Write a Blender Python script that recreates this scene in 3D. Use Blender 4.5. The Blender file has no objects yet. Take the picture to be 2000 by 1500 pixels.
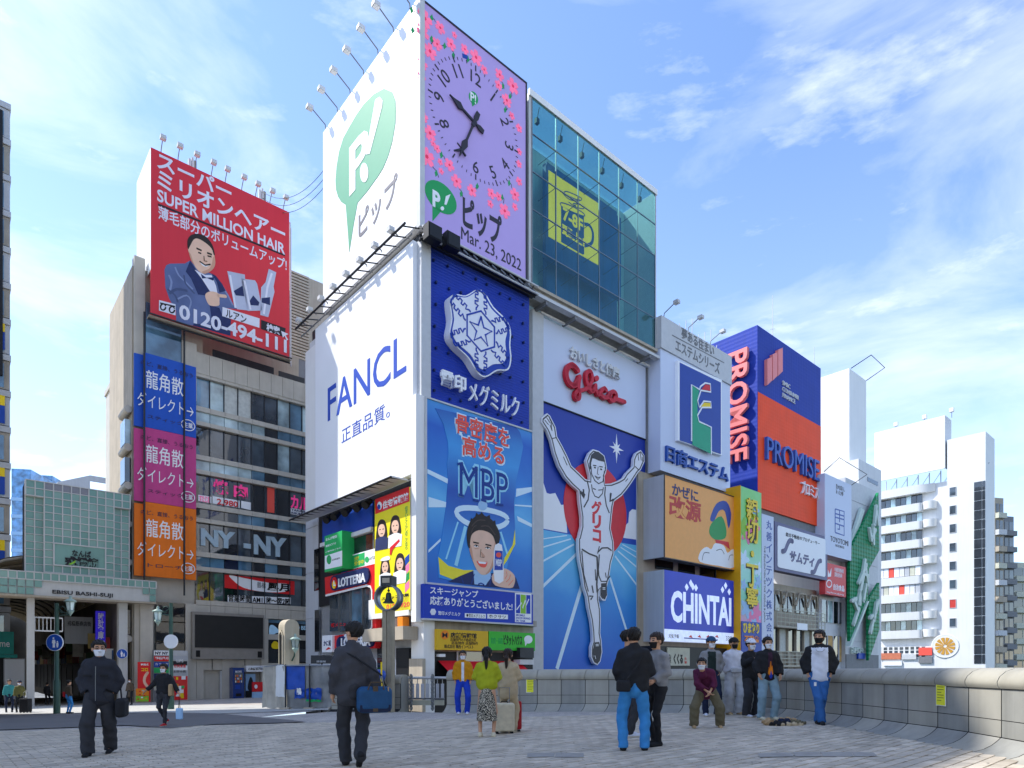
import bpy, math, random
import numpy as np
from mathutils import Matrix, Vector
random.seed(7)
sc = bpy.context.scene
COL = sc.collection
# ---------------- camera -----------------------------------------------------
F = 1265.0; HY = 1303.0; EZ = 1.15          # focal length in photo pixels, horizon row, eye height
cam = bpy.data.cameras.new('camera'); co = bpy.data.objects.new('camera', cam); COL.objects.link(co)
co.location = (0, 0, EZ); co.rotation_euler = (math.pi/2, 0, 0)
cam.sensor_width = 36; cam.sensor_fit = 'HORIZONTAL'; cam.lens = F/2000*36
cam.shift_x = 0; cam.shift_y = (HY-750)/2000; cam.clip_end = 6000; cam.clip_start = .05
sc.camera = co
# ---------------- sun and sky ------------------------------------------------
SUN_EL = math.radians(50)
SD = Vector((-.99, .12, 0)).normalized()
SUN_AZ = math.atan2(SD.x, SD.y)             # compass angle from +Y towards +X
sv = Vector((SD.x*math.cos(SUN_EL), SD.y*math.cos(SUN_EL), math.sin(SUN_EL)))
sl = bpy.data.lights.new('sun', 'SUN'); sl.energy = 2.7; sl.angle = math.radians(.55); sl.color = (1, .955, .88)
so = bpy.data.objects.new('sun', sl); COL.objects.link(so); so.rotation_euler = sv.to_track_quat('Z', 'Y').to_euler()
so.location = (-40, 10, 60)
W = bpy.data.worlds.new('World'); sc.world = W; W.use_nodes = True
nt = W.node_tree; nt.nodes.clear()
def N(t, ty, **k):
    n = t.nodes.new(ty)
    for a, b in k.items(): setattr(n, a, b)
    return n
wo = N(nt, 'ShaderNodeOutputWorld'); bg = N(nt, 'ShaderNodeBackground')
sky = N(nt, 'ShaderNodeTexSky', sky_type='NISHITA', sun_disc=False, sun_elevation=SUN_EL, sun_rotation=SUN_AZ)
sky.air_density = 1.0; sky.dust_density = .15; sky.ozone_density = 3; sky.altitude = 50
tc = N(nt, 'ShaderNodeTexCoord'); mp = N(nt, 'ShaderNodeMapping'); mp.inputs['Scale'].default_value = (1.0, 1.6, 3.4)
mp.inputs['Rotation'].default_value = (0, .25, .5)
no = N(nt, 'ShaderNodeTexNoise'); no.inputs['Scale'].default_value = 1.7; no.inputs['Detail'].default_value = 9; no.inputs['Roughness'].default_value = .58; no.inputs['Distortion'].default_value = .5
rp = N(nt, 'ShaderNodeValToRGB'); rp.color_ramp.elements[0].position = .46; rp.color_ramp.elements[1].position = .82
rp.color_ramp.elements[1].color = (.62, .62, .62, 1)
no2 = N(nt, 'ShaderNodeTexNoise'); no2.inputs['Scale'].default_value = 5.5; no2.inputs['Detail'].default_value = 8; no2.inputs['Roughness'].default_value = .6
rp2 = N(nt, 'ShaderNodeValToRGB'); rp2.color_ramp.elements[0].position = .58; rp2.color_ramp.elements[1].position = .8; rp2.color_ramp.elements[1].color = (.4, .4, .4, 1)
sep = N(nt, 'ShaderNodeSeparateXYZ')
lowr = N(nt, 'ShaderNodeMapRange'); lowr.inputs[1].default_value = .62; lowr.inputs[2].default_value = .0; lowr.inputs[3].default_value = .0; lowr.inputs[4].default_value = .16
lft = N(nt, 'ShaderNodeMapRange'); lft.inputs[1].default_value = .3; lft.inputs[2].default_value = -.75; lft.inputs[3].default_value = 0.; lft.inputs[4].default_value = .04
ad = N(nt, 'ShaderNodeMath', operation='ADD'); ad.use_clamp = True
ad2 = N(nt, 'ShaderNodeMath', operation='ADD'); ad2.use_clamp = True
ad3 = N(nt, 'ShaderNodeMath', operation='ADD'); ad3.use_clamp = True
mx = N(nt, 'ShaderNodeMixRGB'); mx.inputs[2].default_value = (5.6, 5.75, 6.1, 1)
tint = N(nt, 'ShaderNodeMixRGB', blend_type='MULTIPLY'); tint.inputs[0].default_value = 1; tint.inputs[2].default_value = (1.02, 1.03, 1.1, 1)
L = nt.links.new
L(tc.outputs['Generated'], mp.inputs[0]); L(mp.outputs[0], no.inputs[0]); L(no.outputs[0], rp.inputs[0])
L(mp.outputs[0], no2.inputs[0]); L(no2.outputs[0], rp2.inputs[0])
L(tc.outputs['Generated'], sep.inputs[0]); L(sep.outputs[2], lowr.inputs[0]); L(sep.outputs[0], lft.inputs[0])
L(rp.outputs[0], ad.inputs[0]); L(rp2.outputs[0], ad.inputs[1]); L(ad.outputs[0], ad2.inputs[0]); L(lowr.outputs[0], ad2.inputs[1])
L(ad2.outputs[0], ad3.inputs[0]); L(lft.outputs[0], ad3.inputs[1])
L(sky.outputs[0], tint.inputs[1]); L(tint.outputs[0], mx.inputs[1]); L(ad3.outputs[0], mx.inputs[0])
L(mx.outputs[0], bg.inputs[0]); L(bg.outputs[0], wo.inputs[0]); bg.inputs[1].default_value = .14
vs = sc.view_settings; vs.view_transform = 'Standard'; vs.look = 'None'; vs.gamma = 1; vs.use_curve_mapping = False
vs.exposure = 1.16
sc.cycles.max_bounces = 7; sc.cycles.transparent_max_bounces = 12; sc.cycles.caustics_reflective = False; sc.cycles.caustics_refractive = False

# ---------------- materials --------------------------------------------------
def lin(h):
    h = h.lstrip('#'); r = []
    for i in (0, 2, 4):
        c = int(h[i:i+2], 16)/255
        r.append(c/12.92 if c <= .04045 else ((c+.055)/1.055)**2.4)
    return tuple(r)+(1,)
MT = {}
def mat(name, col, rough=.6, metal=0, var=.12, scale=3., bump=0, bscale=30, emit=0, spec=.3, streak=0, coat=0, vcol=False):
    """plain paint / cloth / stone with a little uneven tone, optional grain and rain streaks"""
    m = bpy.data.materials.new(name); m.use_nodes = True; t = m.node_tree; b = t.nodes['Principled BSDF']
    c = lin(col) if isinstance(col, str) else tuple(col)+(1,)
    b.inputs['Roughness'].default_value = rough; b.inputs['Metallic'].default_value = metal
    b.inputs['Specular IOR Level'].default_value = spec; b.inputs['Coat Weight'].default_value = coat
    tcn = N(t, 'ShaderNodeTexCoord')
    src = None
    if var > 0:
        n = N(t, 'ShaderNodeTexNoise'); n.inputs['Scale'].default_value = scale; n.inputs['Detail'].default_value = 6
        t.links.new(tcn.outputs['Object'], n.inputs[0])
        r = N(t, 'ShaderNodeMapRange'); r.inputs[1].default_value = .3; r.inputs[2].default_value = .7; r.inputs[3].default_value = 1-var; r.inputs[4].default_value = 1+var*.6
        t.links.new(n.outputs[0], r.inputs[0]); src = r.outputs[0]
    if streak > 0:
        ma = N(t, 'ShaderNodeMapping'); ma.inputs['Scale'].default_value = (2.2, 2.2, .09)
        n2 = N(t, 'ShaderNodeTexNoise'); n2.inputs['Scale'].default_value = 1.6; n2.inputs['Detail'].default_value = 7; n2.inputs['Roughness'].default_value = .65
        t.links.new(tcn.outputs['Object'], ma.inputs[0]); t.links.new(ma.outputs[0], n2.inputs[0])
        r2 = N(t, 'ShaderNodeMapRange'); r2.inputs[1].default_value = .42; r2.inputs[2].default_value = .72; r2.inputs[3].default_value = 1; r2.inputs[4].default_value = 1-streak
        t.links.new(n2.outputs[0], r2.inputs[0])
        if src is None: src = r2.outputs[0]
        else:
            q = N(t, 'ShaderNodeMath', operation='MULTIPLY'); t.links.new(src, q.inputs[0]); t.links.new(r2.outputs[0], q.inputs[1]); src = q.outputs[0]
    if vcol:
        at = N(t, 'ShaderNodeAttribute', attribute_name='tone')
        if src is None: src = at.outputs['Fac']
        else:
            q = N(t, 'ShaderNodeMath', operation='MULTIPLY'); t.links.new(src, q.inputs[0]); t.links.new(at.outputs['Fac'], q.inputs[1]); src = q.outputs[0]
    if src is not None:
        mu = N(t, 'ShaderNodeVectorMath', operation='SCALE'); mu.inputs[0].default_value = c[:3]
        t.links.new(src, mu.inputs['Scale']); t.links.new(mu.outputs[0], b.inputs['Base Color'])
    else: b.inputs['Base Color'].default_value = c
    if bump > 0:
        n3 = N(t, 'ShaderNodeTexNoise'); n3.inputs['Scale'].default_value = bscale; n3.inputs['Detail'].default_value = 4
        bp = N(t, 'ShaderNodeBump'); bp.inputs['Strength'].default_value = bump; bp.inputs['Distance'].default_value = .02
        t.links.new(tcn.outputs['Object'], n3.inputs[0]); t.links.new(n3.outputs[0], bp.inputs['Height']); t.links.new(bp.outputs[0], b.inputs['Normal'])
    if emit > 0:
        b.inputs['Emission Strength'].default_value = emit
        if src is not None: t.links.new(mu.outputs[0], b.inputs['Emission Color'])
        else: b.inputs['Emission Color'].default_value = c
    MT[name] = m; return m
def glass(name, col, rough=.03, wob=.02, alpha=None):
    """opaque dark window glass that mirrors the surroundings; alpha=(r,g,b) makes a see-through tinted sheet"""
    m = bpy.data.materials.new(name); m.use_nodes = True; t = m.node_tree; b = t.nodes['Principled BSDF']
    tcn = N(t, 'ShaderNodeTexCoord'); n = N(t, 'ShaderNodeTexNoise'); n.inputs['Scale'].default_value = .9; n.inputs['Detail'].default_value = 3
    bp = N(t, 'ShaderNodeBump'); bp.inputs['Strength'].default_value = wob*10; bp.inputs['Distance'].default_value = .02
    t.links.new(tcn.outputs['Object'], n.inputs[0]); t.links.new(n.outputs[0], bp.inputs['Height'])
    if alpha is None:
        n2 = N(t, 'ShaderNodeTexNoise'); n2.inputs['Scale'].default_value = .55; n2.inputs['Detail'].default_value = 5
        r = N(t, 'ShaderNodeMapRange'); r.inputs[1].default_value = .35; r.inputs[2].default_value = .65; r.inputs[3].default_value = .45; r.inputs[4].default_value = 1.7
        t.links.new(tcn.outputs['Object'], n2.inputs[0]); t.links.new(n2.outputs[0], r.inputs[0])
        mu = N(t, 'ShaderNodeVectorMath', operation='SCALE'); mu.inputs[0].default_value = lin(col)[:3]
        t.links.new(r.outputs[0], mu.inputs['Scale']); t.links.new(mu.outputs[0], b.inputs['Base Color'])
        b.inputs['Roughness'].default_value = rough; b.inputs['Specular IOR Level'].default_value = .9; b.inputs['IOR'].default_value = 1.6
        t.links.new(bp.outputs[0], b.inputs['Normal'])
    else:
        tr = N(t, 'ShaderNodeBsdfTransparent'); tr.inputs[0].default_value = tuple(alpha)+(1,)
        gl = N(t, 'ShaderNodeBsdfGlossy'); gl.inputs['Roughness'].default_value = rough; gl.inputs[0].default_value = lin(col)
        lw = N(t, 'ShaderNodeLayerWeight'); pw = N(t, 'ShaderNodeMath', operation='POWER'); pw.inputs[1].default_value = 4; fr = N(t, 'ShaderNodeMath', operation='MULTIPLY_ADD'); fr.inputs[1].default_value = .8; fr.inputs[2].default_value = .05; t.links.new(lw.outputs['Facing'], pw.inputs[0]); t.links.new(pw.outputs[0], fr.inputs[0]); t.links.new(bp.outputs[0], gl.inputs['Normal'])
        ms = N(t, 'ShaderNodeMixShader'); t.links.new(fr.outputs[0], ms.inputs[0]); t.links.new(tr.outputs[0], ms.inputs[1]); t.links.new(gl.outputs[0], ms.inputs[2])
        t.links.new(ms.outputs[0], t.nodes['Material Output'].inputs[0])
    MT[name] = m; return m
def ribbed(name, col, pitch, axis='Z', rough=.45, grid=0, depth=.02, streak=.12):
    """painted ribbed sheet metal: fine ribs as relief"""
    m = mat(name, col, rough, var=.08, scale=.6, streak=streak); t = m.node_tree; b = t.nodes['Principled BSDF']
    tcn = N(t, 'ShaderNodeTexCoord'); prev = None
    for ax, p in ((axis, pitch),)+((('X' if axis == 'Z' else 'Z', grid),) if grid else ()):
        w = N(t, 'ShaderNodeTexWave', wave_type='BANDS', bands_direction=ax, wave_profile='SIN'); w.inputs['Scale'].default_value = .314/p
        t.links.new(tcn.outputs['Object'], w.inputs[0])
        bp = N(t, 'ShaderNodeBump'); bp.inputs['Distance'].default_value = depth; bp.inputs['Strength'].default_value = .9
        t.links.new(w.outputs[0], bp.inputs['Height'])
        if prev: t.links.new(prev.outputs[0], bp.inputs['Normal'])
        prev = bp
    t.links.new(prev.outputs[0], b.inputs['Normal']); return m
def zgrad(name, stops, z0, z1, emit=0, rough=.5, axis=2):
    """printed vertical colour gradient, stops in sRGB hex from z0 to z1 (object space)"""
    m = bpy.data.materials.new(name); m.use_nodes = True; t = m.node_tree; b = t.nodes['Principled BSDF']
    tcn = N(t, 'ShaderNodeTexCoord'); s = N(t, 'ShaderNodeSeparateXYZ'); r = N(t, 'ShaderNodeMapRange'); r.inputs[1].default_value = z0; r.inputs[2].default_value = z1
    cr = N(t, 'ShaderNodeValToRGB'); n = N(t, 'ShaderNodeTexNoise'); n.inputs['Scale'].default_value = .5
    ad = N(t, 'ShaderNodeMath', operation='MULTIPLY_ADD'); ad.inputs[1].default_value = .16; ad.inputs[2].default_value = -.08; a2 = N(t, 'ShaderNodeMath', operation='ADD')
    t.links.new(tcn.outputs['Object'], s.inputs[0]); t.links.new(s.outputs[axis], r.inputs[0]); t.links.new(tcn.outputs['Object'], n.inputs[0])
    t.links.new(n.outputs[0], ad.inputs[0]); t.links.new(r.outputs[0], a2.inputs[0]); t.links.new(ad.outputs[0], a2.inputs[1]); t.links.new(a2.outputs[0], cr.inputs[0])
    e = cr.color_ramp.elements
    while len(e) < len(stops): e.new(.5)
    for i, (p, c) in enumerate(stops): e[i].position = p; e[i].color = lin(c)
    t.links.new(cr.outputs[0], b.inputs['Base Color']); b.inputs['Roughness'].default_value = rough
    if emit: t.links.new(cr.outputs[0], b.inputs['Emission Color']); b.inputs['Emission Strength'].default_value = emit
    MT[name] = m; return m

# ---------------- geometry ---------------------------------------------------
class MB:
    """collects faces given as (s, d, z): s along the front, d out of it, z up"""
    def __init__(self): self.v = []; self.f = []; self.m = []; self.ms = []; self.smooth = []
    def mi(self, m):
        if m not in self.ms: self.ms.append(m)
        return self.ms.index(m)
    def face(self, pts, m, sm=False):
        i = len(self.v); self.v += [tuple(p) for p in pts]; self.f.append(tuple(range(i, i+len(pts)))); self.m.append(self.mi(m)); self.smooth.append(sm); return self
    def grid(self, rows, m, close=False, sm=True):
        """rows: list of rings/lines of points of equal length"""
        i = len(self.v); n = len(rows[0]); k = self.mi(m)
        for r in rows: self.v += [tuple(p) for p in r]
        for a in range(len(rows)-1):
            for b in range(n if close else n-1):
                c = (b+1) % n
                self.f.append((i+a*n+b, i+a*n+c, i+(a+1)*n+c, i+(a+1)*n+b)); self.m.append(k); self.smooth.append(sm)
        return self
    def box(self, s0, s1, d0, d1, z0, z1, m):
        if s0 > s1: s0, s1 = s1, s0
        if d0 > d1: d0, d1 = d1, d0
        if z0 > z1: z0, z1 = z1, z0
        i = len(self.v)
        self.v += [(s0, d0, z0), (s1, d0, z0), (s1, d1, z0), (s0, d1, z0), (s0, d0, z1), (s1, d0, z1), (s1, d1, z1), (s0, d1, z1)]
        k = self.mi(m)
        for q in ((0, 1, 2, 3), (4, 7, 6, 5), (0, 4, 5, 1), (1, 5, 6, 2), (2, 6, 7, 3), (3, 7, 4, 0)):
            self.f.append(tuple(i+a for a in q)); self.m.append(k); self.smooth.append(False)
        return self
    def prism(self, poly, d0, d1, m, mside=None):
        """poly in (s,z), from depth d0 to d1"""
        mside = mside or m; n = len(poly)
        self.face([(p[0], d1, p[1]) for p in poly], m)
        for a in range(n):
            p, q = poly[a], poly[(a+1) % n]
            self.face([(p[0], d0, p[1]), (q[0], d0, q[1]), (q[0], d1, q[1]), (p[0], d1, p[1])], mside)
        return self
    def tube(self, pts, r, m, n=6, caps=True, sm=True):
        pts = [Vector(p) for p in pts]; rs = r if isinstance(r, (list, tuple)) else [r]*len(pts); rows = []
        for i, p in enumerate(pts):
            t = (pts[min(i+1, len(pts)-1)]-pts[max(i-1, 0)]).normalized()
            a = t.cross(Vector((0, 0, 1)));
            if a.length < .05: a = t.cross(Vector((1, 0, 0)))
            a.normalize(); b = t.cross(a)
            rows.append([p+(a*math.cos(2*math.pi*k/n)+b*math.sin(2*math.pi*k/n))*rs[i] for k in range(n)])
        self.grid(rows, m, True, sm)
        if caps: self.face(rows[0][::-1], m); self.face(rows[-1], m)
        return self
    def lathe(self, prof, c, m, n=16, axis='z', sm=True, caps=True):
        """prof [(r,h)], around a vertical axis through c, or around the d axis"""
        rows = []
        for r, h in prof:
            ring = []
            for k in range(n):
                a = 2*math.pi*k/n; x, y = r*math.cos(a), r*math.sin(a)
                ring.append((c[0]+x, c[1]+y, c[2]+h) if axis == 'z' else (c[0]+x, c[1]+h, c[2]+y))
            rows.append(ring)
        self.grid(rows, m, True, sm)
        if caps and prof[0][0] > 1e-4: self.face(rows[0], m)
        if caps and prof[-1][0] > 1e-4: self.face(rows[-1], m)
        return self
    def mesh(self, off=(0, 0, 0), name='mesh'):
        me = bpy.data.meshes.new(name)
        me.from_pydata([(x-off[0], -(y-off[1]), z-off[2]) for x, y, z in self.v], [], self.f)
        for m in self.ms: me.materials.append(MT[m] if isinstance(m, str) else m)
        me.polygons.foreach_set('material_index', self.m); me.polygons.foreach_set('use_smooth', self.smooth)
        me.update(); return me
def ray(px, py): return ((px-1000)/F, 1.0, (HY-py)/F)
GC, GA, GB = .02, .027, -.012                      # the bridge deck falls gently away
def gz(x, y): return GC+GA*x+GB*y
def gpt(px, py):
    k, _, kz = ray(px, py); t = (EZ-GC)/(GA*k+GB-kz); return (k*t, t)
class Fr:
    """a vertical front plane: origin o, direction a (radians); s runs along it, d comes out of it"""
    def __init__(self, o, a):
        self.o = Vector(o); self.a = a; self.u = Vector((math.cos(a), math.sin(a))); self.n = Vector((self.u.y, -self.u.x))
    def loc(self, px, py, d=0):
        k, _, kz = ray(px, py); o = self.o+self.n*d
        s = (k*o.y-o.x)/(self.u.x-k*self.u.y); t = o.y+s*self.u.y
        return (s, EZ+kz*t)
    def S(self, px, d=0): return self.loc(px, HY, d)[0]
    def Z(self, px, py, d=0): return self.loc(px, py, d)[1]
    def w(self, s, d=0): return self.o+self.u*s+self.n*d
class T:
    """one thing: an Empty at its base that parents its parts"""
    def __init__(self, name, label, cat, fr, s=0, d=0, z=0, group=None, kind=None):
        self.fr = fr; self.off = (s, d, z)
        o = bpy.data.objects.new(name, None); COL.objects.link(o); o.empty_display_size = .3
        p = fr.w(s, d); o.location = (p.x, p.y, z); o.rotation_euler = (0, 0, fr.a)
        if label: o['label'] = label
        if cat: o['category'] = cat
        if group: o['group'] = group
        if kind: o['kind'] = kind
        self.o = o
    def put(self, name, me, parent=None, label=None, kind=None):
        ob = bpy.data.objects.new(name, me); COL.objects.link(ob); ob.parent = parent or self.o
        if label: ob['label'] = label
        if kind: ob['kind'] = kind
        return ob
    def part(self, name, mb, parent=None, label=None, kind=None):
        return self.put(name, mb.mesh(self.off, name), parent, label, kind)
    def box(self, name, s0, s1, d0, d1, z0, z1, m, parent=None, label=None, kind=None):
        return self.part(name, MB().box(s0, s1, d0, d1, z0, z1, m), parent, label, kind)
    # flat art placed by where the photograph shows it on this front
    def pts(self, px, d): return [self.fr.loc(x, y, d) for x, y in px]
    def art(self, name, px, m, d=0, th=.03, parent=None, label=None):
        ps = px if isinstance(px[0][0], (list, tuple)) else [px]
        for p in ps: r = self.part(name, MB().prism(self.pts(p, d+th), d, d+th, m), parent, label)
        return r
    def line(self, name, lines, wd, m, d=0, th=.03, parent=None, closed=False, round_=False, label=None):
        mb = MB()
        for k, ln in enumerate(lines):
            P = [Vector(q) for q in self.pts(ln, d+th)]
            if closed: P.append(P[0])
            ww = wd[k] if isinstance(wd, list) else wd
            strip(mb, P, ww, d, d+th+k*.0007, m, round_)
        return self.part(name, mb, parent, label)
    def text(self, s, p0, p1, m, d=0, th=.03, bold=.0, shear=0, name='lettering', parent=None, vertical=False, label=None):
        a = self.fr.loc(p0[0], p0[1], d+th); b = self.fr.loc(p1[0], p1[1], d+th)
        me = bpy.data.meshes.new(name); ob = self.put(name, me, parent, label)
        TEXTS.append((me, s, a, b, d-self.off[1], th, MT[m], bold, shear, self.off, vertical)); return ob
def strip(mb, P, wd, d0, d1, m, round_=False):
    L_, R_ = [], []
    n = len(P)
    for i in range(n):
        t = (P[min(i+1, n-1)]-P[max(i-1, 0)])
        if t.length < 1e-6: t = Vector((1, 0))
        t.normalize(); q = Vector((-t.y, t.x)); w_ = wd[i] if isinstance(wd, (list, tuple)) else wd
        L_.append(P[i]+q*w_/2); R_.append(P[i]-q*w_/2)
    for i in range(n-1):
        a, b, c, e = L_[i], L_[i+1], R_[i+1], R_[i]
        mb.face([(v.x, d1, v.y) for v in (a, e, c, b)], m)
        mb.face([(a.x, d0, a.y), (a.x, d1, a.y), (b.x, d1, b.y), (b.x, d0, b.y)], m)
        mb.face([(e.x, d0, e.y), (c.x, d0, c.y), (c.x, d1, c.y), (e.x, d1, e.y)], m)
    if round_:
        for i in ((0, n-1) if round_ == 1 else range(n)):
            w_ = wd[i] if isinstance(wd, (list, tuple)) else wd
            mb.prism([(P[i].x+w_/2*math.cos(a*math.pi/6), P[i].y+w_/2*math.sin(a*math.pi/6)) for a in range(12)], d0, d1+.0015*(i % 2), m)
def circ(cx, cy, rx, ry=None, n=24, a0=0, a1=360):
    ry = ry or rx
    return [(cx+rx*math.cos(math.radians(a0+(a1-a0)*i/n)), cy+ry*math.sin(math.radians(a0+(a1-a0)*i/n))) for i in range(n if a1-a0 == 360 else n+1)]
def smooth(pts, n=4, closed=False):
    out = []; N_ = len(pts); g = lambda i: Vector(pts[i % N_] if closed else pts[max(0, min(N_-1, i))])
    for i in range(N_ if closed else N_-1):
        a, b, c, e = g(i-1), g(i), g(i+1), g(i+2)
        for k in range(n):
            t = k/n; out.append(tuple(.5*((2*b)+(c-a)*t+(2*a-5*b+4*c-e)*t*t+(3*b-a-3*c+e)*t**3)))
    if not closed: out.append(tuple(pts[-1]))
    return out
TEXTS = []
def finish_texts():
    obs = []
    for T_ in TEXTS:
        cu = bpy.data.curves.new('t', 'FONT'); cu.body = T_[1]; cu.extrude = .01; cu.offset = T_[7]; cu.shear = T_[8]; cu.resolution_u = 3
        if T_[10]: cu.body = '\n'.join(T_[1]); cu.align_x = 'CENTER'; cu.space_line = .82
        o = bpy.data.objects.new('t', cu); COL.objects.link(o); obs.append(o)
    bpy.context.view_layer.update(); dg = bpy.context.evaluated_depsgraph_get()
    for T_, o in zip(TEXTS, obs):
        me, s, a, b, d, th, m, bold, shear, off, vert = T_
        src = bpy.data.meshes.new_from_object(o.evaluated_get(dg)); n = len(src.vertices)
        if n:
            v = np.empty(n*3); src.vertices.foreach_get('co', v); v = v.reshape(-1, 3)
            lo, hi = v.min(0), v.max(0); ext = np.maximum(hi-lo, 1e-6)
            x = a[0]+(v[:, 0]-lo[0])/ext[0]*(b[0]-a[0])-off[0]; z = a[1]+(v[:, 1]-lo[1])/ext[1]*(b[1]-a[1])-off[2]
            y = -(d+(v[:, 2]-lo[2])/ext[2]*th)
            me.from_pydata(np.stack([x, y, z], 1).tolist(), [], [tuple(p.vertices) for p in src.polygons]); me.materials.append(m); me.update()
        bpy.data.meshes.remove(src)
    for o in obs:
        c = o.data; bpy.data.objects.remove(o); bpy.data.curves.remove(c)
def single(name, label, cat, fr, mb, s=0, d=0, z=0, group=None, kind=None):
    ob = bpy.data.objects.new(name, mb.mesh((s, d, z), name)); COL.objects.link(ob)
    p = fr.w(s, d); ob.location = (p.x, p.y, z); ob.rotation_euler = (0, 0, fr.a)
    for k, v in (('label', label), ('category', cat), ('group', group), ('kind', kind)):
        if v: ob[k] = v
    return ob
def dup(root, loc=None, rz=None, label=None):
    r = root.copy(); COL.objects.link(r)
    if loc: r.location = loc
    if rz is not None: r.rotation_euler = (0, 0, rz)
    if label: r['label'] = label
    for ch in list(root.children):
        c = ch.copy(); COL.objects.link(c); c.parent = r
        for g in list(ch.children):
            e = g.copy(); COL.objects.link(e); e.parent = c
    return r
UR = math.atan2(.6574, .7535); UL = UR-math.pi/2
FR = Fr((-4.87, 34.2), UR)       # fronts facing the canal; s=0 at the tall corner
FL = Fr((-4.87, 34.2), UL)       # sides facing the street; s<0 away from the corner
WLD = Fr((0, 0), 0)
BASE = -4.8
# materials used everywhere
mat('white', '#ececea', .5, var=.04, scale=.5, streak=.05); mat('white_print', '#f1f3f6', .45, var=.03, scale=.4)
mat('offwhite', '#d9dadb', .55, var=.06, scale=.5, streak=.1); mat('grey_wall', '#b9bdc2', .55, var=.06, scale=.6, streak=.12)
mat('concrete', '#a9a49a', .85, var=.15, scale=1.5, bump=.25, streak=.25); mat('beige', '#b5aa98', .75, var=.1, scale=1.2, streak=.18, bump=.1)
mat('stone_panel', '#c2bcb0', .6, var=.08, scale=1.4, streak=.1); mat('dark', '#1c1d20', .5, var=.1); mat('black', '#0d0d0f', .5, var=.1)
mat('steel', '#8b8f93', .35, metal=.8, var=.1); mat('dark_steel', '#3a3c40', .45, metal=.5, var=.15); mat('grey', '#7b7d80', .6, var=.1, streak=.1)
mat('light_grey', '#c5c7c9', .5, var=.06); mat('red', '#d8202b', .45, var=.05); mat('blue', '#1545a8', .45, var=.05); mat('navy', '#182a5c', .5, var=.05)
mat('yellow', '#f2d21c', .45, var=.04); mat('green', '#1f9a4b', .45, var=.05); mat('ink', '#26262c', .6, var=0); mat('orange', '#f08a22', .5, var=.05)
mat('skin_print', '#e8bfa6', .5, var=.06, scale=2); mat('hair_print', '#2a211d', .5, var=.1); mat('pink', '#f07fae', .5, var=.05); mat('pale_blue', '#9fc6ea', .5, var=.05)
glass('win', '#3a4650'); glass('win_dark', '#1c2025'); glass('win_blue', '#4c6f86'); glass('win_pale', '#9db3b8', rough=.12)
mat('curtain', '#c9ccc6', .8, var=.15, scale=4); mat('warm', '#caa368', .7, var=.3, scale=2)
# rotated glyph runs: centre (s,z), cap height h, rotation in degrees
RTEXTS = []
def rtext(t, s, c, h, rot, m, d=0, th=.03, bold=0, parent=None, name='lettering', width=None, shear=0):
    me = bpy.data.meshes.new(name); ob = t.put(name, me, parent)
    RTEXTS.append((me, s, c, h, rot, MT[m], d-t.off[1], th, bold, t.off, width, shear)); return ob
def finish_rtexts():
    obs = []
    for R_ in RTEXTS:
        cu = bpy.data.curves.new('t', 'FONT'); cu.body = R_[1]; cu.extrude = .01; cu.offset = R_[8]; cu.resolution_u = 3; cu.shear = R_[11]
        o = bpy.data.objects.new('t', cu); COL.objects.link(o); obs.append(o)
    bpy.context.view_layer.update(); dg = bpy.context.evaluated_depsgraph_get()
    for R_, o in zip(RTEXTS, obs):
        me, s, c, h, rot, m, d, th, bold, off, width, _ = R_
        src = bpy.data.meshes.new_from_object(o.evaluated_get(dg)); n = len(src.vertices)
        if n:
            v = np.empty(n*3); src.vertices.foreach_get('co', v); v = v.reshape(-1, 3); lo, hi = v.min(0), v.max(0); ext = np.maximum(hi-lo, 1e-6)
            k = h/ext[1]; kx = k if width is None else width/ext[0]
            x = (v[:, 0]-(lo[0]+hi[0])/2)*kx; z = (v[:, 1]-(lo[1]+hi[1])/2)*k; a = math.radians(rot)
            X = c[0]-off[0]+x*math.cos(a)-z*math.sin(a); Z = c[1]-off[2]+x*math.sin(a)+z*math.cos(a); y = -(d+(v[:, 2]-lo[2])/ext[2]*th)
            me.from_pydata(np.stack([X, y, Z], 1).tolist(), [], [tuple(p.vertices) for p in src.polygons]); me.materials.append(m); me.update()
        bpy.data.meshes.remove(src)
    for o in obs:
        c = o.data; bpy.data.objects.remove(o); bpy.data.curves.remove(c)
def panel_box(t, name, px, d0, d1, m, label=None):
    """upright box on the front of t: px=(x0,y_bottom at x0, x1, y_top at x1)"""
    s0, z0 = t.fr.loc(px[0], px[1], d1); s1, z1 = t.fr.loc(px[2], px[3], d1)
    return t.box(name, s0, s1, d0, d1, z0, z1, m, label=label), (s0, s1, z0, z1)
def rim(t, name, s0, s1, z0, z1, w, d0, d1, m):
    mb = MB(); mb.box(s0-w, s1+w, d0, d1, z1, z1+w, m); mb.box(s0-w, s1+w, d0, d1, z0-w, z0, m); mb.box(s0-w, s0, d0, d1, z0, z1, m); mb.box(s1, s1+w, d0, d1, z0, z1, m)
    return t.part(name, mb)
def zoomer(x0, y0, k):
    return lambda *p: [(x0+x/k, y0+y/k) for x, y in p]
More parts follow.
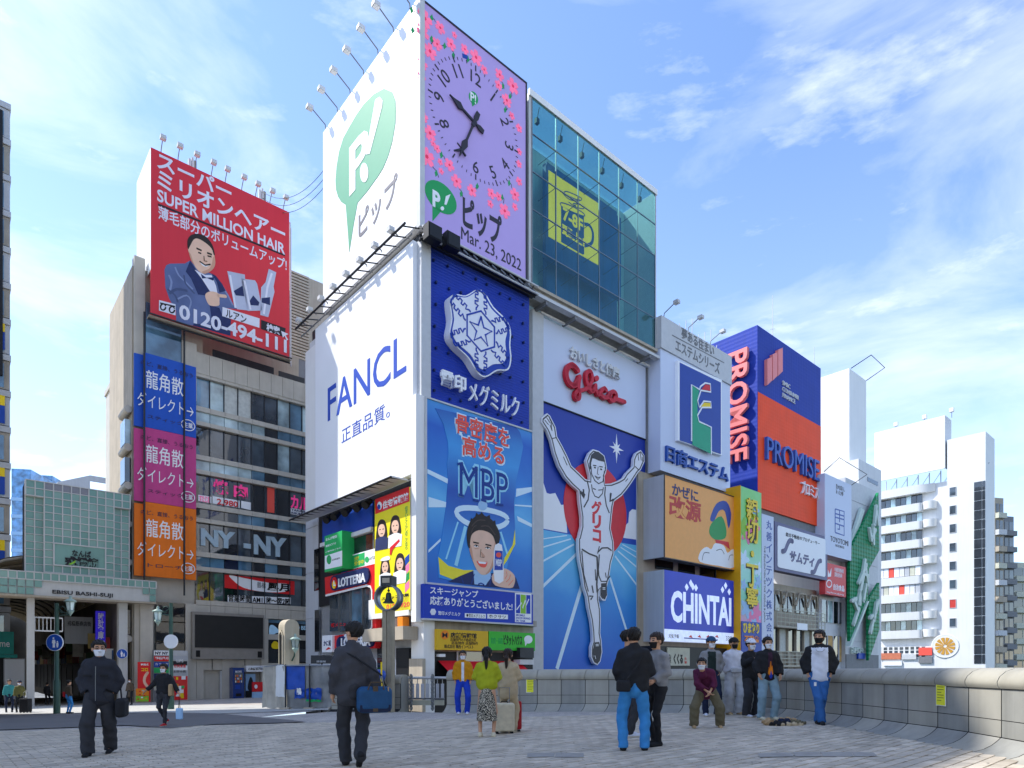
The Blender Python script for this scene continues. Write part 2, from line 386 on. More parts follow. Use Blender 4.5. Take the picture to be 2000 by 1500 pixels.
# =============== the tall corner building and its billboards =================
zP0, zP1 = 24.5, 36.4
t = T('corner_building', 'tall white corner block carrying the clock and the big white billboards', 'building', FR, 0, 0, BASE)
t.box('upper_block', .02, 7.43, -11.4, -.12, zP0, zP1-.05, 'white'); t.box('wall', .1, 7.95, -14.0, -.12, BASE+6.4, 23.55, 'offwhite')
t.box('roof_deck', .2, 7.8, -13.8, -.3, 23.55, 24.3, 'dark'); t.box('corner_post', -.14, .16, -.11, .24, zP0-.2, zP1, 'light_grey')
t.box('corner_column', -.1, .5, -.11, .3, 11.0, 23.6, 'light_grey')
t.box('pillar', .05, .75, -.9, .28, BASE, 11.0, 'white')
t.box('side_wall', .75, 8.1, -13.0, -.15, BASE, 6.4, 'beige'); t.box('upper_storey', .3, 7.9, -11.2, -.2, 5.6, 11.2, 'offwhite')
b_ = T('back_wall_block', 'pale grey panelled rear wing beside the blank white billboard', 'building wing', FL, -14.2, 0, BASE)
for i in range(6): b_.box('wall_panel', -14.3, -12.3, -3, .05, BASE+i*3.1, BASE+(i+1)*3.1-.03, 'grey_wall')
b_.box('wall', -14.28, -12.32, -3.1, 0, BASE, 21.6, 'light_grey')
b_.box('window', -12.9, -12.2, .04, .08, 6.3, 9.1, 'win_dark'); b_.box('window', -12.8, -12.1, .04, .08, 2.2, 5.0, 'win_dark')
# steel gallery between the upper and lower billboards
g = T('billboard_gallery', 'steel service walkway with floodlights under the clock billboard', 'walkway', FR, 0, .2, 23.6)
mb = MB()
for z in (23.5, 23.95): mb.tube([(-.3, .75, z), (7.9, .75, z)], .06, 'light_grey')
mb.tube([(-.3, .45, 23.45), (7.9, .45, 23.45)], .06, 'dark_steel'); g.part('rail', mb)
for i in range(12):
    s = .1+i*.68; g.part('bracket', MB().tube([(s, .1, 24.3), (s+.2, .75, 23.5)], .05, 'grey', 5).tube([(s, .1, 23.5), (s, .75, 23.95)], .03, 'dark_steel', 4))
g.box('grating', -.2, 7.9, .15, .8, 23.48, 23.52, 'dark_steel')
g.part('side_truss', MB().tube([(-.9, 0, 24.2), (-.9, -14, 24.2)], .07, 'dark_steel').tube([(-.5, 0, 23.8), (-.5, -14, 23.8)], .05, 'grey'))
for i in range(14): g.part('bracket', MB().tube([(-.02, -i, 24.3), (-.9, -i-.3, 24.2)], .04, 'dark_steel', 5))
for px, py in ((845, 457), (881, 474)):
    s, z = FR.loc(px, py, 1.0); q = T('loudspeaker', 'black box loudspeaker, '+('the one closest to the building corner' if px == 845 else 'second from the building corner'), 'loudspeaker', FR, s, .7, z-.35, group='loudspeakers under the clock')
    q.box('case', s-.42, s+.42, .75, 1.25, z-.38, z+.38, 'black'); q.box('speaker_grille', s-.36, s+.36, 1.25, 1.28, z-.32, z+.32, 'dark')
# ---- white sign with the green balloon on the street side
t = T('white_billboard', 'huge sunlit white billboard with a pale green balloon emblem and grey lettering', 'billboard', FL, 0, 0, zP0)
t.box('sign_board', -11.4, -.12, -.0, .12, zP0, zP1, 'white_print')
mat('mint', '#57a27e', .5, var=.02); mat('pale_ink', '#6d6a71', .5, var=.02)
BAL = [(750,173),(766,180),(772,196),(773,216),(772,240),(766,276),(758,304),(748,328),(738,344),(718,372),(698,396),(690,440),(682,492),(679,450),(675,400),(666,394),(660,384),(656,370),(655,352),(657,326),(662,296),(670,270),(682,248),(696,224),(710,204),(730,184)]
t.art('emblem', BAL, 'mint', .12, .02)
t.text('P', (682, 384), (720, 240), 'white_print', .14, .02, .03); t.art('exclamation_mark', [[(733,194),(741,189),(747,196),(746,208),(722,300),(714,302)], circ(711, 337, 8, 19)], 'white_print', .14, .02)
t.text('ピップ', (700, 470), (776, 334), 'pale_ink', .12, .02, .02)
# ---- clock billboard
mat('lilac', '#b09cd6', .4, var=.03, scale=.6, emit=.05); mat('clock_ink', '#33303a', .5, var=0); mat('petal', '#ee6f97', .5, var=.1, scale=3, emit=.2); mat('petal_core', '#d92f55', .5, emit=.15)
mat('pip_green', '#1c8a4e', .5, var=.03, emit=.12)
t = T('clock_billboard', 'lilac screen with a round clock, pink cherry blossom and the date', 'billboard', FR, 0, 0, zP0)
t.box('screen', .17, 7.45, -.1, .12, zP0, zP1-.1, 'lilac'); rim(t, 'frame', .17, 7.45, zP0, zP1-.1, .09, -.11, .16, 'dark_steel')
C0 = FR.loc(929, 240, .12); R0 = 3.12
mb = MB()
for i in range(60):
    a = math.radians(i*6); r0, r1, w_ = (R0*.93, R0*1.03, .075) if i % 5 == 0 else (R0*.97, R0*1.02, .035)
    strip(mb, [Vector((C0[0]+r*math.sin(a), C0[1]+r*math.cos(a))) for r in (r0, r1)], w_, .12, .14, 'clock_ink')
t.part('minute_marks', mb)
for i in range(1, 13):
    a = math.radians(i*30); rr = R0*.8
    rtext(t, str(i), (C0[0]+rr*math.sin(a), C0[1]+rr*math.cos(a)), .66, -i*30+(180 if 4 <= i <= 8 else 0), 'clock_ink', .12, .02, name='numeral')
def hand(name, tip, tail, wide, ring):
    a = Vector(FR.loc(*tip, .16)); b = Vector(FR.loc(*tail, .16)); mb = MB(); L_ = (a-b)
    strip(mb, [b, b+L_*.12, b+L_*.2, b+L_*.62, b+L_*.72, b+L_*.82, b+L_*.9, a], [.26, .3, .12, .12, wide, wide*.55, .1, .03], .18, .26, 'clock_ink', 0)
    mb.prism(circ((b+L_*.27).x, (b+L_*.27).y, .13, n=12), .18, .28, 'clock_ink')
    if ring: strip(mb, [b+L_*.9+Vector((x*.3, .12-abs(x)*.2)) for x in (-1, -.5, 0, .5, 1)], .08, .18, .27, 'clock_ink')
    t.part(name, mb)
hand('hour_hand', (877, 186), (943, 260), .42, 0); hand('minute_hand', (896, 307), (933, 222), .4, 1)
random.seed(3); mb = MB(); mc = MB(); ms = MB()
for x, y, r in [(600,90,38),(590,155,32),(660,215,26),(728,215,26),(625,250,34),(675,135,26),(795,240,22),(850,280,34),(890,340,20),(965,365,27),(1030,420,36),(960,415,22),(1000,490,30),(1025,565,18),(1060,625,20),(590,310,24),(585,375,20),(595,570,22),(625,650,32),(610,765,40),(660,725,18),(720,805,27),(755,885,30),(830,930,27),(925,945,24),(960,960,20),(920,995,18),(990,1030,34),(1040,950,30),(1060,885,20),(1040,1010,18),(675,790,14),(640,700,14),(1062,740,16),(1060,800,18),(680,835,14),(585,450,14),(745,170,14)]:
    c = Vector(FR.loc(590+x/2.5, y/2.5, .14)); R_ = r/2.5*36.5/F*1.08; a0 = random.random()*6
    mb = MB(); mc = MB()
    for k in range(5):
        a = a0+k*1.2566; e = Vector((math.cos(a), math.sin(a))); q = Vector((-e.y, e.x))
        mb.prism([tuple(c+e*R_*f+q*R_*w_) for f, w_ in ((.05, -.04), (.5, -.33), (.85, -.32), (1.02, -.16), (.9, 0), (1.02, .16), (.85, .32), (.5, .33), (.05, .04))], .12, .135+.001*k, 'petal')
    mc.prism([(c.x+R_*.22*math.cos(i), c.y+R_*.22*math.sin(i)) for i in range(6)], .12, .142, 'petal_core'); bo_ = t.part('blossom_print', mb); t.part('blossom_centre_print', mc, parent=bo_)
    if r > 24:
        ms = MB(); a = random.random()*6; e = Vector((math.cos(a), math.sin(a))); strip(ms, [c+e*R_, c+e*R_*1.5+Vector((.1, .05)), c+e*R_*2.1], .035, .12, .13, 'clock_ink')
        l = c+e*R_*1.7; ms.prism([(l.x-.05, l.y-.2), (l.x+.09, l.y), (l.x, l.y+.22), (l.x-.12, l.y)], .12, .131, 'pip_green'); t.part('twig_print', ms)
def balloon(cx, cy, rx, ry, m, d, th, sh=.55):
    pts = [(x, y+(x-cx)*sh) for x, y in circ(cx, cy, rx, ry, 28)]
    t.art('emblem', pts, m, d, th)
balloon(861, 385, 31, 29, 'pip_green', .12, .02); t.art('emblem_tail', [(845, 398), (862, 412), (845, 432)], 'pip_green', .12, .02)
t.text('P', (845, 402), (860, 378), 'white_print', .14, .02, .04); t.art('exclamation_mark', [[(871,383),(880,379),(872,400),(868,399)], circ(864, 407, 3.4, 4)], 'white_print', .14, .02)
t.text('ピップ', (904, 443), (980, 424), 'clock_ink', .12, .02, .03); t.text('Mar. 23, 2022', (901, 470), (1018, 507), 'clock_ink', .12, .02)
balloon(925, 191, 9, 12, 'pip_green', .12, .018, .5); t.art('emblem_tail', [(921, 199), (928, 203), (923, 208)], 'pip_green', .12, .018); t.text('P!', (919, 196), (930, 186), 'white_print', .14, .015, .02)
t.art('screen_glitch', [(903, 104), (913, 108), (914, 116), (904, 112)], 'blue', .12, .02)
# ---- FANCL
t = T('white_lettered_billboard', 'blank white billboard in full sun with slim blue capital letters', 'billboard', FL, 0, 0, 11.3)
t.box('sign_board', -12.1, -.12, -.0, .35, 11.35, 23.62, 'white_print'); t.box('seam_post', -12.45, -12.12, -.0, .2, 11.3, 22.9, 'light_grey')
t.box('sign_board', -14.2, -12.46, -.0, .12, 11.3, 22.9, 'white', label='narrow white return board'); mat('fancl_blue', '#2a50b8', .5, var=.0)
t.text('FANCL', (640, 824), (793, 646), 'fancl_blue', .35, .02, .004); t.text('正直品質。', (667, 867), (761, 782), 'fancl_blue', .35, .02, -.008)
mb = MB().tube([(-13.6, 1.5, 11.0), (-.4, 1.5, 11.0)], .06, 'dark_steel').box(-13.4, -.5, .4, 1.45, 11.02, 11.1, 'light_grey')
for i in range(18): mb.tube([(-13.3+i*.75, .3, 11.1), (-13.3+i*.75, 1.5, 10.98)], .035, 'dark_steel', 4)
t.part('catwalk', mb)
# ---- ribbed blue sign with the snow crystal
ribbed('blue_ribs', '#1236a6', .16); mat('crystal_blue', '#1c3fa8', .4, var=.03); mat('crystal_white', '#e9ebf2', .5, var=.02)
t = T('crystal_billboard', 'ribbed royal blue billboard with a raised snow crystal badge', 'billboard', FR, 0, 0, 11)
S1 = FR.S(1033, .1); t.box('ribbed_board', .5, S1, -.11, .12, 14.2, 23.7, 'blue_ribs')
mb = MB(); random.seed(1)
for i in range(64):
    s, z = .8+(i % 8)*.9+random.uniform(-.1, .1), 14.6+(i//8)*1.18+random.uniform(-.1, .1)
    mb.box(s, s+.09, .12, .26, z, z+.12, 'navy')
t.part('lamp_studs', mb, kind='stuff')
z6 = zoomer(860, 550, 4.84)
OUT = smooth(z6((88,160),(150,118),(240,130),(350,72),(425,112),(505,240),(625,360),(668,470),(662,600),(672,735),(640,835),(540,842),(430,903),(350,860),(262,720),(148,608),(85,500),(105,350)), 4, True)
MID = smooth(z6((102,168),(155,130),(245,140),(350,84),(418,122),(496,248),(614,368),(656,475),(650,602),(660,725),(632,822),(535,830),(430,889),(360,850),(272,712),(155,600),(98,495),(118,350)), 4, True)
INN = smooth(z6((112,185),(160,145),(250,148),(350,96),(408,128),(482,255),(596,372),(632,462),(614,565),(624,700),(590,770),(500,782),(410,830),(350,790),(282,685),(155,572),(116,470),(132,350)), 4, True)
t.art('badge_rim', OUT, 'white_print', .12, .5); t.art('badge_ground', MID, 'crystal_blue', .62, .021); t.art('badge_plate', INN, 'crystal_white', .64, .03)
cx, cz = FR.loc(860+385/4.84, 550+468/4.84, .68); hr = 1.12
mb = MB(); strip(mb, [Vector((cx+hr*math.cos(math.radians(30+60*i)), cz+hr*math.sin(math.radians(30+60*i)))) for i in range(7)], .1, .67, .69, 'crystal_blue', 2)
strip(mb, [Vector((cx+(.8 if i % 2 == 0 else .33)*math.cos(math.radians(90+36*i)), cz+(.8 if i % 2 == 0 else .33)*math.sin(math.radians(90+36*i)))) for i in range(11)], .1, .67, .692, 'crystal_blue', 2)
half = [(1.15, .34), (1.3, .34), (1.5, .2), (1.55, .42), (1.72, .42), (1.76, .22), (1.9, .2), (1.93, .4), (2.12, .4), (2.16, .22), (2.28, .2), (2.3, .36), (2.46, .32), (2.52, .14), (2.44, 0)]
for i in range(6):
    a = math.radians(30+60*i); e = Vector((math.cos(a), math.sin(a))); q = Vector((-e.y, e.x)); c = Vector((cx, cz))
    k = .9
    for sg in (1, -1): strip(mb, [c+e*x*k+q*y*sg for x, y in half], .085, .67, .694+.002*(sg+1)+.0005*i, 'crystal_blue')
t.part('crystal_print', mb)
t.text('雪印', (863, 751), (911, 737), 'white_print', .4, .18, .03); t.text('メグミルク', (917, 783), (1015, 777), 'white_print', .4, .15, .0)
# ---- drink poster
zgrad('poster_blue', [(0, '#0f55b5'), (.25, '#1f7fd6'), (.5, '#5fb4ea'), (.62, '#2b86d8'), (.85, '#1760c4'), (1, '#4aa0e0')], 0, 10.6, emit=.0)
zgrad('poster_bottle', [(0, '#2f9ce2'), (.3, '#2a86d6'), (.55, '#1450b0'), (.75, '#3b9ae0'), (1, '#123fa0')], 0, 10.6)
mat('ray_white', '#d6eefb', .5, var=.02); mat('swoosh', '#f3e338', .5, var=.03); mat('mbp_navy', '#123a8c', .5, var=0); mat('mbp_rim', '#9bdcf5', .5, var=0); mat('coral', '#ef5a4c', .5, var=0); mat('suit', '#243060', .6, var=.15)
t = T('drink_poster', 'tall bright blue poster of a smiling man holding a small bottle', 'poster', FR, .5, 0, 5)
z0 = FR.Z(833, 1137, .4); z1 = FR.Z(833, 778, .4); s0, s1 = FR.S(833, .4), FR.S(1039, .4)
t.box('poster_board', s0, s1, -.1, .4, z0, z1, 'poster_blue'); rim(t, 'frame', s0, s1, z0, z1, .09, -.11, .46, 'light_grey'); t.box('white_border', s0-.62, s0-.1, -.1, .36, z0-2.1, z1+.1, 'white')
c3 = zoomer(820, 900, 4.687)
BOT = [(850,797),(866,828),(875,864),(876,885),(873,905),(875,936),(871,990),(863,1049),(855,1092),(857,1128),(900,1138),(985,1143),(992,1100),(1004,1060),(1006,1030),(1004,985),(1008,938),(1016,903),(1022,872),(1016,845),(1008,834)]
t.art('ray_print', [c3((70,75),(258,165),(258,210),(70,115)), c3((80,330),(245,380),(240,425),(80,425)), c3((80,815),(190,710),(190,735),(80,840)), c3((885,255),(1030,240),(1030,280),(880,330)), c3((890,505),(1030,580),(1030,610),(900,550)), c3((870,400),(1030,410),(1030,425),(870,412))], 'ray_white', .4, .01)
t.art('bottle_print', BOT, 'poster_bottle', .4, .02)
t.art('swoosh_print', [c3((170,880),(260,960),(400,1000),(500,1000),(440,1040),(300,1085),(185,1040)), c3((872,630),(875,760),(800,910),(765,960),(775,890),(850,770))], 'swoosh', .42, .01)
rr = [c3((570+235*math.cos(a/24*6.283), 505+(85+22*math.sin(a/24*6.283))*math.sin(a/24*6.283)+35*math.cos(a/24*6.283)))[0] for a in range(25)]
t.line('ring_print', [rr], .3, 'ray_white', .42, .012); t.art('ball_print', circ(943, 987, 9, 10), 'pale_blue', .42, .025)
t.line('beam_print', [c3((420,600),(330,960)), c3((350,560),(240,900)), c3((740,650),(800,850))], [.22, .1, .14], 'mbp_rim', .42, .008)
for tx, a, b in (('骨密度を', (890, 845), (995, 838)), ('高める', (903, 888), (985, 873))):
    t.text(tx, (a[0]-2, a[1]+3), (b[0]+2, b[1]-2), 'ray_white', .42, .006, .04); t.text(tx, a, b, 'coral', .43, .012, .02)
t.text('MBP', (895, 969), (994, 923), 'mbp_rim', .42, .01, .045); t.text('MBP', (898, 965), (992, 927), 'mbp_navy', .432, .012, .0)
t.line('serif_print', [c3((355,308),(405,322)), c3((490,355),(540,365)), c3((560,355),(610,372)), c3((700,395),(765,405)), c3((345,30),(395,20)), c3((480,70),(530,80)), c3((555,80),(600,90)), c3((700,110),(740,122))], .13, 'mbp_navy', .445, .01)
t.art('suit_print', c3((260,1105),(380,1050),(490,1005),(500,1130),(610,1140),(650,1030),(760,1010),(880,1070),(915,1172),(600,1150)), 'suit', .425, .012)
t.art('shirt_print', c3((490,1000),(640,1010),(660,1060),(600,1140),(500,1130)), 'pale_blue', .426, .014)
t.art('face_print', smooth(c3((445,760),(455,690),(520,630),(620,640),(690,720),(700,830),(680,940),(640,1020),(580,1045),(530,1010),(480,900)), 4, True), 'skin_print', .43, .016)
t.art('hair_print', smooth(c3((440,770),(432,670),(460,560),(540,490),(590,500),(660,540),(715,620),(735,700),(715,770),(695,760),(670,690),(620,650),(540,635),(480,670),(462,730),(458,800)), 3, True), 'hair_print', .43, .022)
t.line('feature_print', [c3((488,745),(540,755)), c3((600,765),(655,778)), c3((494,777),(514,768),(540,783)), c3((598,796),(622,786),(648,801)), c3((560,810),(552,880),(590,885))], [.08, .08, .035, .035, .03], 'hair_print', .451, .004)
t.art('eye_print', [smooth(c3((494,778),(514,768),(538,782),(516,790)), 3, True), smooth(c3((598,797),(622,786),(646,800),(622,808)), 3, True)], 'white_print', .447, .002); t.art('iris_print', [circ(*c3((517,779))[0], 1.7, 1.7, 10), circ(*c3((622,797))[0], 1.8, 1.8, 10)], 'hair_print', .449, .002); t.art('hair_spike_print', [c3((455,600),(470,520),(500,560)), c3((500,540),(520,475),(550,510)), c3((545,505),(565,468),(600,510)), c3((600,515),(640,495),(650,555)), c3((650,560),(690,545),(700,620))], 'hair_print', .43, .02); t.art('mouth_print', smooth(c3((520,915),(570,930),(618,925),(600,975),(550,965)), 3, True), 'coral', .447, .004); t.art('teeth_print', c3((530,920),(612,930),(600,945),(545,940)), 'white_print', .451, .002)
mat('skin_shade', '#cf9c82', .5, var=.03); mat('hair_gloss', '#4c3d36', .5, var=.05)
t.art('face_shade_print', [smooth(c3((690,730),(700,830),(680,940),(640,1018),(600,1040),(640,985),(668,900),(678,800)), 3, True), smooth(c3((452,760),(462,850),(490,910),(475,800)), 3, True), smooth(c3((558,830),(572,885),(596,880),(588,860)), 3, True), smooth(c3((500,800),(540,800),(530,808),(505,808)), 2, True)], 'skin_shade', .4465, .001)
t.line('hair_gloss_print', [smooth(c3((475,600),(530,545),(600,545)), 3), smooth(c3((560,600),(630,600),(690,680)), 3), smooth(c3((470,660),(490,610),(520,590)), 3)], [.06, .07, .04], 'hair_gloss', .4525, .002)
t.line('lapel_line', [c3((500,1035),(470,1130)), c3((655,1040),(640,1145)), c3((380,1065),(400,1120)), c3((850,1080),(870,1150))], .05, 'mbp_navy', .439, .002)
t.art('hand_print', [smooth(c3((660,1060),(700,1010),(770,985),(830,1010),(870,1060),(865,1130),(830,1165),(690,1140)), 3, True)], 'skin_print', .44, .012)
t.line('finger_print', [c3((790,1010),(800,1045),(780,1080)), c3((830,1040),(820,1080),(790,1110)), c3((855,1090),(830,1120),(810,1140))], .03, 'coral', .453, .003)
t.art('small_bottle_print', smooth(c3((690,770),(750,770),(760,900),(765,1100),(685,1100),(675,900)), 2, True), 'white_print', .45, .012); t.art('small_bottle_label', c3((688,820),(757,825),(760,1000),(682,1000)), 'crystal_blue', .462, .003)
t.text('MBP', c3((695, 960))[0], c3((750, 905))[0], 'white_print', .465, .003, .02); t.art('small_bottle_badge', circ(*c3((722, 862))[0], 5, 5), 'coral', .465, .003)
t.line('tie_print', [c3((535,1130),(560,1120),(590,1135))], .08, 'mbp_navy', .441, .003)
# ---- blue thank-you banner below it
t = T('thanks_banner', 'low royal blue banner with two rows of white Japanese writing', 'banner', FR, .6, 0, 4)
zb0 = FR.Z(827, 1207, .62); zb1 = FR.Z(827, 1140, .62); s0, s1 = FR.S(827, .62), FR.S(1041, .62); mat('banner_blue', '#1a3fb4', .5, var=.04)
t.box('sign_board', s0, s1, .0, .62, zb0, zb1, 'banner_blue'); t.box('lower_edge', s0, s1, .0, .66, zb0-.09, zb0-.002, 'light_grey')
t.text('スキージャンプ', (840, 1160), (934, 1154), 'white_print', .62, .015, .015); t.text('応援ありがとうございました!', (840, 1181), (1001, 1177), 'white_print', .62, .015, .02)
t.text('雪印メグミルク', (856, 1201), (899, 1196), 'white_print', .62, .012, .01); t.art('crystal_mark', circ(846, 1195, 6, 7, 6), 'crystal_white', .62, .012)
t.art('name_plate', [[(908,1197.5),(949,1199),(949,1208),(908,1206)], [(952,1199),(992,1200.5),(992,1209.5),(952,1208)]], 'white_print', .62, .012)
t.text('●雪印メグミルク', (911, 1205), (947, 1200.5), 'ink', .632, .004); t.text('ホクサツ', (955, 1206.5), (988, 1202), 'ink', .632, .004, .01)
t.art('emblem_plate', [(1006,1158),(1038,1160),(1038,1216),(1006,1215)], 'white_print', .62, .012); t.art('emblem_block', [[(1008,1160.5),(1016,1161),(1016,1198),(1008,1197.5)], [(1028,1162),(1036,1162.5),(1036,1199),(1028,1198.5)]], 'banner_blue', .632, .006)
mat('lime', '#8cc63a', .5, var=.02); t.art('emblem_stripe', [(1017,1161),(1027,1162),(1027,1198.6),(1017,1198)], 'lime', .632, .006)
t.line('emblem_stroke', [[(1009,1191),(1019,1177),(1021,1188),(1026,1172),(1028,1182),(1033,1170)]], .07, 'white_print', .638, .004)
t.text('MEGMILK\nSNOW BRAND\nSKI TEAM', (1008, 1214), (1036, 1201), 'banner_blue', .632, .004, .02)
# ---- small shop signs under it
t = T('yellow_shop_sign', 'mustard yellow wall sign with dark writing above the dark shopfront', 'sign', FR, 1.4, 0, 2)
_, q = panel_box(t, 'sign_board', (853, 1269, 953.5, 1233), .1, .5, 'yellow'); mat('mustard', '#e0b422', .5, var=.05); t.o.children[0].data.materials[0] = MT['mustard']
t.text('店舗情報館', (880, 1245.5), (931, 1237), 'ink', .5, .012, .025); t.text('株式会社 関西インベスト', (868, 1266), (925, 1260), 'ink', .5, .012, .005); t.text('店舗専門の不動産会社', (880, 1252), (930, 1247.5), 'ink', .5, .012)
t.text('居抜物件 店舗物件', (882, 1258.5), (934, 1254), 'ink', .5, .012); t.art('emblem', circ(869, 1240, 8, 9), 'orange', .5, .012); t.text('M', (864, 1245), (874, 1236), 'ink', .512, .006, .02)
t = T('green_shop_sign', 'bright green wall sign with dark angular Japanese lettering', 'sign', FR, 5, 0, 2); mat('bright_green', '#3fbf37', .5, var=.04)
panel_box(t, 'sign_board', (955, 1269.5, 1045, 1237), .1, .5, 'bright_green'); t.text('ピタットハウス', (984, 1260), (1020, 1241), 'ink', .5, .012, .02); t.text('賃貸・売買', (959, 1257), (982, 1246), 'pip_green', .5, .012)
t.art('emblem', circ(1032, 1249, 8, 8), 'white_print', .5, .012); t.art('emblem_tail', [(1025, 1252), (1030, 1256), (1026, 1262)], 'white_print', .5, .012)
t = T('canal_shopfront', 'dark ground floor shopfront with red awning under the yellow sign', 'shopfront', FR, .8, 0, BASE)
t.box('wall', .8, 8.1, -.1, .06, BASE, 2.0, 'dark'); t.box('lintel', .55, 8.15, -.1, .35, 3.6, 3.95, 'concrete'); t.box('fascia', .6, 8.1, -.1, .1, 2.0, 3.6, 'concrete')
t.part('awning', MB().face([(1.1, .1, 1.5), (6.9, .1, 1.5), (6.9, 1.0, .95), (1.1, 1.0, .95)], 'red').face([(1.1, 1.0, .95), (6.9, 1.0, .95), (6.9, 1.0, .5), (1.1, 1.0, .5)], 'red'))
t.box('window', 2.4, 4.1, .06, .12, 1.5, 2.0, 'win_dark'); rim(t, 'window_frame', 2.4, 4.1, 1.5, 2.0, .06, .05, .14, 'light_grey')
t.box('air_conditioner', 6.4, 7.5, .1, .8, 1.7, 2.3, 'dark_steel'); t.box('air_conditioner', 6.5, 7.6, .1, .7, 1.3, 1.6, 'offwhite'); t.box('wall_lamp', .95, 1.3, .1, .5, 1.7, 1.85, 'white')
# =============== the runner sign =============================================
dG = -1.0
zg1 = FR.Z(1056, 620, dG); zgm = FR.Z(1056, 782, dG); sg0, sg1 = FR.S(1056, dG), FR.S(1259, dG)
t = T('runner_billboard', 'giant billboard of a running athlete in white with arms raised before a red sun', 'billboard', FR, sg0, dG, BASE)
t.box('frame_post', FR.S(1034, dG)+.02, sg0-.02, dG-1.2, dG+.28, BASE, zg1+.1, 'light_grey'); t.box('frame_post', sg1+.02, sg1+.16, dG-1.2, dG+.2, BASE, zg1, 'grey')
mat('glico_white', '#cdd6ea', .45, var=.03, scale=.3); t.box('upper_board', sg0, sg1, dG-1, dG+.1, zgm, zg1, 'glico_white')
zgrad('runner_sky', [(0, '#0d3f9c'), (.2, '#1458c0'), (.38, '#2b82d2'), (.5, '#52b4e4'), (.56, '#2a66c4'), (.66, '#0d3fae'), (1, '#0b2f9a')], BASE-BASE+.5, zgm-BASE)
t.box('lower_board', sg0, sg1, dG-1, dG+.04, BASE, zgm-.02, 'runner_sky')
c1 = zoomer(1050, 780, 5.36); c2 = zoomer(1050, 1040, 5.555); D = dG+.04
t.art('cloud_print', [c1((38,820),(60,870),(95,980),(130,990),(185,980),(215,1040),(245,1105),(290,1100),(310,1400),(38,1350)), c1((885,1400),(930,1310),(950,1290),(960,1180),(990,1150),(1050,1160),(1070,1090),(1100,1040),(1125,1030),(1125,1480),(900,1450))], 'white_print', D, .008)
zgrad('runner_track', [(0, '#0c44a8'), (.45, '#1a60c8'), (.8, '#2f8fdc'), (1, '#66c0ea')], .5, 13.2)
t.art('track_print', [(1057,1034),(1100,1042),(1165,1052),(1225,1062),(1259,1068),(1259.3,1330),(1057,1330)], 'runner_track', D, .012)
t.line('lane_print', [c2((50,70),(320,32)), c2((50,162),(360,70)), c2((50,315),(395,128)), c2((50,592),(435,220)), c2((480,575),(210,1480)), c2((840,255),(1180,710)), c2((870,200),(1185,470)), c2((900,160),(1180,340)), c2((920,130),(1170,262)), c2((785,490),(985,1130)), c2((985,1130),(1100,1500))], [.07, .09, .12, .2, .3, .14, .1, .08, .07, .2, .22], 'ray_white', D+.012, .006)
sA, _ = FR.loc(1100.5, 1000, D); sB, _ = FR.loc(1223, 1000, D); cc = ((sA+sB)/2, FR.Z(1163, 996, D)); mb = MB(); mat('sun_red', '#d9303a', .45, var=.05)
mb.prism(circ(cc[0], cc[1], (sB-sA)/2, n=64), D, D+.03, 'sun_red'); t.part('sun_disc_print', mb)
cs = FR.loc(1204, 876, D); mb = MB()
for i in range(8):
    a = math.radians(i*45); L_ = (1.05 if i in (2, 6) else .8 if i % 2 == 0 else .55); e = Vector((math.cos(a), math.sin(a))); q = Vector((-e.y, e.x)); c = Vector(cs)
    mb.prism([tuple(c-q*.14), tuple(c+e*L_), tuple(c+q*.14)], D, D+.012+.001*i, 'white_print')
mb.prism(circ(cs[0], cs[1], .22), D, D+.03, 'white_print'); t.part('star_print', mb)
RUN = c1((45,190),(100,145),(130,170),(160,230),(190,290),(205,390),(260,490),(310,590),(355,695),(430,765),(500,835),(548,848),(545,800),(530,740),(508,640),(540,560),(580,522),(640,540),(700,590),(716,660),(726,720),(715,770),(700,805),(705,885),(770,880),(850,850),(900,820),(930,770),(1000,700),(1005,620),(1030,560),(1080,530),(1120,590),(1120,650),(1080,740),(1050,770),(980,880),(930,950),(880,1010),(800,1070),(788,1130),(775,1250),(765,1350),(780,1420)) + \
      c2((825,100),(830,230),(800,330),(785,430),(770,520),(750,600),(757,680),(735,742),(700,735),(672,690),(670,600),(662,640),(662,720),(682,830),(686,950),(680,1090),(695,1180),(702,1300),(682,1400),(650,1440),(610,1420),(580,1350),(582,1240),(600,1180),(595,1080),(580,950),(550,820),(535,700),(500,590),(480,450),(450,300),(440,150),(440,60)) + \
      c1((432,1450),(460,1330),(460,1230),(440,1090),(430,960),(360,900),(290,820),(220,700),(170,560),(140,430),(100,330),(42,240))
D2 = D+.04
t.art('runner_cutout', RUN, 'crystal_white', D2+.08, .22); mat('run_ink', '#4a4a4c', .6, var=.03)
P = [Vector(q) for q in t.pts(RUN, D2+.3)]; n = len(P); ins = []
for i in range(n):
    e = (P[(i+1) % n]-P[i-1]).normalized(); ins.append(P[i]+Vector((e.y, -e.x))*.13)
mb = MB(); strip(mb, ins[:52]+[], .085, D2+.3, D2+.312, 'run_ink'); strip(mb, ins[52:]+ins[:1], .085, D2+.3, D2+.312, 'run_ink'); t.part('outline_print', mb)
D3 = D2+.3
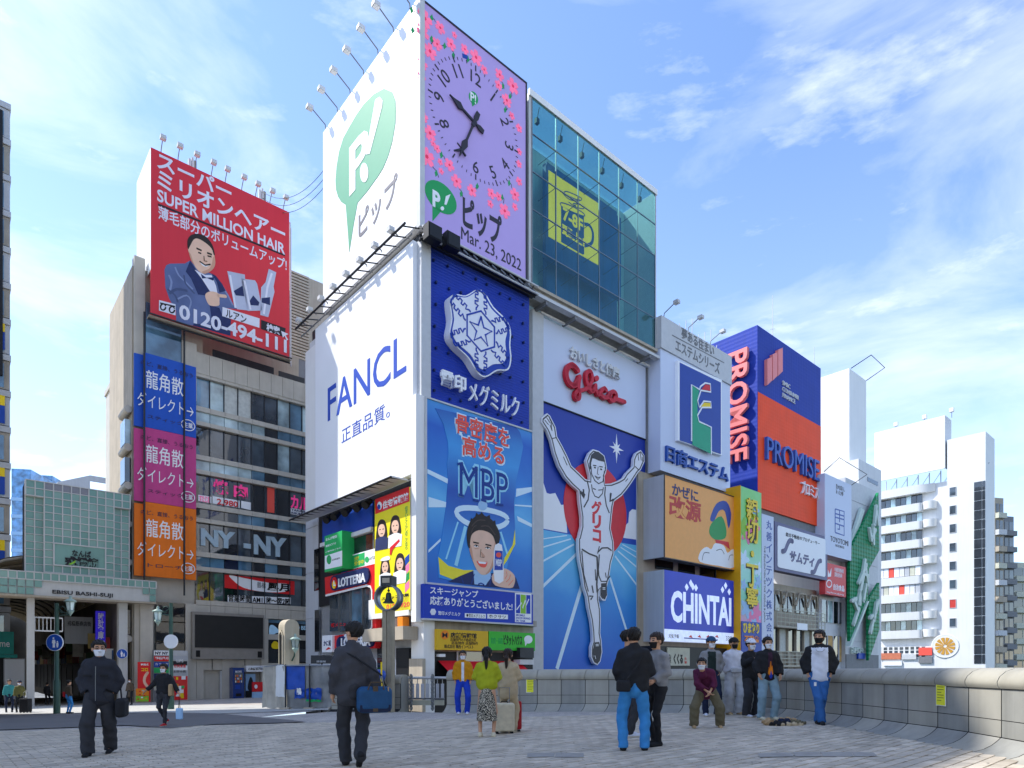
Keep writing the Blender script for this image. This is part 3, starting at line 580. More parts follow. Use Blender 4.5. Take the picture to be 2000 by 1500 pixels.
t.line('body_line_print', [c1((520,850),(542,950),(530,1050),(485,1130)), c1((710,912),(704,1000),(720,1110),(752,1190)), c1((565,890),(575,960),(600,1012),(640,1030),(680,985),(690,920)), c1((580,930),(610,945)), c1((635,950),(680,945)),
   c1((560,700),(566,780),(600,850),(640,882),(685,860),(700,750)), c1((635,705),(625,780),(640,786)), c1((270,600),(310,690)), c1((920,860),(945,830)), c1((450,960),(485,1020),(480,940)), c1((770,980),(760,1060),(800,1050)),
   c1((75,215),(115,265)), c1((95,190),(130,245)), c1((120,185),(140,230)), c1((140,240),(152,330),(130,270)), c1((1050,570),(1060,640)), c1((1075,560),(1085,640)), c1((1095,600),(1100,650)), c1((150,410),(200,400)), c1((1020,700),(1060,740)),
   c2((480,180),(560,230),(645,262)), c2((652,215),(700,168),(760,165),(802,195)), c2((650,230),(670,150)), c2((645,262),(652,400),(642,560),(648,650)), c2((625,400),(632,520)), c2((670,240),(660,400),(665,470),(690,530),(750,530),(785,470)), c2((735,435),(745,490)), c2((590,575),(605,655)), c2((560,690),(600,690),(575,730)), c2((480,200),(500,450),(550,640))],
   [.1,.1,.07,.06,.06,.07,.05,.05,.05,.14,.14,.04,.04,.04,.05,.04,.04,.04,.05,.05,.09,.09,.05,.13,.06,.07,.05,.08,.1,.06], 'run_ink', D3, .014)
t.art('hair_print', c1((543,665),(562,580),(600,548),(625,552),(632,545),(690,590),(703,655),(640,640),(600,622),(575,615),(562,660),(556,735),(546,720)), 'run_ink', D3, .016)
t.line('face_print', [c1((470,965),(492,1000),(488,1030),(455,975)), c1((765,985),(760,1070),(790,1050)), c1((580,690),(615,694)), c1((645,702),(682,708)), c1((590,712),(610,716)), c1((655,730),(675,734)), c1((598,800),(632,818),(660,812)), c1((605,806),(632,838),(652,820)), c1((548,690),(556,730)), c1((706,710),(712,750))], [.16, .16, .07, .07, .1, .1, .05, .05, .04, .04], 'run_ink', D3, .014)
t.art('shoe_print', [c2((690,552),(750,548),(754,680),(722,728),(692,680)), c2((620,1192),(668,1187),(692,1280),(676,1395),(648,1422),(612,1392),(598,1290))], 'run_ink', D3, .016)
t.line('shoe_lace_print', [c2((705,600),(735,600)), c2((705,615),(735,615)), c2((630,1215),(662,1213)), c2((630,1230),(662,1228)), c2((622,1335),(632,1370))], .05, 'white_print', D3+.016, .006)
for ch, a, b in (('グ', (1155, 1004), (1175, 980)), ('リ', (1157, 1031), (1174, 1007)), ('コ', (1158, 1057), (1174, 1036))): t.text(ch, a, b, 'sun_red', D3, .014, .045)
t.text('おいしさと健康', (1115, 700), (1211, 719), 'offwhite', dG+.15, .14, .03)
c4 = zoomer(1090, 680, 12.5); mat('script_red', '#cf1f35', .4, var=.05)
G1 = smooth(c4((500,540),(435,455),(355,405),(270,440),(222,560),(228,700),(290,840),(380,905),(450,880),(500,800),(540,700)), 4)
G2 = smooth(c4((540,700),(520,850),(515,1000),(540,1130),(520,1230),(460,1225),(430,1130),(480,1040),(600,1020),(710,980),(800,890),(850,740),(825,600),(765,550),(705,620),(708,790),(760,950),(840,1050),(885,1020),(932,900)), 4)
G3 = smooth(c4((932,900),(938,1000),(985,1120),(1045,1110),(1080,1020),(1145,970),(1190,1030)), 4); G4 = smooth(c4((1045,1090),(1090,1160),(1160,1205),(1240,1180),(1290,1085),(1365,1055),(1430,1120),(1420,1220),(1350,1285),(1275,1210),(1300,1100)), 4)
G5 = c4((1390, 1225), (1520, 1265), (1640, 1310))
t.line('script_lettering', [G1, G2, G3, G4, G5], [.34, .26, .25, .27, .28], 'script_red', dG+.15, .26, round_=2); t.art('script_dot', circ(*c4((950, 735))[0], 4.2, 5.6), 'script_red', dG+.15, .26)
mb = MB().box(sg0, sg1, dG+.06, dG+.12, zgm-.09, zgm-.02, 'dark'); t.part('divider', mb)
# =============== glass billboard box =========================================
zq0, zq1 = FR.Z(1039, 556), FR.Z(1039, 187); sq0, sq1 = FR.S(1039), FR.S(1279)
glass('teal_glass', '#bfe6ea', .02, .01, alpha=(.68, .84, .83)); mat('box_lining', '#d2e6e2', .6, var=.1, scale=.5, streak=.2); mat('box_blue', '#0f5a9a', .5, var=.12, scale=.4, streak=.3)
t = T('glass_billboard_box', 'green tinted glass box on the roof sheltering a yellow mug sign', 'billboard', FR, sq0, 0, zq0)
t.box('back_wall', sq0, sq1, -3.1, -2.9, zq0, zq1, 'box_lining'); t.box('side_wall', sq0-.25, sq0-.02, -3.1, -.02, zq0-.5, zq1+.1, 'light_grey'); t.box('side_wall', sq1+.02, sq1+.2, -3.1, -.02, zq0, zq1+.1, 'light_grey')
rim(t, 'roof_edge', sq0-.05, sq1+.02, zq1+.1, zq1+.1, .2, -.1, .08, 'white'); t.box('roof_pane', sq0, sq1, -3.1, -.12, zq1+.12, zq1+.14, 'teal_glass'); t.box('floor', sq0, sq1, -2.9, -.02, zq0-.12, zq0-.02, 'box_lining')
nx, ny = 6, 5; w_, h_ = (sq1-sq0)/nx, (zq1-zq0)/ny; pane = MB().box(.02, w_-.02, 0, .02, .02, h_-.02, 'teal_glass').mesh()
for i in range(nx):
    for j in range(ny):
        ob = t.put('pane', pane); ob.location = (i*w_, -.01, j*h_)
mb = MB()
for i in range(nx+1): mb.box(sq0+i*w_-.02, sq0+i*w_+.02, -.05, .04, zq0, zq1, 'steel')
for j in range(ny+1): mb.box(sq0, sq1, -.045, .035, zq0+j*h_-.02, zq0+j*h_+.02, 'steel')
t.part('glazing_frame', mb)
for i in range(1, nx):
    for j in range(1, ny): t.part('glass_stay', MB().tube([(sq0+i*w_, -.05, zq0+j*h_), (sq0+i*w_-.5, -1.1, zq0+j*h_-.5)], .025, 'dark_steel', 4))
dm = -1.0
a = FR.loc(1066, 480, dm); b = FR.loc(1213, 400, dm)
zT = FR.Z(1066, 322, dm); zB_ = FR.Z(1066, 500, dm)
t.box('inner_sign', a[0], b[0], dm-.3, dm, zB_, zT, 'box_blue'); t.box('floor_unit', sq0+.3, sq1-1.2, -2.4, -1.5, zq0, zq0+1.1, 'box_blue'); t.box('inner_sign', sq0+3.2, sq1-1.9, -2.4, -2.0, zq0+1.2, zq1-1.2, 'box_blue')
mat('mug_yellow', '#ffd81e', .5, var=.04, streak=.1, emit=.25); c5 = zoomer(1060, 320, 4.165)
t.art('mug_panel', c5((48,50),(455,322),(455,825),(48,590)), 'mug_yellow', dm, .02)
t.art('mug_print', [c5((150,345),(335,430),(338,735),(325,738),(150,635))], 'box_blue', dm+.02, .01)
t.line('mug_line_print', [smooth(c5((152,345),(150,315),(240,345),(330,400),(335,425),(240,390),(152,345)), 3), smooth(c5((338,490),(380,500),(408,560),(400,640),(350,665),(338,660)), 4), smooth(c5((160,235),(220,290),(300,300),(310,275),(200,225),(180,240),(260,285),(300,290)), 4), smooth(c5((210,310),(270,350),(330,365),(325,340),(250,320),(270,345)), 4)], [.07, .22, .06, .06], 'box_blue', dm+.03, .01)
t.text('7-8F', c5((165, 455))[0], c5((328, 455))[0], 'mug_yellow', dm+.03, .012, .03); t.text('頭上!', c5((158, 570))[0], c5((340, 598))[0], 'mug_yellow', dm+.03, .012, .03)
for i in range(6):
    s = sq0+.9+i*w_; t.part('spot_lamp', MB().tube([(s, -.3, zq1), (s, -.5, zq1-.6)], .03, 'dark_steel', 4).box(s-.12, s+.12, -.62, -.4, zq1-.9, zq1-.58, 'dark'))
l = T('box_ledge', 'weathered ledge with steel outriggers below the glass box', 'ledge', FR, sq0, 0, zg1)
l.box('soffit', FR.S(1034), sq1, -1.05, .02, zq0-.55, zq0-.2, 'concrete'); l.part('edge_rail', MB().box(FR.S(1034), sq1+.1, .03, .2, zq0-.2, zq0-.02, 'beige').box(FR.S(1034), sq1+.15, -.1, .35, zq0-.75, zq0-.56, 'light_grey'))
for i in range(5):
    s = sq0+1+i*2.6; l.part('outrigger', MB().box(s-.08, s+.08, -.9, .3, zq0-.98, zq0-.76, 'grey'))
l.box('lower_rail', sg0-.3, sg1+.2, -.75, -.6, zg1+.02, zg1+.14, 'white')
# =============== lamps along the roof edges ==================================
def arm_lamp(lbl, fr, s, d, z, out, up, grp, tilt=.25, r=.035):
    q = T('floodlight', lbl, 'floodlight', fr, s, d, z, group=grp)
    q.part('lamp_arm', MB().tube([(s, d, z), (s, d+out*.05, z+up*.45), (s, d+out*.9, z+up)], r, 'grey', 5))
    q.part('lamp_head', MB().box(s-.17, s+.17, d+out*.9-.06, d+out*1.0+.22, z+up-.13, z+up+.1, 'light_grey').box(s-.13, s+.13, d+out*.9-.02, d+out*1.0+.18, z+up-.16, z+up-.131, 'white'))
    return q
ordn = ['first', 'second', 'third', 'fourth', 'fifth', 'sixth', 'seventh', 'eighth', 'ninth', 'tenth']
for i in range(7): arm_lamp('thin arm floodlight over the balloon billboard, %s from the corner' % ordn[i], FL, -.9-i*1.72, 0, zP1, 1.1, 1.0, 'floodlights over the balloon billboard')
for i in range(8): arm_lamp('small floodlight on the catwalk below the balloon sign, %s from the corner' % ordn[i], FL, -1.2-i*1.7, .6, 24.2, .4, .2, 'floodlights below the balloon billboard')
# =============== street side of the corner building ==========================
t = T('street_side_storeys', 'lower street side storeys with blue trim, dark glazing and pale beam', 'building wing', FL, -12.3, 0, BASE)
zc = 5.9
t.box('blue_band', FL.S(633), FL.S(731), 0, .12, 9.3, 10.9, 'blue'); t.box('blue_strip', FL.S(672), FL.S(684), .12, .2, 6.6, 9.3, 'blue'); t.box('cornice', FL.S(633), FL.S(733), .12, .3, 9.05, 9.3, 'offwhite')
t.box('wall', -12.3, -.9, -.1, .0, 5.2, 11.2, 'dark'); t.box('wall', -12.3, -.9, -.3, -.1, BASE, 5.2, 'offwhite'); t.box('beam', FL.S(735), -.2, .0, .9, 2.6, 3.3, 'beige'); t.box('beam', FL.S(735), -.3, .0, .5, 3.9, 5.0, 'white')
t.box('window', FL.S(682), FL.S(733), .02, .1, 7.0, 9.0, 'win_dark'); rim(t, 'window_frame', FL.S(682), FL.S(733), 7.0, 9.0, .08, .02, .16, 'grey')
t.box('doorway', FL.S(775), FL.S(800), -.1, .05, -1.2, 2.2, 'dark'); t.box('shutter', FL.S(738), FL.S(752), -.1, .05, -1.2, 2.3, 'win_dark'); t.box('panel', FL.S(802), FL.S(828), -.1, .1, -1.2, 1.6, 'beige')
t.box('air_conditioner', FL.S(770), FL.S(783), .1, .5, 3.35, 3.85, 'offwhite'); t.box('air_conditioner', FL.S(792), FL.S(802), .1, .5, 3.35, 3.85, 'orange')
for i, px in enumerate((640, 655, 676, 699, 716)):
    s = FL.S(px, .8); q = T('spot_lamp', 'black spot lamp under the lettered billboard, %s from the grey wing' % ordn[i], 'spot lamp', FL, s, .3, 10.2, group='spot lamps under the lettered billboard')
    q.part('lamp_arm', MB().tube([(s, .15, 10.8), (s, .7, 10.6)], .04, 'dark_steel', 5)); q.part('lamp_head', MB().tube([(s-.1, .5, 10.7), (s+.15, 1.0, 10.3)], [.16, .24], 'black', 8))
t = T('green_office_sign', 'boxy green and white sign on the blue band of the street side', 'sign', FL, FL.S(651, .7), .1, 6); c6 = zoomer(620, 930, 4.167)
mat('sign_green', '#27b060', .5, var=.03)
_, q = panel_box(t, 'sign_box', (634, 1118, 668, 1036), .1, .9, 'sign_green'); t.art('white_panel', c6((60,650),(200,605),(200,730),(60,760)), 'white_print', .9, .01)
t.text('まんが喫茶', c6((68, 530))[0], c6((160, 475))[0], 'white_print', .9, .012, .01); t.text('個室ビデオ', c6((66, 580))[0], c6((150, 535))[0], 'white_print', .9, .012, .01); t.text('ご案内はこちら', c6((66, 625))[0], c6((190, 575))[0], 'white_print', .9, .012, .01)
t.art('emblem', circ(642.5, 1093, 4.5, 9), 'pip_green', .91, .006); t.text('法律事務所', (648, 1096), (664, 1088), 'ink', .91, .005)
t = T('lime_window_sign', 'lime and white strip sign under the dark upper window', 'sign', FL, FL.S(708, .2), .1, 6)
panel_box(t, 'sign_board', (687, 1112, 733, 1071), .1, .2, 'white_print'); t.art('green_block', c6((280,650),(383,620),(383,725),(285,755)), 'sign_green', .2, .01); t.text('7階\n受付中', c6((300, 730))[0], c6((375, 640))[0], 'yellow', .21, .006, .01); t.art('emblem', circ(716.5, 1093, 4, 6), 'sign_green', .2, .01); t.text('みずほ', (721, 1095), (732, 1085), 'ink', .2, .006)
# burger shop
mat('shop_red', '#de2026', .4, var=.04, coat=.2)
t = T('burger_shop_front', 'red framed burger shop front with rounded window and dark oval name sign', 'shopfront', FL, FL.S(685, .25), 0, BASE)
mb = MB(); A = t.pts(c6((60,825),(470,715),(480,1330),(470,1400),(135,1415),(135,1300),(400,1260),(440,1230),(440,920),(400,885),(65,970)), .35)
mb.prism(A, .0, .35, 'shop_red'); t.part('red_surround', mb); t.line('white_trim', [c6((65,972),(400,890),(430,900),(440,930),(440,1230),(420,1255),(330,1275))], .12, 'white', .35, .03)
xs = [95, 180, 275, 375, 438]
for i in range(4):
    p0 = c6((xs[i], 1265))[0]; p1 = c6((xs[i+1], 900))[0]; s0, z0 = FL.loc(p0[0], p0[1], .1); s1, z1 = FL.loc(p1[0], p1[1], .1); w1 = t.box('window', s0+.03, s1-.03, .0, .08, z0, z1, 'win' if i != 2 else 'win_blue'); t.box('mullion', s1-.03, s1+.05, .05, .2, z0, z1, 'steel', parent=w1)
t.text('新メニュー', c6((110, 1232))[0], c6((265, 1180))[0], 'red', .12, .01, .02)
def burger_name(pts, p0, p1, hide=0):
    t.line('name_oval', [c6(*pts)], .95 if not hide else .85, 'navy', .35, .12, round_=1); t.text('LOTTERIA', p0, p1, 'white_print', .48, .04, .03)
burger_name(((130, 870), (385, 808)), c6((168, 905))[0], c6((388, 783))[0]); t.art('name_disc', circ(*c6((137, 868))[0], 5.2, 11.5), 'red', .48, .05); t.art('name_disc_core', circ(*c6((133, 885))[0], 3.5, 7.5), 'yellow', .53, .01); t.text('L', c6((130, 895))[0], c6((148, 845))[0], 'white_print', .541, .01, .03)
burger_name(((180, 1368), (425, 1325)), c6((190, 1392))[0], c6((428, 1300))[0])
t = T('small_white_sign', 'small square white sign with blue brush writing beside the burger shop', 'sign', FL, FL.S(637, .5), .1, 2)
panel_box(t, 'sign_board', (629, 1274, 649, 1240), .1, .5, 'white_print'); t.text('かに道', (632, 1262), (646, 1250), 'navy', .5, .012, .02); t.art('red_mark', smooth([(636,1270),(641,1264),(646,1267),(642,1268)], 2, True), 'red', .5, .01)
# tall yellow poster
t = T('yellow_portrait_sign', 'tall yellow sign with four young women in uniform and a red header', 'sign', FL, FL.S(768, .9), .1, 4); mat('poster_yellow', '#f6e51c', .45, var=.03)
_, q = panel_box(t, 'sign_box', (732, 1199, 801, 951), .05, .5, 'poster_yellow'); dY = .5
t.box('side_cover', q[1], q[1]+.05, .05, dY, q[2], q[3], 'beige')
t.art('header', c6((468,190),(745,85),(748,205),(470,310)), 'shop_red', dY, .01); t.text('住宅情報館', c6((530, 270))[0], c6((738, 128))[0], 'white_print', dY+.01, .01, .03); t.art('emblem', circ(*c6((505, 240))[0], 4.5, 8), 'white_print', dY+.01, .01); t.art('emblem_core', circ(*c6((500, 250))[0], 3, 5), 'blue', dY+.02, .004)
def girl(cx, cy, k, hat=0):
    t.art('hair_print', smooth(c6((cx-38*k, cy+95*k), (cx-36*k, cy-20*k), (cx-15*k, cy-80*k), (cx+20*k, cy-85*k), (cx+40*k, cy-40*k), (cx+44*k, cy+70*k)), 3, True), 'hair_print', dY, .01)
    t.art('face_print', smooth(c6((cx-26*k, cy-8*k), (cx-10*k, cy-45*k), (cx+18*k, cy-46*k), (cx+30*k, cy-10*k), (cx+24*k, cy+30*k), (cx+2*k, cy+58*k), (cx-20*k, cy+38*k)), 3, True), 'skin_print', dY+.011, .006)
    t.art('shoulder_print', c6((cx-50*k, cy+75*k), (cx-12*k, cy+55*k), (cx+18*k, cy+48*k), (cx+55*k, cy+60*k), (cx+50*k, cy+150*k), (cx-52*k, cy+170*k)), 'white_print' if hat != 1 else 'suit', dY+.009, .009)
    t.line('feature_print', [c6((cx-16*k, cy-4*k), (cx-5*k, cy-6*k)), c6((cx+9*k, cy-8*k), (cx+20*k, cy-11*k)), c6((cx-6*k, cy+30*k), (cx+12*k, cy+27*k))], [.05, .05, .04], 'hair_print', dY+.0175, .003)
girl(520, 440, 1.0, 1); girl(630, 410, 1.05); girl(548, 740, .9); girl(668, 715, 1.0); t.art('scarf_print', c6((590,580),(665,510),(670,530),(610,600),(600,640),(588,640)), 'red', dY+.02, .004)
t.art('cap_print', smooth(c6((515,690),(530,665),(580,650),(585,680)), 3, True), 'white_print', dY+.02, .004)
t.text('住まいとくらしのことなら', c6((712, 600))[0], c6((735, 240))[0], 'pip_green', dY, .01, 0, vertical=True)
for i, m in enumerate(('blue', 'pink', 'green', 'petal')): t.art('tag_print', c6((712, 665+i*72), (748, 630+i*72), (748, 690+i*72), (712, 735+i*72)), m, dY, .008)
t.text('スタッフ募集', c6((520, 1012))[0], c6((745, 950))[0], 'ink', dY, .01, .02); t.text('0120-920', c6((560, 1085))[0], c6((750, 1020))[0], 'coral', dY, .01, .02)
# =============== ground, bridge deck, water ==================================
gmat = mat('ground_far', '#77756f', .9, var=.2, scale=.2); mat('canal', '#2c3a35', .12, var=.2, scale=.5, bump=.3, bscale=4)
def sheet(name, pts, m, z=None):
    mb = MB().face([(x, -y, gz(x, y) if z is None else z) for x, y in pts], m)
    ob = single(name, None, None, WLD, mb, kind='structure'); return ob
sheet('ground', [(-1500, -1500), (1500, -1500), (1500, 2500), (-1500, 2500)], 'ground_far', -6.2)
sheet('canal_water', [(-60, -200), (300, -200), (300, 200), (-60, 200)], 'canal', -5.4)
WB = [gpt(x, y) for x, y in ((640,1391),(720,1391),(862,1393),(900,1393),(970,1391),(1050,1390),(1130,1390),(1220,1391),(1300,1392),(1380,1394),(1450,1396),(1520,1402),(1572,1410),(1635,1419),(1695,1430),(1750,1440),(1800,1448),(1875,1464),(1950,1482),(2000,1493))]
d_ = Vector(WB[-1])-Vector(WB[-4]); d_.normalize()
WB += [tuple(Vector(WB[-1])+d_*k) for k in (1.2, 2.6, 4.2, 6, 9)]
# deck pavement: bedding sheet, then individually laid pavers with real joints near the camera
deck = [(-8.0, 20.6), (-5.3, 32.8), (-15.6, 46.5), (-5, 70), (-95, 75), (-95, -35), (25, -35), (WB[-1][0]+.3, WB[-1][1])]+[(x+.1, y+.25) for x, y in WB[::-1]]
m = mat('deck_stone', '#c2bab0', .8, var=.14, scale=.7); t_ = m.node_tree; b_s = t_.nodes['Principled BSDF']
lk = b_s.inputs['Base Color'].links[0].from_socket
tcn = N(t_, 'ShaderNodeTexCoord'); mp_ = N(t_, 'ShaderNodeMapping'); mp_.inputs['Rotation'].default_value = (0, 0, -UR)
br = N(t_, 'ShaderNodeTexBrick'); br.inputs['Scale'].default_value = 1; br.inputs['Brick Width'].default_value = .3; br.inputs['Row Height'].default_value = .15; br.inputs['Mortar Size'].default_value = .006
br.inputs['Color1'].default_value = (1, 1, 1, 1); br.inputs['Color2'].default_value = (.72, .72, .74, 1); br.inputs['Mortar'].default_value = (.3, .3, .3, 1); br.inputs['Bias'].default_value = -.1
mm = N(t_, 'ShaderNodeMixRGB', blend_type='MULTIPLY'); mm.inputs[0].default_value = 1
t_.links.new(tcn.outputs['Object'], mp_.inputs[0]); t_.links.new(mp_.outputs[0], br.inputs[0]); t_.links.new(lk, mm.inputs[1]); t_.links.new(br.outputs[0], mm.inputs[2]); t_.links.new(mm.outputs[0], b_s.inputs['Base Color'])
pav = sheet('bridge_pavement', deck, 'deck_stone')
mat('dark_paving', '#6f6d6c', .75, var=.12, scale=.6, bump=.05)
mat('sunlit_paving', '#b4b2ac', .8, var=.08, scale=.6)
def strip_on_deck(name, px, m, h=.026, label=None):
    P = [gpt(x, y) for x, y in px]; mb = MB().face([(x, -y, gz(x, y)+h) for x, y in P], m)
    ob = bpy.data.objects.new(name, mb.mesh((0, 0, 0), name)); COL.objects.link(ob); ob.parent = pav; return ob
strip_on_deck('dark_paving_band', [(-60, 1397), (150, 1396), (330, 1393), (430, 1395), (600, 1411), (560, 1413), (420, 1416), (330, 1424), (250, 1418), (-80, 1430)], 'dark_paving')
strip_on_deck('sunlit_border', [(-60, 1378), (640, 1378), (700, 1385), (430, 1394.4), (330, 1392.4), (-60, 1396)], 'sunlit_paving', .02)  # border band with the strip of sunlight put into its colour
# pavers
rng = np.random.default_rng(5)
u2 = Vector((math.cos(UR), math.sin(UR))); v2 = Vector((-u2.y, u2.x)); PW, PH = .30, .15
mat('paver', '#c6bba9', .78, var=.16, scale=5, bump=.12, bscale=60, vcol=True)
def inside(x, y, poly):
    c = False; j = len(poly)-1
    for i in range(len(poly)):
        xi, yi = poly[i]; xj, yj = poly[j]
        if (yi > y) != (yj > y) and x < (xj-xi)*(y-yi)/(yj-yi)+xi: c = not c
        j = i
    return c
cells = []
plz = [(x-.02, y-.05) for x, y in WB]+[(12, -6), (-25, -6), (-25, 15), (-12, 20.5)]
for i in range(-95, 95):
    for j in range(-30, 150):
        a = (i+.5*(j % 2))*PW; b = j*PH; c = u2*a+v2*b
        if c.y < 5.2 or c.y > 17 or abs(c.x) > c.y*.86+.6: continue
        if not inside(c.x, c.y, plz): continue
        cells.append((c.y, c.x, a, b, i, j))
cells.sort()
def tone(i, j, x, y):
    t = rng.uniform(.8, 1.12)
    if (i*7+j*3) % 41 == 0: t *= .8
    r = math.hypot(x-1.2, y-13); w = abs((r % 3.9)-1.95)
    if w < .12: t *= 1.1
    if 5.0 < r < 5.6: t *= .92
    return t
def paver_mesh(cs):
    V, Fc, tn = [], [], []
    for y, x, a, b, i, j in cs:
        k = len(V); g_ = .006; zt = .016+rng.uniform(-.003, .003); tl = rng.uniform(-.0015, .0015)
        for (sa, sb) in ((-1, -1), (1, -1), (1, 1), (-1, 1)):
            p = u2*(a+sa*(PW/2-g_))+v2*(b+sb*(PH/2-g_)); V.append((p.x, p.y, gz(p.x, p.y)-.02))
        for (sa, sb) in ((-1, -1), (1, -1), (1, 1), (-1, 1)):
            p = u2*(a+sa*(PW/2-g_-.004))+v2*(b+sb*(PH/2-g_-.004)); V.append((p.x, p.y, gz(p.x, p.y)+zt+tl*sa))
        Fc += [(k+4, k+5, k+6, k+7), (k, k+1, k+5, k+4), (k+1, k+2, k+6, k+5), (k+2, k+3, k+7, k+6), (k+3, k, k+4, k+7)]
        tn += [tone(i, j, x, y)]*8
    me = bpy.data.meshes.new('paver'); me.from_pydata(V, [], Fc); me.materials.append(MT['paver']); at = me.attributes.new('tone', 'FLOAT', 'POINT'); at.data.foreach_set('value', tn); me.update(); return me
for c in cells[:300]:
    ob = bpy.data.objects.new('paver', paver_mesh([c])); COL.objects.link(ob); ob.parent = pav
ob = bpy.data.objects.new('paver_field', paver_mesh(cells[300:])); COL.objects.link(ob); ob.parent = pav; ob['kind'] = 'stuff'
mat('gum', '#4a4845', .9, var=0); mb = MB(); rg = random.Random(11)
for i in range(420):
    y = rg.uniform(5.6, 16); x = rg.uniform(-.8, .8)*y; r = rg.uniform(.008, .022)
    if inside(x, y, plz): mb.face([(x+r*math.cos(a), -(y+r*math.sin(a)), gz(x, y)+.0225+.0001*(i % 5)) for a in (0, 1.05, 2.1, 3.14, 4.2, 5.24)], 'gum')
ob = bpy.data.objects.new('gum_spots', mb.mesh((0, 0, 0), 'gum')); COL.objects.link(ob); ob.parent = pav; ob['kind'] = 'stuff'
# flat steel covers let into the paving
mat('cover_plate', '#9c9890', .7, metal=0, var=.15, scale=6)
for a in ([(1030,1474),(1084,1473),(1082,1481),(1030,1482)], [(1086,1473),(1140,1474),(1140,1482),(1084,1482)], [(1548,1472),(1600,1472),(1605,1481),(1554,1481)], [(1602,1472),(1660,1472),(1668,1481),(1607,1481)], [(1662,1472),(1706,1473),(1714,1480),(1670,1481)], [(1480,1474),(1545,1473),(1550,1481),(1484,1482)]):
    strip_on_deck('cover_plate', a, 'cover_plate', .023)
# =============== curved stone parapet ========================================
mat('granite', '#aaa79c', .6, var=.1, scale=2.2, bump=.12, bscale=90, streak=.18); mat('granite_b', '#989892', .6, var=.12, scale=2.4, bump=.12, bscale=90, streak=.22); mat('granite_top', '#a8a496', .65, var=.12, scale=1.8, bump=.1, bscale=80, streak=.15); mat('joint', '#26262a', .9, var=0)
# arc-length sampling
def resample(P, step):
    P = [Vector(p) for p in P]; out = [P[0].copy()]; acc = 0; i = 0; cur = P[0].copy()
    while i < len(P)-1:
        seg = P[i+1]-cur; L_ = seg.length
        if acc+L_ >= step: cur = cur+seg.normalized()*(step-acc); out.append(cur.copy()); acc = 0
        else: acc += L_; cur = P[i+1].copy(); i += 1
    return out
prof = {'coping': [(.02, .86), (.045, .90), (.05, .95), (.02, 1.02), (-.05, 1.09), (-.15, 1.13), (-.27, 1.14), (-.40, 1.12), (-.50, 1.04), (-.52, .86)],
        'upper_slab': [(0, .44), (0, .85)], 'lower_slab': [(.0, .21), (0, .43)], 'base_cove': [(.36, .0), (.30, .012), (.2, .045), (.11, .10), (.045, .16), (.01, .2)]}
def parapet(name, label, P, ztop, cove=True, th=.5):
    P = resample(P, .74); root = bpy.data.objects.new(name, None); COL.objects.link(root); root.location = (P[len(P)//2].x, P[len(P)//2].y, gz(*P[len(P)//2]))
    root['label'] = label; root['category'] = 'parapet wall'; o3 = root.location.copy()
    nr = []; n_P = len(P); HSF = lambda c, f: (ztop[0]+(ztop[1]-ztop[0])*min(1, f)-gz(c.x, c.y))/1.14
    for i in range(len(P)):
        e = (P[min(i+1, len(P)-1)]-P[max(i-1, 0)]).normalized(); nr.append(Vector((e.y, -e.x)))
    core = MB()
    for i in range(len(P)-1):
        for pn, pf in prof.items():
            if pn == 'base_cove' and not cove: pf = [(0, 0), (0, .2)]
            g0, g1 = .012, .988; rows = []
            for f in (g0, .5, g1):
                c = P[i].lerp(P[i+1], f); n_ = nr[i].lerp(nr[i+1], f); z0 = gz(c.x, c.y); hs = HSF(c, (i+f)/(n_P-1))
                rows.append([((c+n_*(d-.34)).x, -(c+n_*(d-.34)).y, z0+z*hs) for d, z in pf])
            mb = MB(); mb.grid(rows, ('granite', 'granite_b', 'granite_top')[2 if pn == 'coping' else (i*7+len(pf)) % 2], sm=pn in ('coping', 'base_cove'))
            if pn == 'coping':
                mb.face(rows[0], 'granite_top'); mb.face(rows[-1][::-1], 'granite_top')
            ob = bpy.data.objects.new({'coping': 'coping_stone', 'upper_slab': 'granite_slab', 'lower_slab': 'granite_slab', 'base_cove': 'cove_stone'}[pn], mb.mesh((o3.x, -o3.y, o3.z), pn)); COL.objects.link(ob); ob.parent = root
        a, b = P[i], P[i+1]; q = []
        for c, n_, ii in ((a, nr[i], i), (b, nr[i+1], i+1)):
            z0 = gz(c.x, c.y); hs = HSF(c, ii/(n_P-1)); q.append([((c+n_*d).x, -(c+n_*d).y, z0+z*hs) for d, z in ((-.12, -.02), (-.28, .03), (-.37, .1), (-.365, .9), (-.40, 1.02), (-.46, 1.07), (-.8, 1.07), (-.84, -1))])
        core.grid(q, 'joint', sm=False)
    core.face(q[1][::-1], 'granite_b')
    core.face([((P[0]+nr[0]*d).x, -(P[0]+nr[0]*d).y, gz(*P[0])+z*HSF(P[0], 0)) for d, z in ((-.02, 0), (-.16, .06), (-.35, .18), (-.34, .95), (-.45, 1.1), (-.8, 1.1), (-.84, 0))], 'granite_b')
    ob = bpy.data.objects.new('joint_backing', core.mesh((o3.x, -o3.y, o3.z), 'core')); COL.objects.link(ob); ob.parent = root
    return root, P, nr
WR, WP, WN = parapet('bridge_parapet', 'long curved grey granite parapet with rounded coping and flared foot', WB[2:], (1.07, 1.185))
WL, WLP, WLN = parapet('bridge_parapet', 'short straight granite parapet behind the office worker, ending at the gap', [gpt(x, 1391) for x in (634, 700, 740, 775)], (.80, .90), cove=False)
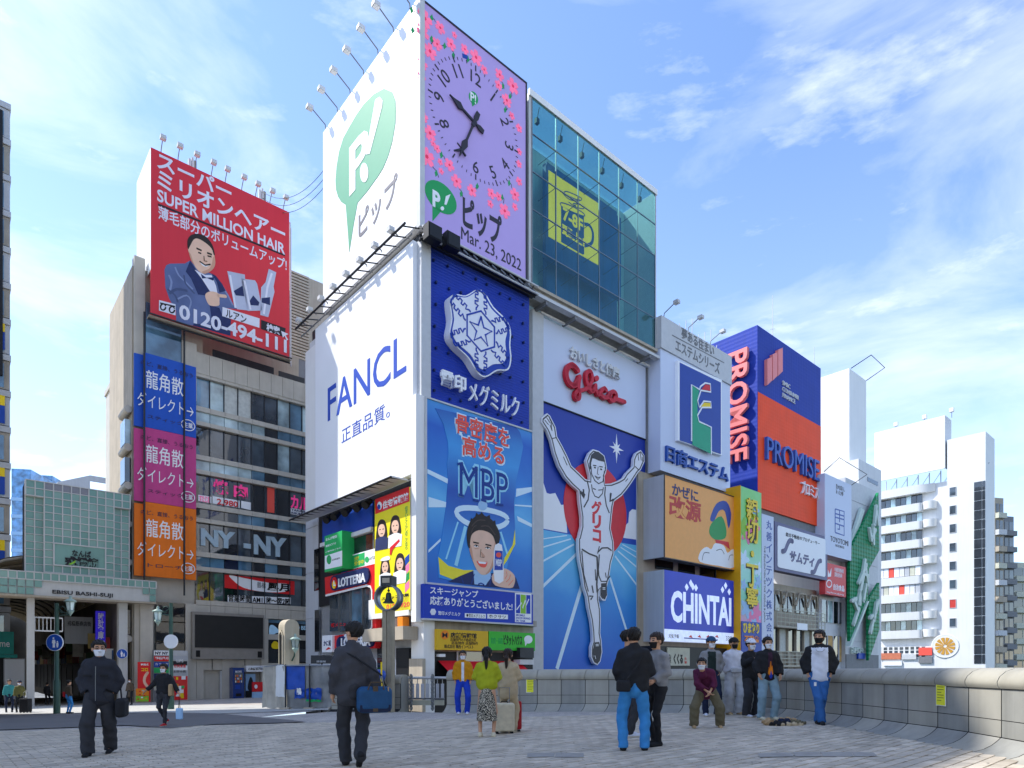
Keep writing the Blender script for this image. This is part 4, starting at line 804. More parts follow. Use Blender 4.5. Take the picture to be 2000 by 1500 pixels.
# yellow notices on the wall
def wall_notice(px, py0, py1, w_, lbl):
    k = ray(px, 0)[0]; best = min(range(len(WP)-1), key=lambda i: abs((WP[i].x+WP[i+1].x)/2/((WP[i].y+WP[i+1].y)/2)-k))
    c = (WP[best]+WP[best+1])/2; n_ = WN[best]; a = math.atan2(-n_.x*-1, -n_.y) ; fr = Fr(c-n_*.335, math.atan2(n_.x, -n_.y))
    z1 = fr.Z(px, py0, .01); z0 = fr.Z(px, py1, .01); s = fr.S(px, .01)
    q = T('notice', lbl, 'notice', fr, s, 0, z0); q.box('paper', s-w_/2, s+w_/2, .0, .012, z0, z1, 'notice_yellow'); q.box('plastic_sleeve', s-w_/2-.012, s+w_/2+.012, .0, .008, z0-.012, z1+.012, 'white_print')
    for i in range(7): q.box('print_line', s-w_*.36, s+w_*(.36 if i % 3 else .1), .012, .014, z1-(i+1)*(z1-z0)*.115-.005, z1-(i+1)*(z1-z0)*.115+.006, 'notice_ink')
mat('notice_yellow', '#f0ee3a', .5, var=.03); mat('notice_ink', '#8a8c3a', .6, var=0)
wall_notice(1837, 1331, 1377, .21, 'bright yellow paper notice on the nearer part of the curved parapet'); wall_notice(1037, 1325, 1352, .28, 'small yellow notice on the far straight part of the parapet')
# railing, rack and bench in the gap of the parapet
gp0, gp1 = Vector(gpt(842, 1391)), Vector(WB[2]); gfr = Fr(gp0+(gp0-gp1).normalized()*.9, math.atan2((gp1-gp0).y, (gp1-gp0).x) if (gp1-gp0).length > .2 else 0)
gfr = Fr(gpt(742, 1389), 0); zg = gz(*gpt(790, 1389))
t = T('steel_barrier', 'chained steel barrier with white vertical boards closing the parapet gap', 'barrier', gfr, gfr.S(810), 0, zg)
a, b = gfr.S(775), gfr.S(866)
t.part('top_rail', MB().tube([(a-.3, .0, zg+1.12), (b+.6, .0, zg+1.12)], .045, 'light_grey', 8)); mat('board_white', '#c9cdd6', .5, var=.06, streak=.15)
for i in range(9):
    s = gfr.S(786)+i*(gfr.S(864)-gfr.S(786))/8; t.box('board', s-.055, s+.055, -.05, -.02, zg+.42, zg+.92, 'board_white'); t.part('hook', MB().tube([(s, -.03, zg+.9), (s, 0, zg+1.1)], .014, 'light_grey', 4))
for px in (803, 845):
    s = gfr.S(px, .25); t.part('post', MB().tube([(s, .25, zg), (s, .25, zg+1.25)], .03, 'steel', 8)); lk_ = MB()
    for j in range(9): lk_.tube([(s+.05*math.cos(v), .28+.015*(j % 2), zg+.1+j*.135+.07*math.sin(v)) for v in [k*math.pi/4 for k in range(9)]], .016, 'steel', 4)
    t.part('chain', lk_)
t = T('cable_trough', 'long cream concrete trough lying below the steel barrier', 'trough', gfr, gfr.S(810), 0, zg); mat('cream', '#c6c6b4', .8, var=.1, bump=.1)
t.box('beam', gfr.S(773, -.1), b, -.3, -.06, zg+.17, zg+.34, 'cream'); t.box('foot', gfr.S(765, -.1), gfr.S(773, -.1), -.3, -.04, zg, zg+.36, 'cream'); t.box('upper_beam', gfr.S(773), b, -.4, -.2, zg+.36, zg+.42, 'grey')
# =============== far-left building (beige pharmacy building with long windows)
FP = Fr((-23.8, 43), UR)
def pz(py, px=384): return FP.Z(px, py)
sA, sB = FP.S(383), FP.S(606)
t = T('corner_shop_building', 'stone clad building with long window bands, banners and a red rooftop billboard', 'building', FP, 0, 0, -1.3)
sL = FP.S(262); zR = FP.Z(384, 690)
t.box('core', sL+.3, sB+4, -12, -.45, -1.5, 22.6, 'stone_panel'); t.box('roof_slab', sL+.2, sB+4, -12, -.1, 22.6, 23.0, 'stone_panel')
t.box('stair_tower', sL-.05, FP.S(296), -8, -.2, -1.4, 31.2-3.8, 'beige'); 
def bands(fr, a, b, zs, tag):
    return
for k in range(5):
    zb = 5.8+3.36*k; zt = zb+2.05
    n = 9; w_ = (sB+.4-sA)/n
    for i in range(n):
        m = ['win', 'win_blue', 'win_dark', 'win', 'win_pale', 'win'][int(rng.integers(6))] if k > 2 else ['win_dark', 'win'][i % 2]
        if k == 4 and i in (2, 3): m = 'curtain'
        if k == 4 and i == 6: m = 'win_pale'
        wn = t.box('window', sA+i*w_+.03, sA+(i+1)*w_-.03, -.4, -.3, zb+.04, zt-.04, m)
        t.box('mullion', sA+(i+1)*w_-.03, sA+(i+1)*w_+.03, -.4, -.22, zb, zt, 'dark_steel', parent=wn)
    for i in range(n):
        t.box('stone_panel', sA+i*w_+.008, sA+(i+1)*w_-.008, -.5, -.02, zb-.33, zb, 'stone_panel'); t.box('stone_panel', sA+i*w_+.008, sA+(i+1)*w_-.008, -.5, .0, zt, zt+.28, 'stone_panel')
        if k < 4:
            t.box('spandrel_glass', sA+i*w_+.02, sA+(i+1)*w_-.02, -.5, -.2, zt+.28, zt+1.0, 'win_pale' if (k == 3 and i < 5) or (k == 2 and i < 4) else 'win_blue' if rng.random() < .5 else 'win_dark')
n = 10; w_ = (sB+.4-sA)/n
for i in range(n): t.box('stone_panel', sA+i*w_+.01, sA+(i+1)*w_-.01, -.5, .04, 21.5, 22.9, 'stone_panel')
# lower front
zl = 5.45
n = 9; w_ = (sB+.4-sA)/n
for i in range(n):
    t.box('stone_panel', sA+i*w_+.01, sA+(i+1)*w_-.01, -.5, -.03, 4.75, 5.45, 'stone_panel')
for px0, px1 in ((384, 398), (434, 454), (510, 524)): t.box('stone_pier', FP.S(px0), FP.S(px1), -.5, .0, -1.3, 4.74, 'stone_panel')
for i in range(4): t.box('stone_panel', FP.S(384+i*32), FP.S(414+i*32), -.5, -.06, .95, 1.7, 'stone_panel')
t.box('entrance', FP.S(399), FP.S(433), -3, -.6, -1.2, .95, 'dark'); t.box('door_frame', FP.S(431), FP.S(436), -.6, -.1, -1.2, .9, 'light_grey'); t.box('interior_glow', FP.S(405), FP.S(425), -2.95, -2.9, -1.1, .3, 'warm')
for i, (a, b, z0, z1, m) in enumerate(((524, 606, 3.6, 4.7, 'win_blue'), (524, 606, -1.2, 3.2, 'win_dark'))): t.box('window', FP.S(a), FP.S(b), -.5, -.2, z0, z1, m)
t.box('stone_panel', FP.S(524), FP.S(606), -.5, -.05, 3.2, 3.6, 'stone_panel'); t.box('stone_panel', FP.S(524), FP.S(606), -.5, -.05, 1.1, 1.45, 'stone_panel')
# glazed corner bay and stair windows
t.box('window', FP.S(284), FP.S(354), -.4, .1, 20.9, 25.2, 'win_blue'); t.box('penthouse', sL+.2, FP.S(400), -7, -.5, 22.9, 26.5, 'beige'); t.part('upper_panel', MB().box(FP.S(354), sA, -.5, .12, 19.5, 23.4, 'stone_panel').box(FP.S(262), FP.S(283), -.6, .1, 19.5, 28, 'stone_panel'))
for i in range(5):
    z0 = -1.2+i*1.35; t.box('window', FP.S(305), FP.S(360), -.5, .02, z0+.03, z0+1.3, 'win_dark')
t.box('stone_pier', FP.S(362), sA, -.5, .05, -1.3, 5.5, 'stone_panel'); t.box('stone_pier', FP.S(262), FP.S(284), -.6, .06, -1.3, 6, 'stone_panel')
SF = Fr(FP.w(sL-.05, -.2), UL)       # street side of that building
zS = SF.Z(228, 560)
mb = MB(); zt1, zt2 = 27.4, 27.4
t.box('side_wall', sL-.08, sL-.05, -8, -.2, -1.3, 27.4, 'beige')
for i in range(8):
    z0 = 3.0+i*2.5
    if i < 6: t.part('side_window', MB().box(sL-.45, sL-.1, -1.9, -.5, z0+.3, z0+1.9, 'win_pale' if i % 2 else 'win'))
    if i < 7: t.part('side_ledge', MB().tube([(sL-.3, -.2, z0), (sL-.3, -2.2, z0)], .25, 'stone_panel', 8))
t.box('balustrade', FP.S(420), FP.S(540), -.6, -.5, 23.0, 23.7, 'dark_steel'); t.box('balustrade', FP.S(550), FP.S(600), -.6, -.5, 23.0, 23.6, 'dark_steel')
t.box('penthouse', FP.S(400), FP.S(600), -6, -1.6, 23.0, 25.6, 'beige')
# writing in the windows
q = T('window_lettering', 'large pink and pale letters and price boards inside the window bands', 'window signs', FP, sA, -.3, 5)
mat('neon_pink', '#e0408a', .5, emit=.15); mat('letter_pale', '#a9bfcb', .5)
c7 = zoomer(220, 640, 2.5)
def W7(tx, a, b, m, bold=.01, d=-.28, th=.04, **k): q.text(tx, c7(a)[0], c7(b)[0], m, d, th, bold, **k)
W7('焼', (490, 808), (565, 750), 'neon_pink', .03); W7('肉', (592, 825), (660, 772), 'neon_pink', .03); W7('カル', (870, 880), (955, 830), 'neon_pink', .03)
q.art('price_board', c7((488, 822), (620, 845), (620, 880), (488, 858)), 'white_print', -.28, .02); W7('2,980', (510, 866), (612, 850), 'shop_red', .02, -.25, .02); q.art('price_board', c7((628, 845), (680, 855), (680, 892), (628, 880)), 'white_print', -.28, .02)
q.art('price_board', c7((418, 815), (482, 825), (482, 858), (418, 845)), 'white_print', -.28, .02); W7('すたじお', (424, 848), (476, 826), 'neon_pink', 0, -.25, .02)
q.art('price_board', c7((870, 880), (955, 895), (955, 925), (870, 910)), 'white_print', -.28, .02); W7('YAKINIK\nRIKIMAR', (872, 908), (953, 896), 'navy', .01, -.25, .02)
q.art('menu_board', c7((755, 780), (790, 785), (790, 905), (755, 900)), 'coral', -.28, .02)
W7('NY', (430, 1062), (600, 1000), 'letter_pale', .05, th=.1); W7('NY', (690, 1105), (850, 1030), 'letter_pale', .05, th=.1); q.art('square_dot', c7((640, 1052), (675, 1056), (675, 1080), (640, 1075)), 'letter_pale', -.28, .08)
q.art('red_banner', c7((545, 1205), (888, 1238), (888, 1305), (545, 1270)), 'shop_red', -.28, .02)
q.art('white_swash', smooth(c7((570,1208),(640,1222),(760,1245),(850,1250),(868,1270),(840,1290),(740,1290),(640,1270),(590,1235)), 3, True), 'white_print', -.26, .01)
W7('風月', (755, 1282), (862, 1252), 'black', .04, -.25, .02); W7('鶴橋', (706, 1270), (748, 1244), 'grey', .0, -.25, .02)
q.art('hours_board', c7((562, 1306), (870, 1318), (870, 1350), (562, 1338)), 'white_print', -.28, .02); W7('営業時間 AM11時〜翌2時', (566, 1336), (866, 1322), 'black', .02, -.25, .02)
# blank LED screen
t = T('blank_led_screen', 'large switched off dark LED screen with two speakers below', 'screen', FP, FP.S(443), .1, 1.5); mat('led_off', '#262626', .6, var=.12, scale=2); mat('steel_panel', '#8f8a83', .45, var=.1)
t.box('housing', FP.S(372), FP.S(512), .05, .45, 1.72, 4.95, 'steel_panel'); t.box('screen', FP.S(377), FP.S(509), .45, .5, 2.5, 4.75, 'led_off')
for px in (383, 503): t.box('speaker_grille', FP.S(px-4), FP.S(px+4), .45, .48, 1.85, 2.3, 'black')
# red rooftop billboard
mat('bill_red', '#d8323f', .5, var=.03, scale=.3, streak=.05); mat('bill_white', '#dfe0ee', .5, var=0)
t = T('red_rooftop_billboard', 'large red rooftop billboard with a man in a grey suit and hair care bottles', 'billboard', FP, FP.S(430, .8), .5, 22)
dB = .9; z0 = FP.Z(297, 614, dB); z1 = FP.Z(294, 287, dB); s0, s1 = FP.S(295, dB), FP.S(565, dB)
t.box('sign_board', s0, s1, dB-.25, dB, z0, z1, 'bill_red'); t.box('return_board', s0-.02, s0, -3.2, dB-.02, z0+2.9, z1, 'white_print'); t.box('back_board', s0, s1, -3.2, -3.0, z0+2.9, z1-.2, 'offwhite')
t.part('edge_lattice', MB().tube([(s1+.3, dB-.6, z0), (s1+.3, dB-.6, z1-.3)], .05, 'light_grey').tube([(s1+.6, dB-1.2, z0), (s1+.6, dB-1.2, z1-.3)], .05, 'light_grey'))
t.part('service_walk', MB().tube([(s0-.2, dB+.5, z0-.2), (s1, dB+.5, z0-.2)], .05, 'dark_steel').tube([(s0-.2, dB+.1, z0-.4), (s1, dB+.1, z0-.4)], .06, 'dark_steel').box(s0-.2, s1, dB-.2, dB+.4, z0-.3, z0-.25, 'beige'))
c8 = zoomer(240, 240, 3.125); c9 = zoomer(290, 440, 5.769)
for tx, a, b, bo, sh in (('スーパー', (307, 327), (452, 363), .025, 0), ('ミリオンヘアー', (307, 364), (557, 443), .025, 0), ('SUPER MILLION HAIR', (307, 392), (557, 477), .02, 0), ('薄毛部分のボリュームアップ!', (309, 427), (560, 506), .012, 0)): t.text(tx, a, b, 'bill_white', dB, .02, bo, sh)
t.line('rule_print', [c8((215, 497), (990, 808))], .13, 'ink', dB, .02)
t.art('suit_print', smooth(c9((180,500),(200,450),(240,432),(330,430),(410,430),(470,395),(560,500),(700,540),(770,600),(830,660),(900,780),(960,900),(1000,945),(900,935),(838,925),(830,1010),(930,1060),(925,1245),(700,1185),(500,1130),(312,1082),(310,960),(235,830),(190,700)), 1, True), 'suit_grey' if 0 else mat('suit_grey', '#5d6c98', .6, var=.3, scale=.5) and 'suit_grey', dB, .01)
t.art('lapel_print', [c9((470,395),(420,520),(480,600),(560,780),(640,790),(690,740),(600,600)), c9((710,540),(770,640),(800,760),(870,740),(830,660),(760,570)), c9((690,900),(800,930),(830,1010),(930,1060),(925,1245),(700,1185),(500,1130),(510,1110),(720,1120))], 'suit', dB+.01, .006)
t.art('shirt_print', c9((520,500),(600,600),(690,740),(780,780),(760,680),(710,560),(640,560)), 'bill_white', dB+.012, .006); t.art('bow_tie_print', c9((590,545),(650,590),(740,585),(730,625),(660,595),(605,600)), 'navy', dB+.019, .004)
t.art('face_print', smooth(c9((440,240),(470,180),(540,140),(640,180),(715,250),(745,350),(752,440),(720,500),(640,545),(560,510),(490,400),(460,320)), 3, True), 'skin_print', dB+.014, .01)
t.art('hair_print', smooth(c9((445,270),(440,170),(480,110),(560,95),(650,130),(720,220),(748,330),(735,330),(710,260),(640,195),(560,150),(510,160),(470,230)), 3, True), 'hair_print', dB+.02, .01)
t.line('feature_print', [c9((540,258),(600,285)), c9((660,310),(715,330)), c9((560,305),(595,318)), c9((665,345),(710,355)), c9((625,345),(630,400),(660,405)), c9((575,405),(640,450),(700,440))], [.12, .12, .1, .1, .05, .1], 'hair_print', dB+.026, .004)
t.art('face_shade_print', [smooth(c9((745,350),(752,440),(720,500),(650,543),(600,525),(680,490),(715,430),(725,370)), 3, True), smooth(c9((625,350),(640,400),(668,408),(650,418),(618,398)), 3, True), smooth(c9((455,300),(480,390),(520,450),(500,400),(478,330)), 3, True)], 'skin_shade', dB+.025, .0015)
t.art('teeth_print', smooth(c9((580,410),(640,446),(695,442),(650,468),(605,448)), 2, True), 'white_print', dB+.031, .002)
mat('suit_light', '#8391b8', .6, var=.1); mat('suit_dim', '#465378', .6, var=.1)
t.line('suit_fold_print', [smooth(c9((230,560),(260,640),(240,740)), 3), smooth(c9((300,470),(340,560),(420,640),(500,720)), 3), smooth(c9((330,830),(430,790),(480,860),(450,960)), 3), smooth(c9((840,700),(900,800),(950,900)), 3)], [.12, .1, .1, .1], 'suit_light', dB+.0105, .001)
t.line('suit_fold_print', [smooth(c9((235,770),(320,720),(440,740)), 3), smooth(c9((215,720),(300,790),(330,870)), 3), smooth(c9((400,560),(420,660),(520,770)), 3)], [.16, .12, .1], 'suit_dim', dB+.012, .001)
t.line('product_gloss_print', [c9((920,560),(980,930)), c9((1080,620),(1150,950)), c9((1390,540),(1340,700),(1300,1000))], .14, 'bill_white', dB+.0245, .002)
t.art('hand_print', smooth(c9((640,780),(700,745),(790,770),(800,860),(790,905),(700,905),(660,860)), 3, True), 'skin_print', dB+.018, .01); t.line('finger_print', [c9((780,790),(865,800))], .22, 'skin_print', dB+.018, .011, round_=1)
mat('tube', '#b8bfd6', .4, var=.15, scale=.6)
t.art('product_print', [c9((888,515),(1085,555),(1090,620),(1120,960),(1000,945),(960,860)), c9((1040,600),(1200,620),(1225,660),(1285,960),(1120,965)), c9((1355,490),(1440,530),(1410,690),(1420,750),(1350,1035),(1260,1010),(1270,700),(1320,640))], 'tube', dB+.012, .012)
t.art('product_label_print', [c9((960,740),(1060,680),(1080,800),(985,790)), c9((1140,850),(1180,790),(1250,870),(1240,905),(1150,900)), c9((1275,820),(1370,810),(1370,900),(1275,870))], 'suit', dB+.024, .004)
t.art('phone_plate', c9((120,842),(305,890),(305,1015),(118,960)), 'bill_white', dB+.02, .006); t.line('loop_mark', [c9((130,875),(300,915)), circ(*c9((165,920))[0], 5, 6), circ(*c9((265,950))[0], 5, 6)], .09, 'ink', dB+.026, .006)
t.text('0120-494-111', (350, 622), (560, 664), 'bill_white', dB+.03, .01, .03)
t.art('search_box', c9((835,920),(1252,1050),(1250,1155),(830,1022)), 'bill_white', dB+.022, .006); t.art('search_button', c9((1270,1065),(1545,1160),(1540,1262),(1268,1168)), 'ink', dB+.022, .006)
t.text('ルアン', c9((870, 1030))[0], c9((1105, 1025))[0], 'ink', dB+.028, .006, .02); t.text('検索', c9((1330, 1190))[0], c9((1480, 1150))[0], 'bill_white', dB+.028, .006, .03)
t.art('cursor_print', c9((1495,1190),(1578,1225),(1545,1240),(1575,1290),(1555,1295),(1535,1245),(1515,1265)), 'bill_white', dB+.03, .006)
for i, px in enumerate((313, 346, 379, 411, 438, 470, 497, 525, 551)):
    s = FP.S(px, .3); arm_lamp('round gooseneck lamp on top of the red billboard, %s from its white edge' % ordn[i], FP, s, .5, z1, .5, .9, 'gooseneck lamps on the red billboard', r=.03)
for i, (px, zt) in enumerate(((379, 3.0), (516, 3.2))):
    s = FP.S(px, -2); q = T('roof_antenna', ('phone antenna mast with side panels, behind the third gooseneck lamp', 'phone antenna mast carrying the overhead cables')[i], 'antenna', FP, s, -2.4, z1-1)
    q.part('mast', MB().tube([(s, -2.4, z1-2), (s, -2.4, z1+zt)], .09, 'light_grey', 8)); q.box('antenna_panel', s-.28, s-.12, -2.5, -2.3, z1+zt-1.8, z1+zt-.2, 'light_grey'); q.box('antenna_panel', s+.12, s+.28, -2.6, -2.4, z1+zt-1.3, z1+zt-.1, 'grey')
    if i:
        cb = MB()
        for k in range(3):
            p0 = Vector((s, -2.4, z1+zt-.2-.5*k)); e = FL.w(-11.4, -.5); e2 = Vector((e.x, e.y)); lp = (e2-FP.o); p1 = Vector((lp.dot(FP.u), lp.dot(FP.n), 35.0-k*.6))
            cb.tube([p0.lerp(p1, f)-Vector((0, 0, 4*f*(1-f)*1.4)) for f in [j/14 for j in range(15)]], .02, 'dark', 4)
        q.part('cable', cb)
# three stacked banners wrapped over the column
mat('ban_blue', '#1c56c0', .55, var=.05, streak=.06); mat('ban_pink', '#c84488', .55, var=.05, streak=.06); mat('ban_orange', '#ee7712', .55, var=.05, streak=.06); mat('ban_ink', '#3a3552', .6, var=0)
zt = FP.Z(283, 688, .35); per = (zt-FP.Z(283, 1125, .35))/3; l0 = Vector(FP.loc(285, 757, .35)); l1 = Vector(FP.loc(358, 741, .35)); d0_ = Vector(FP.loc(285, 786, .35)); d1_ = Vector(FP.loc(362, 783, .35))
for k, (cn, m) in enumerate((('blue', 'ban_blue'), ('magenta', 'ban_pink'), ('orange', 'ban_orange'))):
    t = T('vertical_banner', '%s banner with white throat remedy lettering, %s of the three on the column' % (cn, ('top', 'middle', 'lowest')[k]), 'banner', FP, FP.S(320), .3, zt-per*(k+1), group='three stacked banners')
    za, zb = zt-per*(k+1), zt-per*k
    t.box('cloth', FP.S(281, .35), FP.S(359, .35), .12, .35, za+.01, zb-.01, m); t.box('cloth', FP.S(262, .2), FP.S(281, .2)+.05, .05, .2, za+.01, zb-.15, m); t.box('cloth', FP.S(360, .28), FP.S(383, .28), .05, .28, za+.01, zb-.01, m)
    o_ = t.off
    def RT(tx, a, b, mm, bo, th=.02):
        me = bpy.data.meshes.new('lettering'); ob = t.put('lettering', me); TEXTS.append((me, tx, (a.x, a.y-per*k), (b.x, b.y-per*k), .35-o_[1], th, MT[mm], bo, 0, o_, False))
    RT('龍角散', l0, l1, 'white_print', .004); RT('ダイレクト→', Vector((FP.S(268, .35), d0_.y-.3)), Vector((FP.S(378, .35), d0_.y+.62)), 'white_print', .0)
    RT(('スティック', 'スティック', 'トローチ')[k], d0_-Vector((-.1, 1.0)), Vector((d0_.x+2.2, d0_.y-.75)), 'ban_ink', 0); RT('のど、直接、うるおう', l0+Vector((-.3, 1.45)), Vector((l1.x+.6, l0.y+1.75)), 'ban_ink', 0)
    cx_ = FP.S(367, .3); mb = MB(); strip(mb, [Vector((cx_+.42*math.cos(a), za+.75+.36*math.sin(a))) for a in [i*math.pi/10 for i in range(21)]], .05, .28, .36, 'white_print'); t.part('seal_ring', mb)
    RT('生薬', Vector((cx_-.3, za+.55+per*k)), Vector((cx_+.3, za+.92+per*k)), 'white_print', .01)
for px in (281.5, 359.5):
    s = FP.S(px, .36); single('drain_pipe', 'dark downpipe running down the banners on the %s edge' % ('narrow' if px < 300 else 'wide'), 'pipe', FP, MB().tube([(s, .42, 6), (s, .42, zt+2.6)], .06, 'dark_steel', 8), s, .42, 6)
# grey slatted block behind
t = T('slatted_block', 'tan louvred plant block on the roof behind the red billboard', 'building', FP, FP.S(585), -6, 22)
a, b = FP.S(566, -6), FP.S(604, -6); z0, z1 = FP.Z(585, 700, -6), FP.Z(566, 523, -6)
t.box('core', a, b+3, -10, -6.3, z0, z1, 'beige')
for i in range(28): t.box('slat', a, b, -6.3, -6.05, z0+i*(z1-z0)/28, z0+(i+.6)*(z1-z0)/28, 'beige')
t.box('lower_wall', a, b+3, -9, -6.1, 15, z0, 'grey')
# =============== arcade gate =================================================
mat('tile_green', '#7ea89f', .2, var=.15, scale=.8, streak=.1); mat('tile_green_b', '#8fb3a9', .2, var=.15, scale=.8, streak=.1); mat('tile_dusk', '#8a8a92', .2, var=.1); mat('gate_white', '#c9cac8', .5, var=.05, streak=.1)
dT = .6; gz0 = FP.Z(253, 1130, dT); gz1 = FP.Z(253, 967, dT); ga, gb = FP.S(50, dT), FP.S(254, dT)
t = T('arcade_gate', 'green tiled shopping arcade gate with a grid front and pale name beam', 'gate', FP, (ga+gb)/2, dT, -1.3)
t.box('back_wall', ga, gb, -1.5, dT-.35, gz0-1.5, gz1-.05, 'dark')
nx, ny = 12, 12; w_, h_ = (gb-ga)/nx, (gz1-gz0)/ny
tm = [MB().box(.03, w_-.03, -.02, .0, .03, h_-.03, m).mesh() for m in ('tile_green', 'tile_green_b', 'tile_dusk')]
wm = MB()
for i in range(nx):
    for j in range(ny):
        if 3 <= i <= 8 and 1 <= j <= 3: continue
        dd = -.3 if (i in (0, 1, 10, 11) and j < 10) else 0
        ob = t.put('tile', tm[2 if (j == 11 and 2 <= i <= 6) else int(rng.random() < .35)]); s = ga+i*w_; ob.location = (s-t.off[0], -(dT+dd-t.off[1]), gz0+j*h_-t.off[2])
gm = MB()
for i in range(nx+1): gm.box(ga+i*w_-.03, ga+i*w_+.03, dT-.36, dT+.05, gz0+(10*h_ if i in (0, 1, 11, 12) else 0), gz1, 'gate_white')
for i in (0, 1, 2, 10, 11, 12): gm.box(ga+i*w_-.028, ga+i*w_+.028, dT-.4, dT-.25, gz0, gz0+10*h_, 'gate_white')
for j in range(ny+1):
    gm.box(ga+(2*w_ if j < 10 else 0), gb-(2*w_ if j < 10 else 0), dT-.35, dT+.04, gz0+j*h_-.025, gz0+j*h_+.025, 'gate_white')
    if j < 10: gm.box(ga, ga+2*w_, dT-.4, dT-.26, gz0+j*h_-.02, gz0+j*h_+.02, 'gate_white'); gm.box(gb-2*w_, gb, dT-.4, dT-.26, gz0+j*h_-.02, gz0+j*h_+.02, 'gate_white')
t.part('grid_frame', gm)
t.box('name_glass', ga+3*w_+.05, ga+9*w_-.05, dT-.3, dT+.06, gz0+h_+.05, gz0+4*h_-.05, 'tile_green'); rim(t, 'name_frame', ga+3*w_+.05, ga+9*w_-.05, gz0+h_+.05, gz0+4*h_-.05, .07, dT-.3, dT+.12, 'gate_white')
ca = zoomer(0, 900, 5); t.text('なんば', ca((705, 930))[0], ca((890, 885))[0], 'ink', dT+.06, .05, .02); t.text('戎橋筋', ca((635, 1025))[0], ca((960, 955))[0], 'ink', dT+.06, .05, .05); t.art('green_stroke', ca((670,1010),(740,970),(735,995),(690,1015)), 'lime', dT+.13, .02)
# beam with tiles above
b0, b1 = FP.S(-150, dT+.4), FP.S(305, dT+.4); bz0, bz1 = FP.Z(305, 1176, dT+.4), FP.Z(305, 1136, dT+.4); th_ = (bz1-bz0)/3; dd = dT+.4
n = 28; tw = (b1-b0)/n
t.box('beam_core', b0, b1, -.8, dd-.1, bz0, bz1, 'gate_white'); bt = [MB().box(.03, tw-.03, -.02, .0, .03, th_-.03, m).mesh() for m in ('tile_green', 'tile_green_b')]
for i in range(n):
    for j in (2, 1, 0):
        if j == 2 or (j == 1 and i >= n-2) or (j == 0 and i == n-1) or (j == 1 and i < 13) or (j == 0 and i < 12):
            ob = t.put('tile', bt[int(rng.random() < .4)]); ob.location = (b0+i*tw-t.off[0], -(dd-t.off[1]), bz0+j*th_-t.off[2])
gm = MB()
for i in range(n+1): gm.box(b0+i*tw-.03, b0+i*tw+.03, dd-.1, dd+.03, bz0+2*th_, bz1, 'gate_white')
gm.box(b0, b1, dd-.1, dd+.03, bz1-.03, bz1+.03, 'gate_white'); gm.box(b0, b1, dd-.1, dd+.03, bz0+2*th_-.03, bz0+2*th_+.03, 'gate_white')
t.part('beam_frame', gm); t.box('soffit', b0, b1, -.8, dd+.02, bz0-.12, bz0-.01, 'beige')
t.text('EBISU BASHI-SUJI', ca((512, 1308))[0], ca((1102, 1297))[0], 'ink', dd-.09, .04, .015)
for px, w2 in ((60, .35), (240, .5), (286, .75)): s = FP.S(px, .2); t.box('pillar', s-w2/2, s+w2/2, -.3, .3, -1.5, bz0-.12, 'gate_white' if px < 250 else 'stone_panel')
# arcade hall behind the gate
AF = Fr(FP.w(ga, 0), UR); t = T('arcade_hall', 'dim covered shopping arcade with arched roof and shop signs seen through the gate', 'arcade', FP, (ga+gb)/2, -20, -1.3)
sl_, sr_ = FP.S(70, 0), FP.S(238, 0)
mat('hall_wall', '#6d665c', .7, var=.3, scale=.6); mat('vault', '#d8c8a8', .6, var=.1, scale=.5)
t.box('side_wall', sr_, sr_+.3, -60, -.8, -2, 6, 'hall_wall'); t.box('side_wall', sl_-3.3, sl_-3, -60, -.8, -2, 6, 'hall_wall'); t.box('end_wall', sl_-3, sr_, -62, -61, -2, 12, 'hall_wall')
mb = MB(); rows = []
for y in range(0, 60, 2): rows.append([((sl_-3+sr_)/2+((sr_-sl_+3)/2)*math.cos(a), -2-y, 6+2.2*math.sin(a)) for a in [k*math.pi/12 for k in range(13)]])
mb.grid(rows, 'vault'); t.part('vault_roof', mb)
for y in range(0, 50, 4): t.part('roof_rib', MB().tube([((sl_-3+sr_)/2+((sr_-sl_+3)/2-.15)*math.cos(a), -2-y, 6+2.05*math.sin(a)) for a in [k*math.pi/10 for k in range(11)]], .09, 'beige', 5))
cols = ['#b04038', '#c9b070', '#3f5f8a', '#d0cfc8', '#5a7a54', '#a8a090']
for i in range(9): mat('shop_%d' % i, cols[i % 6], .6, var=.25, scale=1.5)
for i in range(14):
    y = -2.5-i*3.8; t.box('shopfront', sr_-.06, sr_, y-3.2, y, -1.3, 1.4, 'dark'); t.box('shop_sign', sr_-.8, sr_-.05, y-1.4, y-1.2, 2.0+.5*(i % 3), 3.2+.4*(i % 2), 'shop_%d' % (i % 6)); t.box('shop_fascia', sr_-.1, sr_-.06, y-3.4, y, 1.5, 2.3, 'shop_%d' % ((i+2) % 6))
    t.box('shopfront', sl_-3, sl_-2.9, y-3.2, y, -1.3, 1.4, 'shop_%d' % ((i+3) % 6))
q = T('blue_watch_shop_sign', 'tall ultramarine hanging sign with four pale characters beyond the gate', 'sign', FP, FP.S(196, -3), -3, 2); mat('ultra', '#2b1fa8', .5, emit=.25)
s0, z0 = FP.loc(187, 1256, -3); s1, z1 = FP.loc(206, 1194, -3); q.box('sign_board', s0, s1, -3.2, -3, z0, z1, 'ultra'); q.text('時計倉庫', (191, 1248), (203, 1197), 'white_print', -3, .02, .02, vertical=True); q.text('TOKIA', (189, 1255.5), (205, 1251), 'white_print', -3, .02, .01)
q = T('white_arcade_board', 'faded white hanging board below the arcade roof', 'sign', FP, FP.S(150, -8), -8, 2); s0, z0 = FP.loc(126, 1257, -8); s1, z1 = FP.loc(181, 1206, -8); q.box('sign_board', s0, s1, -8.2, -8, z0, z1, 'grey_wall'); q.text('戎橋筋商店街', (132, 1222), (178, 1214), 'ink', -8, .02, .01)
